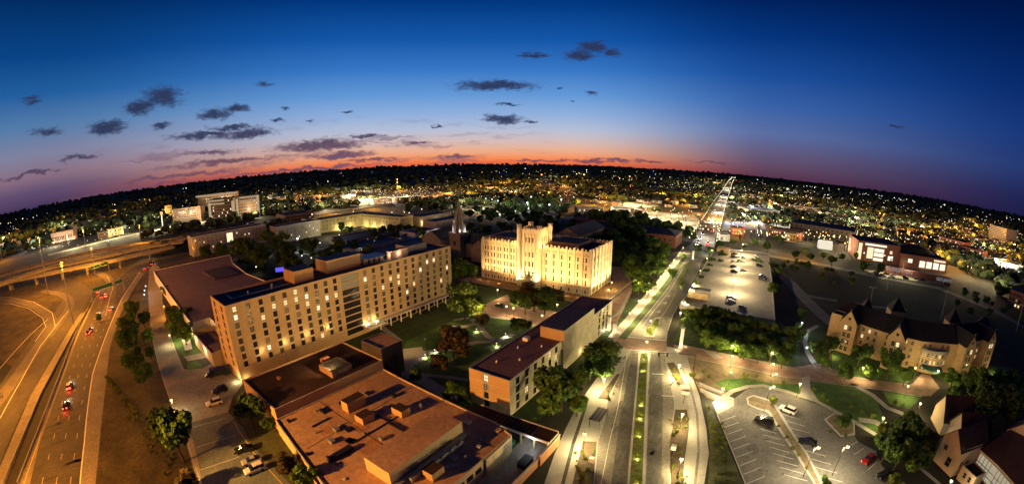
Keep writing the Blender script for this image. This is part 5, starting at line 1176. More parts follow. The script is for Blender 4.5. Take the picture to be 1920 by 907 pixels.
row([(1618.7, 689), (1703, 723), (1726, 756), (1656.6, 783)], '%s lamp clockwise around the residence lawn', 'lamps around the residence lawn', power=800)
row([(1716.8, 689), (1759.5, 695)], '%s entrance lamp from the left at the gabled residence door', 'entrance lamps of the residence', power=700)
lamp(1784, 901, 'lamp on the lawn below the lodge gable at lower right', 'lamps at the lodge', power=500)
lamp(1274, 684, 'lamp over the bright path just south of the brick crossing', 'lamps beside the curved path', power=2200)
row([(933, 543), (986, 554), (949.7, 574), (962.6, 577), (1016.5, 591), (1045, 570.7), (894.6, 560)], '%s lamp of the plaza in front of the gothic hall', 'plaza lamps', power=420)
row([(1126, 586), (1147, 529), (1141, 543), (1098, 606)], '%s lamp along the drive right of the gothic hall', 'drive lamps', power=700)
row([(797, 664), (893.5, 616), (931, 643), (948, 625), (815, 655)], '%s low bollard light on the quad path', 'low lights of the quad', kind='b', power=260, size=1.2)
row([(273, 536), (271, 544), (270.4, 552)], '%s white lamp in the tight row beside the side street', 'white lamps of the side street', kind='c', power=300)
row([(296, 512), (307, 573.5)], '%s orange lamp beside the side street trees', 'orange side street lamps', kind='o', power=2600)
row([(317.7, 628), (341, 621), (321, 749.7)], '%s pale lamp beside the side street from the north', 'pale side street lamps', power=1100)
for i, (u, v) in enumerate([(557.8, 447), (524.8, 470), (512, 467), (566, 479), (583.6, 483), (646, 482), (656.7, 467), (679.6, 466), (571, 464), (445, 474), (600, 455), (621, 470), (702, 452), (480, 500), (750, 448), (636, 440), (720, 466)]):
    lamp(u, v, '%s courtyard lamp counted roughly from the brightest, behind the tall dormitory' % ORD[i], 'courtyard lamps', kind='c' if i in (0, 1, 3, 7, 10) else 'w', power=4500 if i == 0 else 500, size=2.0 if i == 0 else 1.0)
for i, y in enumerate((232, 262, 292, 322, 350)):
    lamp(0, 0, '%s pole lamp from the south in the middle of the parking deck' % ORD[i], 'pole lamps on the parking deck', kind='h', power=5200 if i < 4 else 6500, pos=(-7, y), z0=3.8)
for i, (u, v) in enumerate([(1528, 838), (1450, 700)]): lamp(u, v, ('tall dark pole lamp in the planter between parking rows', 'tall dark pole lamp north of the car park')[i], 'car park pole lamps', kind='h', power=3800 if i == 0 else 1500)
lamp(0, 0, 'pole lamp at the far end of the car park planter', 'car park pole lamps', kind='h', power=3000, pos=P(1432, 772)); lamp(0, 0, 'pole lamp near the lower end of the planter', 'car park pole lamps', kind='h', power=3200, pos=P(1560, 890))
far_white = [(996, 369), (1052.5, 373.7), (1075.7, 369.5), (1030, 383.7), (1050, 385.5), (988.7, 380), (966, 357), (949.5, 377), (933.7, 376), (922.5, 373.7), (911, 372), (969.5, 378), (991, 391), (937, 402), (966, 395.5), (907, 391)]
for i, (u, v) in enumerate(far_white): lamp(u, v, 'white lamp among the trees beyond the gothic hall', 'white lamps beyond the hall', kind='c', power=9000 if i % 2 == 0 else 3500, size=2.6 if i in (0, 1, 3, 5) else 1.8)
# ---------------------------------------------------------------- trees
T = [(325, 818, 44, 'a', 'large dark tree at the bend of the side street above the parking'), (246, 578, 17, 'a', 'topmost tree of the dark row beside the highway'), (240, 604, 24, 'a', 'second tree down the dark row beside the highway'), (243, 636, 26, 'a', 'third tree down the dark row beside the highway'), (254, 672, 27, 'a', 'fourth tree down the dark row beside the highway'), (264, 704, 22, 'a', 'lowest tree of the dark row beside the highway'),
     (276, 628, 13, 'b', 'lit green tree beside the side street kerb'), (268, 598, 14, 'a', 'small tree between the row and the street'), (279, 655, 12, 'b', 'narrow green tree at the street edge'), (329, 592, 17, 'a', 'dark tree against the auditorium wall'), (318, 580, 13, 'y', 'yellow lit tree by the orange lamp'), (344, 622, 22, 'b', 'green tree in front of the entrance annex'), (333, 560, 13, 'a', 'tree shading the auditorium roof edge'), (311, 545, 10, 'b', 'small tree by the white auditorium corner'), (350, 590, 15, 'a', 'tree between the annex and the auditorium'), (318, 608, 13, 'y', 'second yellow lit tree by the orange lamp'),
     (466, 768, 30, 'a', 'dark tree at the foot of the dormitory corner'), (505, 790, 16, 'a', 'small dark tree along the red roof wall'), (538, 858, 26, 'c', 'brownish tree above the parked white car'), (570, 892, 28, 'b', 'green tree at the bottom beside the red roof'), (347, 890, 24, 'c', 'brown bush at the lower end of the verge'),
     (870, 562, 33, 'a', 'big dark tree at the dormitory end'), (890, 575, 26, 'a', 'dark tree right of the big one at the dormitory end'), (866, 506, 27, 'b', 'leafy tree between dormitory and gothic hall'), (905, 596, 15, 'c', 'small reddish tree on the quad'), (848, 636, 36, 'c', 'wide reddish tree in the middle of the quad'), (822, 672, 20, 'c', 'reddish tree over the bright bollard light'), (968, 610, 17, 'a', 'small dark tree beside the dormitory roof'), (985, 605, 12, 'a', 'smaller dark tree by the plaza edge'),
     (1002, 543, 37, 'c', 'tall brown tree in front of the hall entrance'), (985, 560, 26, 'a', 'dark tree left of the brown one before the hall'), (1022, 558, 28, 'a', 'dark tree right of the brown one before the hall'), (1042, 545, 20, 'c', 'smaller brown tree before the hall right wing'),
     (1054, 722, 50, 'a', 'large dark tree at the east side of the brick dormitory'), (1030, 752, 26, 'b', 'green tree low beside the brick dormitory wall'), (1084, 752, 26, 'b', 'tree over the pavement by the bus shelter'), (1131, 660, 45, 'a', 'large dark tree by the brick crossing'), (1108, 690, 20, 'a', 'tree under the large one by the crossing'),
     (850, 730, 20, 'b', 'bushy tree by the red roof corner'), (825, 745, 16, 'b', 'low bush along the red roof edge'), (780, 700, 13, 'a', 'dark bush at the quad pavement'), (870, 745, 15, 'a', 'dark bush by the dormitory end wall'),
     (459, 462, 26, 'a', 'dark tree before the pale west dormitory'), (480, 476, 22, 'a', 'tree right of the dark one by the west dormitory'), (385, 468, 15, 'a', 'tree at the left end of the west dormitory'), (410, 466, 15, 'a', 'tree before the west dormitory windows'), (520, 452, 24, 'b', 'green lit tree of the courtyard'), (500, 440, 14, 'b', 'small lit tree by the courtyard street'),
     (540, 478, 18, 'a', 'courtyard tree left of the bright lamp'), (580, 462, 18, 'a', 'courtyard tree right of the bright lamp'), (610, 474, 17, 'a', 'courtyard tree behind the penthouse'), (635, 462, 16, 'a', 'courtyard tree in the middle'), (560, 495, 14, 'a', 'courtyard tree near the dark roof'), (665, 458, 13, 'a', 'courtyard tree by the yellow facade'), (595, 492, 13, 'a', 'courtyard tree close behind the roof'), (690, 470, 13, 'b', 'courtyard tree by the long roofs'),
     (1450, 541, 13, 'b', 'round green tree right of the parking deck'), (1505, 588, 10, 'a', 'small tree beside the campus road'), (1497, 606, 8, 'a', 'small dark shrub tree near the path lamp'), (1580, 780, 19, 'a', 'round dark tree on the car park island'), (1549, 900, 11, 'b', 'small green tree at the planter end'),
     (1668, 832, 32, 'a', 'dark tree left in the clump beside the car park'), (1700, 808, 34, 'a', 'tallest dark tree in the clump beside the car park'), (1722, 848, 32, 'b', 'green tree right in the clump beside the car park'), (1690, 850, 28, 'b', 'low green tree in the clump beside the car park'), (1655, 800, 14, 'y', 'yellow lit tree behind the path lamp'), (1745, 815, 22, 'c', 'reddish tree by the lodge wall'), (1680, 893, 18, 'y', 'yellowish low tree below the clump'),
     (1858, 765, 36, 'a', 'big dark tree right of the lodge roofs'), (1895, 770, 34, 'a', 'dark tree at the right edge below the residence'), (1800, 735, 22, 'b', 'green tree between lodge and residence'), (1830, 715, 28, 'b', 'wide green tree at the residence east end'), (1870, 715, 24, 'b', 'green tree right of the residence'), (1900, 722, 20, 'b', 'tree at the right edge beside the residence'), (1790, 700, 18, 'b', 'tree by the residence entrance'),
     (1532, 650, 18, 'a', 'dark tree at the left end of the residence'), (1560, 640, 20, 'a', 'tree before the residence left gable'), (1590, 690, 19, 'b', 'lit tree by the promenade before the residence'), (1615, 660, 20, 'a', 'tree before the residence middle wall'), (1672, 678, 26, 'b', 'leafy tree left of the residence entrance'), (1700, 702, 16, 'b', 'small tree at the entrance path'), (1640, 690, 18, 'b', 'tree behind the promenade lamp'), (1545, 672, 15, 'b', 'tree at the path junction'),
     (1262, 512, 9, 'b', 'small round tree at the north end of the park walk'), (1282, 478, 7, 'b', 'lit tree at the boulevard corner'), (185, 593, 6, 'a', 'lone shrub inside the highway loop'), (1450, 745, 10, 'y', 'thin tree on the car park loop island'), (1398, 700, 8, 'y', 'small lit tree on the mulch bank'), (1300, 700, 7, 'y', 'young tree near the curved path')]
for (u, v, rp, k, lab) in T: tree(u, v, rp, k, lab)
rt = random.Random(3)
# park grove right of the hall and trees by the deck
G1 = [(1150, 418), (1168, 412), (1185, 420), (1152, 440), (1172, 436), (1192, 440), (1208, 430), (1160, 462), (1182, 460), (1203, 458), (1222, 452), (1165, 486), (1186, 484), (1208, 482), (1228, 476), (1243, 470), (1192, 508), (1212, 506), (1232, 500), (1244, 488), (1196, 532), (1215, 528), (1140, 404), (1120, 406), (1200, 412), (1174, 474), (1220, 492), (1150, 470), (1178, 500)]
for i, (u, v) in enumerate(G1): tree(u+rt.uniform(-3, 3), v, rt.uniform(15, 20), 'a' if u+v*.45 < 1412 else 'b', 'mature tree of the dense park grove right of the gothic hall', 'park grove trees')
G2 = [(1298, 592), (1318, 588), (1340, 586), (1362, 592), (1385, 598), (1408, 606), (1432, 612), (1456, 622), (1310, 612), (1334, 612), (1358, 616), (1384, 622), (1410, 630), (1436, 638), (1462, 645), (1486, 650), (1326, 634), (1352, 638), (1400, 652), (1426, 660), (1470, 668), (1490, 632), (1378, 640), (1450, 655)]
for i, (u, v) in enumerate(G2): tree(u+rt.uniform(-3, 3), v, rt.uniform(15, 20), rt.choice('aab'), 'broad tree of the belt between the parking deck and the promenade', 'tree belt by the promenade')
G3 = [(1332, 487), (1327, 497), (1321, 508), (1312, 520), (1306, 531), (1300, 546), (1293, 556), (1290, 568), (1285, 582), (1282, 596)]
for u, v in G3: tree(u+2, v, 7.5, 'b', 'small street tree in the row beside the parking deck', 'street trees by the deck')
G4 = [(700, 436), (716, 432), (732, 428), (748, 430), (764, 425), (780, 426), (712, 445), (738, 441), (762, 438), (788, 437), (655, 428), (640, 424), (880, 398), (895, 392), (912, 398), (935, 390), (955, 384), (975, 390), (1000, 384), (1015, 376), (1035, 378), (1060, 385), (1080, 380), (1000, 400), (960, 402)]
for u, v in G4: tree(u, v, rt.uniform(8, 11), rt.choice('ab'), 'dark tree in the belt of trees behind the campus halls', 'trees behind the campus halls')
G5 = [(1310, 462), (1350, 456), (1375, 452), (1395, 458), (1415, 452), (1440, 462), (1460, 448), (1545, 478), (1520, 480), (1490, 474), (1510, 470), (1620, 498), (1650, 502), (1810, 545), (1830, 550), (1850, 560), (1870, 540), (1890, 545), (1460, 505), (1230, 420), (1300, 440), (1605, 478), (1580, 480), (1560, 486)]
for u, v in G5: tree(u, v, rt.uniform(6, 10), rt.choice('aab'), 'dark tree beside the streets north of the field', 'trees north of the field')
BB = [(-210, -150, 225, 265), (-160, -78, 180, 240), (-162, -134, 300, 372), (-210, -155, 262, 325), (-118, -60, 360, 402), (-178, -120, 380, 428), (-204, -156, 428, 458), (-60, -30, 200, 480), (-235, -210, 222, 252), (-310, -195, 165, 300), (-356, -280, 295, 376)]
rg3 = random.Random(8); n_ = 0
for k in range(400):
    x, y = rg3.uniform(-330, -64), rg3.uniform(240, 470)
    if any(a_-3 < x < b_+3 and c_-3 < y < d_+3 for a_, b_, c_, d_ in BB): continue
    if n_ > 110: break
    n_ += 1; s = rg3.uniform(.7, 1.15); place(rg3.choice(TP[rg3.choice('aab')]), (x, y, 0), rg3.random()*6, s, 'dark campus tree among the halls behind the gothic building', 'trees behind the gothic hall')
for k in range(46):
    x, y = rg3.uniform(-330, -200), rg3.uniform(110, 170); s = rg3.uniform(.6, 1); place(rg3.choice(TP[rg3.choice('aab')]), (x, y, 0), rg3.random()*6, s, 'dark courtyard tree between the auditorium and the classroom halls', 'trees north of the auditorium')
# uplit saplings on the median, shrubs in beds
for i, (u, v) in enumerate([(1209, 664), (1208, 685), (1206, 715), (1205, 745), (1203, 770), (1201, 802), (1199, 845), (1196, 893), (1216, 616), (1228, 604), (1277, 530)]):
    o = tree(u, v-4, 10 if v > 700 else 7, 's', '%s uplit sapling from the crossing along the median' % ORD[i], 'median saplings'); light((o.location.x+.3, o.location.y-1.6, .45), 230 if v > 640 else 150, (1, .85, .35), .12)
for v in range(668, 905, 9):
    for q in (-1, 1): tree(1208-(v-660)*.055+q*rt.uniform(1, 5), v, rt.uniform(2.2, 3.6), 's', 'low shrub in the long planted boulevard median', 'median shrubs')
rb2 = random.Random(52)
for (u0, u1, v0, v1, n) in ((1258, 1290, 772, 905, 34), (1078, 1116, 832, 905, 26), (1128, 1156, 706, 744, 8), (1256, 1278, 684, 718, 8)):
    for _ in range(n): u = rb2.uniform(u0, u1); v = rb2.uniform(v0, v1); tree(u, v, rb2.uniform(2.2, 4.4), 's', 'low shrub in the planted beds and banks', 'shrubs in planted beds')
rg2 = random.Random(12)
for k in range(60):
    t_ = rg2.random(); u = 200+(t_*130)*.9+rg2.uniform(-5, 60*t_); v = 700+t_*200; tree(u, v, rg2.uniform(2.5, 5.5), 's' if k % 3 else 's', 'scrubby bush on the dry verge beside the highway', 'verge scrub')
for k in range(46):
    v = rg2.uniform(755, 900); u = 1326+(v-755)*.27+rg2.uniform(-2, 22); tree(u, v, rg2.uniform(2.5, 5), 's', 'bush on the bank between the curved path and the car park', 'bank bushes')
for i, (u, v) in enumerate([(1097, 850), (1094, 880), (1101, 897), (1270, 800), (1266, 825), (1272, 897), (1274, 842), (1105, 870), (1268, 700), (1274, 712), (1500, 845), (1478, 812), (1490, 833), (1515, 870), (1462, 790), (1340, 850), (1352, 880), (1335, 820), (1345, 895), (1560, 800), (1588, 808), (1330, 700), (1320, 690), (1420, 700), (1470, 710), (1640, 772), (1620, 765), (1600, 755), (1575, 748), (1680, 748), (1695, 752), (1545, 735), (1530, 722), (1555, 745), (1000, 776), (1010, 790)]):
    tree(u, v, rt.uniform(3.5, 6.5), 's', 'low shrub in the planted beds and banks', 'shrubs in planted beds')
# ---------------------------------------------------------------- vehicles
car('t', 434, 697, 386, 706, 'dark box truck parked beside the dormitory end wall'); car('uk', 427, 728, 398, 736, 'dark car parked just below the box truck'); car('uw', 421, 750, 383, 761, 'white pickup like car parked by the kerb below the dark car')
car('sk', 474, 838, 438, 847, 'black car parked at the edge of the lower lot'); car('sg', 491, 858, 452, 871, 'silver car parked beside the white one in the lower lot'); car('uw', 499, 872, 457, 889, 'white car lowest in the side street lot')
car('uw', 1493, 776, 1460, 762, 'white car in the right row of the car park'); car('uk', 1447, 793, 1418, 785, 'dark car standing by the planter in the car park'); car('sk', 1533, 833, 1495, 824, 'black car under the tall pole lamp in the car park'); car('sr', 1640, 853, 1617, 869, 'red car in the east row of the car park'); car('sk', 1673, 882, 1643, 896, 'dark car in the east row next to the red one')
car('sk', 925, 571, 953, 577, 'dark car parked on the plaza before the gothic hall')
gc = [('uk', 1369, 510, 1382, 509), ('sg', 1385, 507, 1399, 507), ('uk', 1369, 501, 1382, 500), ('sw', 1369, 491, 1382, 490), ('sw', 1385, 491, 1397, 491), ('uk', 1369, 483, 1382, 482), ('ug', 1385, 484, 1397, 483), ('uk', 1371, 477, 1382, 476), ('ug', 1415, 480, 1427, 482), ('ub', 1416, 486, 1428, 488), ('uk', 1418, 497, 1431, 500), ('uk', 1422, 522, 1437, 525), ('sk', 1423, 517, 1436, 519), ('sw', 1361, 565, 1380, 565), ('ug', 1362, 559, 1379, 560), ('sg', 1384, 577, 1398, 576)]
for i, c in enumerate(gc): car(*c, 'car parked on the open deck, %s in a count from the crowded rows' % ORD[i], 'cars on the parking deck', 3.8, 1.15)
car('m', 163, 634, 168, 615, 'car with glowing red tail lights in the middle lane of the highway', 'cars on the highway'); car('m', 121, 772, 127, 750, 'nearest car with red tail lights on the highway', 'cars on the highway'); car('mw', 128, 735, 133, 714, 'car just ahead of the nearest one on the highway', 'cars on the highway')
for i, q in enumerate(((183, 552, 187, 543), (189, 562, 193, 552), (197, 560, 200, 550), (178, 545, 183, 538))): car('m' if i % 2 else 'mw', *q, '%s car queued under the green sign gantry' % ORD[i], 'cars under the gantry')
car('m', 268, 508, 278, 499, 'car with red lights passing under the viaducts', 'cars on the highway'); car('m', 282, 498, 290, 492, 'second car with red lights passing under the viaducts', 'cars on the highway')
for i, q in enumerate(((205, 585, 210, 575), (168, 626, 172, 612), (181, 596, 186, 585))): car('m' if i % 2 else 'mw', *q, 'car travelling up the highway, %s of the loose group' % ORD[i], 'cars on the highway')
rb = random.Random(9)
for i in range(26):
    y = 395+i*i*1.9+rb.uniform(-6, 6); x = -44-(y-372)*.055 if y < 1000 else -77-(y-979)*.048; sd = rb.choice((-1, 1)); o = place(CP['m'], (x+sd*5-1, y, .1), -math.pi/2+.05 if sd < 0 else math.pi/2+.05, 1.5, 'car with lights on in the boulevard traffic running north', 'cars on the far boulevard')
# ---------------------------------------------------------------- street furniture
def pylon(u, v, h, lab):
    p = P(u, v); t = thing('gate_pylon', lab, 'pylon', (*p, 0), 'white gate pylons'); mb = MB(); mb.box(p[0]-.9, p[0]+.9, p[1]-.9, p[1]+.9, 0, .7); mb.build('base', coping, t); mb = MB(); mb.box(p[0]-.65, p[0]+.65, p[1]-.65, p[1]+.65, .7, h); mb.build('shaft', white_paint, t); mb = MB(); mb.box(p[0]-.85, p[0]+.85, p[1]-.85, p[1]+.85, h, h+.35); mb.build('cap', coping, t)
    light((p[0]-.6, p[1]-2.6, .6), 330, PALE, .15); light((p[0]+1.5, p[1]+1.9, .6), 120, PALE, .15)
pylon(1276, 652, 8.5, 'white gate pylon east of the brick crossing'); pylon(1141, 619, 6.5, 'white gate pylon at the drive west of the boulevard'); pylon(1299, 486, 6.5, 'white pylon on the boulevard at the far intersection'); pylon(1152, 624, 4.5, 'short white gate pier left of the crossing'); 
p = P(1121, 787); t = thing('bus_shelter', 'bus shelter with a dark flat roof on the west pavement', 'bus shelter', (*p, 0)); mb = MB(); mb.box(-34.6, -31.2, 90.4, 97.2, 2.9, 3.15); mb.build('roof', metal_dark, t); mb = MB(); [mb.box(-34.5+i*1.1, -34.45+i*1.1, 90.5, 97.1, 3.15, 3.2) for i in range(4)]; mb.each('roof_rib', metal_grey, t)
for x, y in ((-34.4, 90.6), (-31.5, 90.6), (-34.4, 96.9), (-31.5, 96.9)): mb = MB(); mb.box(x, x+.12, y, y+.12, 0, 2.9); mb.each('post', metal_dark, t)
mb = MB(); mb.box(-34.3, -33.8, 91.5, 96, .45, .55); mb.box(-34.2, -34.0, 92, 92.2, 0, .45); mb.box(-34.2, -34.0, 95.5, 95.7, 0, .45); mb.each('bench', metal_grey, t)
for (u, v, w_, h, lab) in ((1281, 757, 2.6, 5.0, 'white box sign on a post by the curved path'), (1260, 852, 1.3, 3.2, 'small white box sign on a post in the planting bed'), (1108, 872, 1.2, 2.6, 'small white box sign by the west planting bed')):
    p = P(u, v); t = thing('box_sign', lab, 'sign', (*p, 0)); mb = MB(); mb.cyl(p, .09, .09, 0, h-1.2, 6); mb.each('post', metal_dark, t); mb = MB(); mb.box(p[0]-w_/2, p[0]+w_/2, p[1]-.6, p[1]+.6, h-1.2, h); mb.build('sign_panel', white_paint, t)
def signal(u, v, lab, tu, on=lamp_teal):
    p = P(u, v); t = thing('traffic_signal', lab, 'traffic light', (*p, 0)); mb = MB(); mb.cyl(p, .17, .13, 0, 6.6, 8); mb.each('pole', metal_dark, t); q = P(tu[0], tu[1], 6); mb = MB(); mb.tube((*p, 6.3), (*q, 6.6), .11, .07); mb.build('mast_arm', metal_dark, t)
    for f in tu[2]: c = (p[0]+(q[0]-p[0])*f, p[1]+(q[1]-p[1])*f, 6.0); h_ = MB(); h_.box(c[0]-.28, c[0]+.28, c[1]-.2, c[1]+.2, c[2]-.9, c[2]+.5); hd = h_.build('signal_head', metal_dark, t); g = MB(); g.ball((c[0], c[1]-.26, c[2]-.6), .2, 8); g.ball((c[0], c[1]+.26, c[2]-.6), .2, 8); g.each('signal_light', on, hd)
signal(1300, 694, 'traffic signal with a long arm and two heads over the brick crossing', (1215, 662, (.6, .77))); signal(1346, 474, 'traffic signal glowing green at the far intersection', (1318, 470, (.5, .9))); signal(1290, 470, 'traffic signal on the left side of the far intersection', (1306, 462, (.6,)), lamp_red)
p = P(1322, 474); light((p[0], p[1], 5), 500, (.1, 1, .6), .3)
for pts, lab in (([(1311, 722), (1354, 740)], 'upper low white wall of the car park ramp'), ([(1313, 733), (1350, 750)], 'lower low white wall of the car park ramp')):
    a, b = P(*pts[0]), P(*pts[1]); t = thing('ramp_wall', lab, 'wall', (*a, 0)); mb = MB(); mb.obox(lerp(a, b, .5), (b[0]-a[0], b[1]-a[1]), math.hypot(b[0]-a[0], b[1]-a[1]), .5, 0, .9); mb.build('wall', walk_conc, t); mb = MB(); mb.obox(lerp(a, b, .5), (b[0]-a[0], b[1]-a[1]), math.hypot(b[0]-a[0], b[1]-a[1])+.3, .7, .9, 1.05); mb.build('coping', coping, t)
p = P(1341, 748); light((p[0], p[1]-3, 3), 3600, PALE, .3)
# overhead sign gantry
def gantry(pts, panels, lab, h=7):
    a, b = P(*pts[0]), P(*pts[1]); t = thing('sign_gantry', lab, 'road sign', (*a, 0)); L = math.hypot(b[0]-a[0], b[1]-a[1]); d = ((b[0]-a[0])/L, (b[1]-a[1])/L); n = (-d[1], d[0])
    for q in (a, b): mb = MB(); mb.cyl(q, .35, .3, 0, h+1.5, 8); mb.each('post', metal_grey, t)
    mb = MB(); mb.tube((*a, h), (*b, h), .16); mb.tube((*a, h+1.3), (*b, h+1.3), .16)
    k = int(L/2.5)
    for i in range(k): f = i/k; g = (i+1)/k; mb.tube((a[0]+d[0]*L*f, a[1]+d[1]*L*f, h if i % 2 else h+1.3), (a[0]+d[0]*L*g, a[1]+d[1]*L*g, h+1.3 if i % 2 else h), .08, n=4)
    mb.build('truss', metal_grey, t)
    for (f, w_) in panels: c = (a[0]+d[0]*L*f-n[0]*.5, a[1]+d[1]*L*f-n[1]*.5); mb = MB(); mb.obox(c, d, w_, .15, h-1, h+2.6); mb.build('sign_panel', M('green sign', (.008, .07, .05), .4, .3, .4), t); mb = MB(); mb.obox((c[0]-n[0]*.1, c[1]-n[1]*.1), d, w_-.6, .06, h-.7, h-.5); mb.obox((c[0]-n[0]*.1, c[1]-n[1]*.1), d, w_-.6, .06, h+2.1, h+2.3); mb.build('sign_border', white_paint, t); pass
gantry([(174, 566), (234, 545)], ((.22, 9), (.5, 9), (.86, 7)), 'green overhead sign gantry spanning the highway')
gantry([(166, 520), (205, 508)], ((.4, 10), (.8, 8)), 'smaller green sign gantry beneath the viaducts')
p = P(353, 650); t = thing('notice_slab', 'pale rectangular slab lying on the grass near the annex', 'slab', (*p, 0)); mb = MB(); mb.prism([P(342, 640), P(357, 637), P(361, 657), P(348, 660)], 0, .9); mb.build('slab', walk_conc, t); mb = MB(); c = P(352, 648); mb.cyl(c, .5, .5, .9, 1.2, 8); mb.build('hatch', metal_grey, t)
# floodlight poles at the field
for i, (u, v, h) in enumerate(((1764, 600, 17), (1905, 622, 17), (1662, 545, 17), (1690, 520, 14), (1630, 575, 12))):
    p = P(u, v); t = thing('floodlight_pole', 'unlit sports floodlight pole, %s counted along the dark field' % ORD[i], 'floodlight', (*p, 0), 'unlit floodlights of the field'); mb = MB(); mb.cyl(p, .3, .18, 0, h, 8); mb.each('pole', metal_grey, t); mb = MB(); mb.box(p[0]-2.6, p[0]+2.6, p[1]-.15, p[1]+.15, h-.2, h+.05); [mb.box(p[0]-2.4+k*1.1, p[0]-1.9+k*1.1, p[1]-.5, p[1], h+.05, h+.6) for k in range(5)]; mb.each('lamp_bar', metal_grey, t)
# ---------------------------------------------------------------- arena, stand, tent
t = thing('arena', 'dark brick arena with big lit glass fronts and low domed roof', 'building', (160, 440, 0)); br = M('arena brick', (.16, .06, .04), .85, .2, .5); LC = ME('lit hall white', (1, .88, .68), 1.3); LB = ME('lit hall amber', (1, .75, .45), 1.3)
bldg(t, rect(112, 160, 424, 470), 0, 19, br, roof_dark, {0: [(1, 5, 1, 17, LB), (11, 18, 3, 14, LB), (18.6, 30, 10, 13.6, LC), (18.6, 30, 5.6, 9.4, LC), (18.6, 30, 1.5, 4.6, LC), (35, 41, 3.5, 8, LC), (36.5, 39.5, 10, 13, LB)], 3: [(4, 12, 2, 16, LB)]}, frame=coping, sty='mt', par=.5)
mb = MB(); mb.box(120, 144, 423.4, 423.9, 15.6, 17.4); mb.build('lit_fascia', LC, t)
bldg(t, rect(160.2, 218, 420, 465), 0, 13, br, roof_dark, {0: [(9, 14.5, 5, 9, LC), (23, 30, 2, 8.6, LC), (31.5, 38.5, 2, 8.6, LC), (40, 47, 2, 8.6, LC), (48.5, 55.5, 2, 8.2, LC), (40, 55, 9.6, 11.6, LB)]}, frame=metal_dark, sty='mt', par=.4)
mb = MB()
for i in range(12):
    for j in range(3):
        a0, a1 = i*math.pi/6, (i+1)*math.pi/6; r0_, r1_ = (28, 19, 9)[j], (19, 9, .1)[j]; z0_, z1_ = (12.6, 17, 19.4)[j], (17, 19.4, 20)[j]
        mb.face([(186+r0_*math.cos(a0), 450+r0_*.8*math.sin(a0), z0_), (186+r0_*math.cos(a1), 450+r0_*.8*math.sin(a1), z0_), (186+r1_*math.cos(a1), 450+r1_*.8*math.sin(a1), z1_), (186+r1_*math.cos(a0), 450+r1_*.8*math.sin(a0), z1_)])
mb.build('dome_roof', roof_shingle, t)
for x in (120, 135, 165, 190, 210): light((x, 415, 4), 1200, PALE if x < 200 else SOD, .4)
light((226, 430, 6), 7000, SOD, .5); light((245, 425, 6), 7000, SOD, .5)
t = thing('grandstand', 'dark grandstand wall with pale lettering facing the field', 'grandstand', (163, 378, 0)); mb = MB(); mb.obox((163, 371), (62, -14.5), 66, 5, 0, 6); mb.build('wall', br, t); sa = math.atan2(-14.5, 62)
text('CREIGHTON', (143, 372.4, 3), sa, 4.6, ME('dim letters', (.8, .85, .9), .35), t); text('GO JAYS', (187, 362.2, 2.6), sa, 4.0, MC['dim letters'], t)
mb = MB(); mb.obox((163, 367), (62, -14.5), 50, .6, 0, .9); mb.build('railing', metal_grey, t)
p = P(1546, 466); t = thing('event_tent', 'glowing white event tent by the street', 'tent', (*p, 0)); mb = MB(); mb.box(p[0]-8, p[0]+8, p[1]-5, p[1]+5, 0, 5); mb.gable((p[0]-8, p[1]), (p[0]+8, p[1]), 5, 5, 9, 0, .3, 0); mb.build('canopy', ME('glowing canvas', (1, .9, .7), .9), t); mb = MB(); [mb.cyl((p[0]+a, p[1]+b), .15, .15, 0, 5.3, 6) for a in (-8.2, 8.2) for b in (-5.2, 5.2)]; mb.each('pole', metal_grey, t)
light((p[0], p[1]-12, 6), 9000, PALE, .5); light((p[0]+25, p[1]-8, 6), 6000, PALE, .5)
ra = random.Random(19)
for k in range(22): u = ra.uniform(1640, 1770); v = 507+(u-1640)*.11+ra.choice((0, 4, 8)); car(ra.choice(('sk', 'uk', 'sg', 'ub', 'sw')), u, v, u+4, v+.8, 'small parked car on the lot in front of the arena', 'cars at the arena')
for k in range(60): u = ra.uniform(1330, 1925); v = 466+(u-1330)*.155+ra.uniform(-6, 26)+(18 if u > 1700 else 0); (u < 1600 or u > 1790) and tree(u, v, ra.uniform(4, 8), ra.choice('aab'), 'dark tree beside the streets north of the field', 'trees north of the field')
p = P(524, 503, 10); t = thing('blue_light_feature', 'blue lit slanted light feature behind the dormitory roof', 'light', (*p, 0)); mb = MB(); mb.obox(p, (.6, 1), 5.5, 1.2, 8, 10.4); mb.build('light_panel', ME('blue glow', (.09, .07, 1), 1.6), t); mb = MB(); mb.cyl(p, .3, .3, 0, 8, 8); mb.build('post', metal_dark, t)
# ---------------------------------------------------------------- distant city
rc = random.Random(77)
def midb(lab, u0, v0, u1, v1, h, depth, wall, litp=.2, rows=None, seed=0, roof=roof_dark, top=None, ws=3.2, sty='t', ww=1.7):
    a, b = P(u0, v0), P(u1, v1); L = math.hypot(b[0]-a[0], b[1]-a[1]); d = ((b[0]-a[0])/L, (b[1]-a[1])/L); n = (-d[1], d[0]); c = (b[0]+n[0]*depth, b[1]+n[1]*depth); e = (a[0]+n[0]*depth, a[1]+n[1]*depth)
    t = thing('city_building', lab, 'building', (*lerp(a, c, .5), 0)); rows = rows or max(1, int(h/3.6)); r = random.Random(seed); hs = []
    nn = max(1, int((L-1)/ws))
    if nn > 14: ws = (L-1)/14; nn = 14
    for i in range(nn):
        for k in range(rows): z = 1.2+k*(h-1.5)/rows; hs.append((.8+i*ws, .8+i*ws+ws*.6, z, z+(h-1.5)/rows*.55, (lit_warm, lit_pale, lit_cool, lit_dim)[r.randrange(4)] if r.random() < litp else glass))
    bldg(t, [a, b, c, e], 0, h, wall, roof, {0: hs}, frame=metal_dark, par=.3, cap=60, sty=sty); return t, a, b, d, n
LH = ME('hospital light', (1, .75, .45), .45)
bb = M('brown city brick', (.16, .10, .065)); 
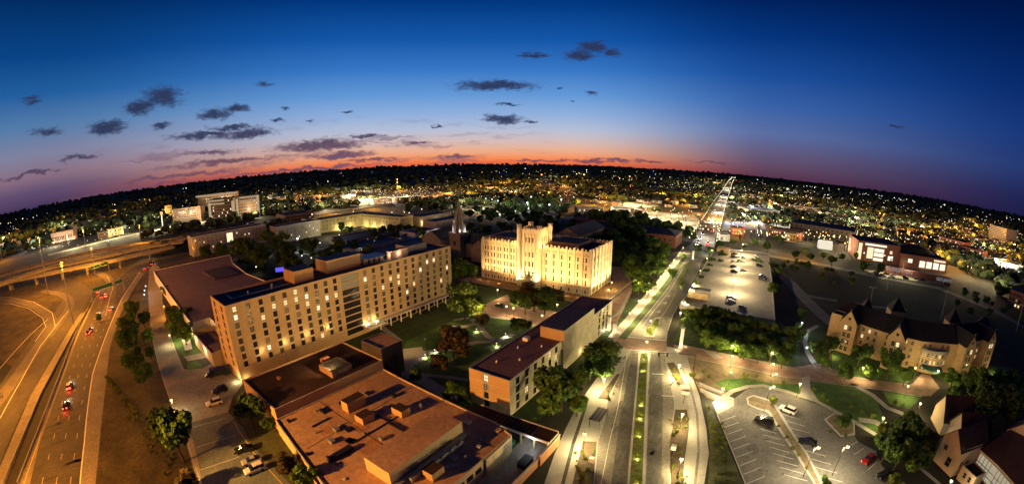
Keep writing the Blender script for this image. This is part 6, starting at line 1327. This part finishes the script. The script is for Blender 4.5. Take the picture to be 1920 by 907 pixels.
t, a, b, d, n = midb('hospital block with bright vertical light columns, left part', 394, 415, 440, 411, 36, 40, bb, .12, 7, 1)
for f in (.04, .98): mb = MB(); mb.obox((a[0]+(b[0]-a[0])*f-n[0]*1.0, a[1]+(b[1]-a[1])*f-n[1]*1.0), d, 4.5, 1.4, 1, 31); mb.each('light_column', LH, t)
for z in (27, 32.5): mb = MB(); mb.obox((lerp(a, b, .3)[0]-n[0]*.8, lerp(a, b, .3)[1]-n[1]*.8), d, 34, 1, z, z+2); mb.build('lit_band', LH, t)
t, a, b, d, n = midb('hospital block with bright vertical light columns, right part', 442, 410, 486, 404, 36, 40, bb, .12, 7, 2)
for f in (.1, .98): mb = MB(); mb.obox((a[0]+(b[0]-a[0])*f-n[0]*1.0, a[1]+(b[1]-a[1])*f-n[1]*1.0), d, 4.5, 1.4, 1, 33); mb.each('light_column', LH, t)
for z in (27, 33): mb = MB(); mb.obox((lerp(a, b, .6)[0]-n[0]*.8, lerp(a, b, .6)[1]-n[1]*.8), d, 34, 1, z, z+2); mb.build('lit_band', LH, t)
t, a, b, d, n = midb('rear hospital block with a long lit top floor', 372, 392, 442, 385, 34, 30, bb, .2, 5, 3); mb = MB(); mb.obox((lerp(a, b, .5)[0]-n[0]*.8, lerp(a, b, .5)[1]-n[1]*.8), d, 120, 1, 29, 32.5); mb.build('lit_band', LH, t)
t, a, b, d, n = midb('brown office block with lit ground floor bands left of the hospital', 325, 420, 378, 414, 26, 25, bb, .12, 6, 4)
for z in (4, 9): mb = MB(); mb.obox((lerp(a, b, .5)[0]-n[0]*.8, lerp(a, b, .5)[1]-n[1]*.8), d, 40, 1, z, z+2); mb.build('lit_band', LH, t)
t, a, b, d, n = midb('floodlit pinkish brick theatre by the frontage street', 97, 456, 141, 447, 17, 25, M('pink theatre wall', (.5, .36, .28)), .1, 1, 5)
for f in (.1, .4, .7, .95): q = lerp(a, b, f); light((q[0]-n[0]*6, q[1]-n[1]*6, 1.5), 7000, (1, .72, .5), .4)
mb = MB(); mb.obox(lerp(a, b, 1.04), d, 8, 8, 0, 24); mb.build('tower', bb, t)
t, a, b, d, n = midb('small yellow lit restaurant on the frontage street', 204, 444, 232, 438, 12, 20, M('yellow facade', (.5, .4, .2)), .8, 2, 6); light((a[0]-n[0]*8, a[1]-n[1]*8, 4), 9000, (1, .8, .35), .4); light((b[0]-n[0]*8, b[1]-n[1]*8, 4), 9000, (1, .8, .35), .4)
midb('dark brown shed beside the yellow lit restaurant', 186, 449, 204, 445, 11, 20, bb, .05, 2, 7)
t, a, b, d, n = midb('orange floodlit small tower house near the hospital', 310, 404, 323, 402, 22, 16, M('orange lit wall', (.55, .35, .12)), .5, 3, 8); light((a[0]-n[0]*10, a[1]-n[1]*10, 5), 30000, (1, .6, .15), .5)
p = P(305, 424); t = thing('lit_column', 'bright white lit advertising column at the frontage street', 'sign', (*p, 0)); mb = MB(); mb.cyl(p, 1.0, 1.0, 0, 20, 10); mb.build('shaft', ME('lit column', (1, .9, .6), 1.6), t); mb = MB(); mb.box(p[0]-4, p[0]+4, p[1]-2, p[1]+2, 20, 25); mb.build('head', ME('amber sign', (1, .55, .2), 1.2), t)
MBL = [('brown warehouse left of the cream L shaped building', 536, 424, 590, 416, 14, 40, bb, .03), ('low shop row with glowing fronts beyond the cream building', 625, 386, 690, 383, 10, 30, cream_dim, .9), ('white lit filling station canopy beyond the cream building', 700, 384, 735, 381, 10, 25, white_paint, 1), ('low warehouse near the orange highway', 745, 380, 790, 376, 9, 30, grey_wall, .4),
       ('small offices left of the far woods', 560, 378, 600, 375, 10, 30, bb, .6), ('lit hillside block left of centre', 445, 352, 495, 349, 22, 40, bb, .7), ('hillside houses block at the far left', 300, 368, 350, 364, 16, 40, bb, .6), ('retail shed with blue white lights beside the boulevard', 1402, 404, 1462, 408, 11, 50, white_paint, .6), ('low brick shop right of the boulevard', 1440, 442, 1500, 452, 9, 30, brick_red, .5), ('small flood lit house by the tent', 1470, 452, 1492, 455, 10, 14, M('orange lit wall', (.55, .35, .12)), .5),
       ('long dark industrial hall at the right', 1480, 436, 1600, 456, 14, 60, roof_dark, .02), ('brick apartment row with regular windows on the right', 1758, 462, 1806, 476, 16, 25, brick_red, .3), ('second brick apartment row behind', 1800, 478, 1840, 490, 13, 22, brick_red, .4), ('windowless grey block on the far right', 1852, 448, 1884, 458, 34, 45, grey_wall, .03), ('white lit depot on the far right', 1872, 506, 1915, 516, 11, 30, white_paint, .8), ('pair of offices above the brick apartment rows', 1812, 455, 1838, 462, 14, 25, bb, .4),
       ('dark house block at the right edge by the trees', 1888, 572, 1918, 584, 13, 20, brick_red, .3), ('white shed near the construction lot', 1150, 402, 1182, 403, 9, 30, white_paint, .5), ('long low building with lights behind the park', 1190, 404, 1210, 405, 9, 25, brick_red, .4), ('small parking office near the deck', 1350, 452, 1368, 453, 7, 14, white_paint, .6), ('shops along the boulevard west side', 1310, 432, 1332, 434, 9, 25, bb, .7), ('low school building beyond the white lamps', 1085, 402, 1130, 402, 9, 25, cream_dim, .3),
       ('corner cafe on the boulevard east side', 1372, 440, 1396, 442, 8, 20, brick_red, .8), ('flats beyond the retail shed', 1480, 398, 1530, 404, 16, 30, bb, .4), ('orange lit depot in the northern suburb', 1410, 372, 1450, 374, 12, 40, bb, .6), ('pale hangar near the orange highway', 640, 378, 668, 376, 12, 40, white_paint, .5)]
for i, q in enumerate(MBL): midb(*q, seed=20+i)
# houses
def house_proto(seed):
    r = random.Random(seed); t = thing('house', None, 'house'); w_, l_ = r.uniform(7, 9), r.uniform(10, 14); mb = MB(); mb.box(-l_/2, l_/2, -w_/2, w_/2, 0, 5.5); mb.build('wall', M('house siding %d' % (seed % 3), ((.3, .28, .24), (.22, .16, .12), (.4, .38, .33))[seed % 3]), t)
    mb = MB(); mb.gable((-l_/2, 0), (l_/2, 0), w_/2, 5.5, 8.5, 0, .5, None); mb.face([(-l_/2, -w_/2, 5.5), (-l_/2, w_/2, 5.5), (-l_/2, 0, 8.3)]); mb.face([(l_/2, -w_/2, 5.5), (l_/2, w_/2, 5.5), (l_/2, 0, 8.3)]); mb.build('roof', roof_shingle, t)
    for k in range(4): x = -l_/2+1.4+k*(l_-4.2)/3; z = 3.4 if k % 2 else 1; mb = MB(); mb.box(x, x+1.5, -w_/2-.08, -w_/2-.01, z, z+1.4); mb.build('window', lit_warm if r.random() < .35 else lit_pale if r.random() < .12 else glass, t)
    mb = MB(); mb.box(1, 1.8, -.4, .4, 6.5, 9.3); mb.build('chimney', brick_red, t); return proto_done(t)
HP = [house_proto(s) for s in range(6)]
def vh(u): return 308+1.07e-4*(u-960)**2
HZN = [(1480, 1900, 22, 95, 95), (1120, 1340, 45, 75, 35), (1390, 1600, 30, 75, 45), (0, 300, 24, 45, 30), (880, 1100, 22, 60, 35), (1600, 1920, 60, 110, 35), (500, 880, 22, 45, 20)]
HPOS = []
for (u0, u1, d0, d1, n) in HZN:
    for _ in range(n):
        for tr in range(8):
            u = rc.uniform(u0, u1); v = vh(u)+rc.uniform(d0, d1); x, y, z = PT(u, v)
            if all((x-a)**2+(y-b)**2 > 260 for a, b in HPOS) and not (-480 < x < 235 and y < 400 and x*x+y*y < 500**2): break
        HPOS.append((x, y)); ang = math.atan2(-x, y)+rc.choice((0, .35, -.35, 1.2)); place(rc.choice(HP), (x, y, z), ang, rc.uniform(.95, 1.4), 'small gabled house with a few lit windows in the dark suburbs', 'houses of the dark suburbs')
# distant street lamps
def fl_proto(m, nme='street_lamp'):
    t = thing(nme, None, 'street lamp'); me = MB(); me.cyl((0, 0), .1, .07, 0, 1, 5, 0); me.ball((0, 0, 1), .1, 6, 1)
    t2 = me.build(nme, [metal_dark, m]); t2['category'] = 'street lamp'; bpy.data.objects.remove(t); CH[t2.name] = []; PROTOS.append(t2); return t2
e_w = ME('far lamp white', (1, .9, .68), 4); e_y = ME('far lamp yellow', (1, .74, .3), 4); e_o = ME('far lamp orange', (1, .42, .08), 5); e_r = ME('far lamp red', (1, .08, .05), 3.5); e_c = ME('far lamp cool', (.8, .92, 1), 5.5); e_d = ME('far lamp dim', (1, .75, .4), 1.0)
FM = [e_w, e_y, e_o, e_r, e_c, e_d]; FP = [fl_proto(m) for m in FM]
def far_light(mbs, x, y, z, D, mi, k=1.0, h=9):
    r = max(.35, D*.0006*k); mb = mbs; q = len(mb.v); c = (x, y, z+h)
    P6 = [(r, 0, 0), (-r, 0, 0), (0, r, 0), (0, -r, 0), (0, 0, r), (0, 0, -r)]; mb.v += [(c[0]+a, c[1]+b, c[2]+e) for a, b, e in P6]
    for f in ((0, 2, 4), (2, 1, 4), (1, 3, 4), (3, 0, 4), (2, 0, 5), (1, 2, 5), (3, 1, 5), (0, 3, 5)): mb.f.append(tuple(q+i for i in f)); mb.m.append(mi)
ZL = [(500, 900, 40, 80, 260, 'yowoyd'), (860, 1250, 26, 84, 260, 'yoydow'), (1250, 1920, 30, 110, 320, 'yyodow'), (0, 480, 10, 55, 80, 'wwyd'), (0, 95, 14, 45, 55, 'wywr'), (290, 520, 30, 62, 90, 'wwyyd'), (480, 900, 8, 36, 55, 'wwd'), (500, 700, 42, 76, 170, 'yoowy'), (640, 800, 40, 66, 200, 'wwyyo'), (790, 960, 40, 70, 100, 'ooyyw'), (880, 1340, 12, 22, 130, 'wwyyo'), (950, 1350, 22, 70, 230, 'oowydyd'), (1040, 1200, 60, 85, 60, 'oooy'),
      (1180, 1600, 7, 40, 330, 'wwydd'), (1400, 1640, 22, 80, 330, 'wwyddo'), (1250, 1470, 75, 125, 210, 'wwyy'), (1300, 1480, 60, 85, 90, 'cwcw'), (1500, 1920, 8, 40, 320, 'wwydd'), (1560, 1920, 30, 95, 420, 'wwyddo'), (1760, 1925, 18, 80, 210, 'ooyyw'), (1800, 1925, 75, 130, 120, 'wwyyoc'), (1500, 1640, 90, 118, 80, 'yyw'), (1600, 1780, 120, 140, 40, 'wy'), (60, 340, 55, 95, 110, 'wyyw'), (1200, 1330, 84, 112, 80, 'yyw'), (460, 860, 70, 110, 60, 'wyd'), (1140, 1500, 26, 34, 60, 'wc'), (1480, 1920, 10, 14, 90, 'wc')]
KEY = dict(w=0, y=1, o=2, r=3, c=4, d=5); cand = []
for (u0, u1, d0, d1, n, pal) in ZL:
    for _ in range(n):
        u = rc.uniform(u0, u1); v = vh(u)+rc.uniform(d0, d1); x, y, z = PT(u, v); D = math.hypot(x, y); 
        if 1 < len(pal) and abs(x+52+(y-400)*.06) < 8 and y > 360: continue
        if math.sin(x*.0061+2)*math.sin(y*.0053+.7)+.6*math.sin(x*.017-y*.013) < -.12 and rc.random() < .8: continue
        cand.append((D, x, y, z, KEY[rc.choice(pal)], rc.uniform(.55, 1.25)*(1.5 if rc.random() < .06 else 1)))
for i in range(70):   # lamps lining the far boulevard
    y = 385+i*22+max(0, i-20)**1.75*2; x = -44-(y-372)*.055 if y < 1000 else -77-(y-979)*.048 if y < 1990 else -126-(y-1988)*.0397
    for s in (-1, 1): cand.append((math.hypot(x, y), x+s*13, y, terrain(x, y), 1 if i % 3 else 0, .9))
for i, (u, v) in enumerate([(1062.5, 331), (1151, 331), (1180.5, 331), (1193.7, 332.5), (1015.5, 327.5), (1085.7, 325), (1095, 327), (1650, 399), (1730, 405), (745, 341), (60, 448), (1505, 407), (1585, 453)]): x, y, z = PT(u, v, 10); cand.append((math.hypot(x, y), x, y, terrain(x, y), 2, 3.2))
for i, (u, v) in enumerate([(985, 312), (1010, 317), (1100, 319), (1165, 319), (640, 320), (1420, 333), (1385, 331), (1388, 332), (1380, 334), (349, 349), (344, 350), (1771, 380), (1100, 315), (950, 314)]): x, y, z = PT(u, v+5, 6); cand.append((math.hypot(x, y), x, y, terrain(x, y), 3 if i in (6, 7, 8) else 0, 2.0))
cand.sort(key=lambda c: c[0]); mb = MB()
for i, (D, x, y, z, mi, k) in enumerate(cand):
    if i < 300: h = 8; s = max(.4, D*.0006*k)/.1; place(FP[mi], (x, y, z), 0, (s, s, h), 'small street lamp glowing in the city beyond the campus', 'street lamps of the city'); 
    else: far_light(mb, x, y, z, D, mi, k)
tag(mb.build('distant_city_lights', FM), 'dense carpet of small white, yellow and orange city lights', 'lights', None, 'stuff')
for i, o in enumerate([o for o in COL.objects if o.name.startswith('street_lamp') and o.get('group')]): pass
# pools of street light over the city
PL = [(100, 463, 'y'), (140, 468, 'y'), (180, 458, 'y'), (220, 448, 'y'), (260, 440, 'y'), (295, 432, 'y'), (330, 424, 'y'), (365, 418, 'y'), (395, 415, 'w'), (475, 408, 'y'), (60, 465, 'c'), (540, 372, 'o'), (580, 372, 'o'), (620, 372, 'o'), (655, 374, 'w'), (680, 378, 'w'), (705, 380, 'w'), (730, 378, 'w'), (760, 376, 'y'), (800, 368, 'o'), (840, 362, 'o'), (700, 392, 'o'), (620, 402, 'o'), (880, 372, 'o'), (860, 386, 'y'), (920, 352, 'o'), (950, 345, 'o'), (1060, 350, 'o'), (1100, 345, 'o'), (1030, 356, 'o'), (985, 360, 'o'), (1110, 385, 'o'), (1130, 376, 'o'), (1090, 392, 'o'), (1240, 372, 'o'), (1290, 385, 'o'), (1200, 386, 'y'), (1190, 402, 'y'), (1215, 408, 'w'), (1240, 412, 'y'), (1265, 405, 'y'), (1285, 418, 'y'), (1255, 424, 'y'), (1300, 426, 'w'), (1215, 398, 'y'), (1180, 384, 'y'), (1140, 400, 'y'),
      (1315, 445, 'w'), (1330, 430, 'y'), (1340, 415, 'y'), (1330, 455, 'w'), (1350, 400, 'y'), (1357, 385, 'y'), (1365, 370, 'y'), (1370, 358, 'w'), (1395, 415, 'c'), (1420, 418, 'c'), (1370, 420, 'c'), (1440, 395, 'c'), (1410, 398, 'c'), (1380, 445, 'o'), (1420, 450, 'y'), (1400, 470, 'w'), (1450, 470, 'y'), (1480, 480, 'o'), (1520, 488, 'o'), (1560, 490, 'y'), (1580, 478, 'y'), (1510, 455, 'y'), (1490, 425, 'y'), (1540, 410, 'y'), (1600, 430, 'y'), (1560, 440, 'w'), (1310, 400, 'o'), (1300, 372, 'o'), (1700, 440, 'o'), (1740, 445, 'o'), (1725, 430, 'y'), (1790, 440, 'o'), (1820, 450, 'o'), (1850, 470, 'y'), (1880, 480, 'o'), (1900, 470, 'o'), (1915, 495, 'o'), (1860, 500, 'w'), (1895, 515, 'w'), (1840, 510, 'y'), (1800, 515, 'y'), (1820, 525, 'y'), (1850, 530, 'y'), (1790, 505, 'o'), (1870, 545, 'y'), (1790, 430, 'o'), (1830, 430, 'o'), (1650, 420, 'y'), (1600, 405, 'y'), (1700, 520, 'y'), (1660, 515, 'y'), (450, 380, 'y'), (500, 372, 'w'), (1450, 372, 'o'), (1520, 380, 'o'), (620, 445, 'y'), (1000, 395, 'c'), (940, 400, 'c')]
rq = random.Random(44)
for (u0, u1, d0, d1, n, pal) in ((880, 1240, 24, 90, 16, 'ooy'), (1240, 1600, 18, 90, 22, 'yyow'), (1560, 1920, 30, 120, 26, 'yoow'), (500, 880, 38, 76, 12, 'oyy'), (0, 330, 22, 60, 8, 'yo'), (100, 480, 40, 60, 6, 'y')):
    for _ in range(n): u = rq.uniform(u0, u1); PL.append((u, 308+1.07e-4*(u-960)**2+rq.uniform(d0, d1), rq.choice(pal)))
FC = {'y': (1, .82, .45), 'o': (1, .42, .06), 'w': (1, .9, .7), 'c': (.85, .92, 1)}
for (u, v, c) in PL:
    x, y, z = PT(u, v); D = math.hypot(x, y); h = 7+D*.008; light((x, y, z+h), 60*h*h*12.57*min(1.0, (D/850)**2.2)*(1.5 if c == 'o' else 1), FC[c], h*.12)
# woods and tree cover, one mass
rw = random.Random(5); mb = MB(); PHI = (1+5**.5)/2
IV = [Vector(v).normalized() for v in ((-1, PHI, 0), (1, PHI, 0), (-1, -PHI, 0), (1, -PHI, 0), (0, -1, PHI), (0, 1, PHI), (0, -1, -PHI), (0, 1, -PHI), (PHI, 0, -1), (PHI, 0, 1), (-PHI, 0, -1), (-PHI, 0, 1))]
IF = ((0, 11, 5), (0, 5, 1), (0, 1, 7), (0, 7, 10), (0, 10, 11), (1, 5, 9), (5, 11, 4), (11, 10, 2), (10, 7, 6), (7, 1, 8), (3, 9, 4), (3, 4, 2), (3, 2, 6), (3, 6, 8), (3, 8, 9), (4, 9, 5), (2, 4, 11), (6, 2, 10), (8, 6, 7), (9, 8, 1))
def segd(p, a, b):
    ax, ay = a; bx, by = b; dx, dy = bx-ax, by-ay; t = max(0, min(1, ((p[0]-ax)*dx+(p[1]-ay)*dy)/(dx*dx+dy*dy))); return math.hypot(p[0]-ax-dx*t, p[1]-ay-dy*t)
LINES = [([P(u, v) for u, v in L_], w_) for L_, w_ in (([(480, 420), (600, 399), (720, 384), (800, 371), (880, 356), (980, 346)], 30), ([(90, 478), (150, 463), (200, 450), (260, 437), (330, 424), (400, 414)], 34), ([(860, 392), (960, 398), (1060, 408), (1150, 400), (1200, 380)], 16), ([(-60, 530), (52, 500), (168, 471), (320, 450), (480, 420)], 55), ([(1240, 440), (1345, 464), (1440, 479), (1550, 498), (1640, 518), (1760, 540), (1925, 615)], 14), ([(1190, 404), (1320, 420)], 75), ([(1365, 420), (1580, 448)], 40), ([(1700, 400), (1800, 435), (1925, 490)], 16), ([(1600, 470), (1780, 520)], 60), ([(1170, 384), (1240, 386)], 60), ([(500, 372), (800, 372)], 60))]+[([(-44, 372), (-57, 634), (-77, 979), (-126, 1988), (-243, 4935)], 20)]
BLD = [(o.location.x, o.location.y) for o in COL.objects if o.type == 'EMPTY' and o.name.startswith('city_building')]
def clump(x, y, z, R):
    q = len(mb.v); j = [R*(.7+.55*rw.random()) for _ in IV]; mb.v += [(x+v.x*k, y+v.y*k, z+R*.75+v.z*k*.8) for v, k in zip(IV, j)]
    for f in IF: mb.f.append(tuple(q+i for i in f)); mb.m.append(0)
for i in range(15000):
    a = math.radians(rw.uniform(-112, 52)); D = 330*math.exp(rw.random()**.85*2.75) ; x, y = D*math.sin(a), D*math.cos(a)
    if -480 < x < 240 and -140 < y < 470 : continue
    if any(segd((x, y), l[i_], l[i_+1]) < w_ for l, w_ in LINES for i_ in range(len(l)-1)): continue
    if any((x-p[0])**2+(y-p[1])**2 < 900 for p in BLD) or (x < 0 and y < 60 and D < 900 and y > -250): continue
    if math.sin(x*.011+1)*math.cos(y*.009)+.5*math.sin(x*.03+y*.02) < (-.35 if D < 1500 else -.8): continue
    clump(x, y, terrain(x, y), rw.uniform(3.5, 7)*(1+D/2500))
tag(mb.build('woodland', M('distant foliage', (.03, .045, .015), .95, .5, .05)), 'dark tree cover spread over the far city and hills', 'woods', None, 'stuff')
flush_windows()
remove_protos()
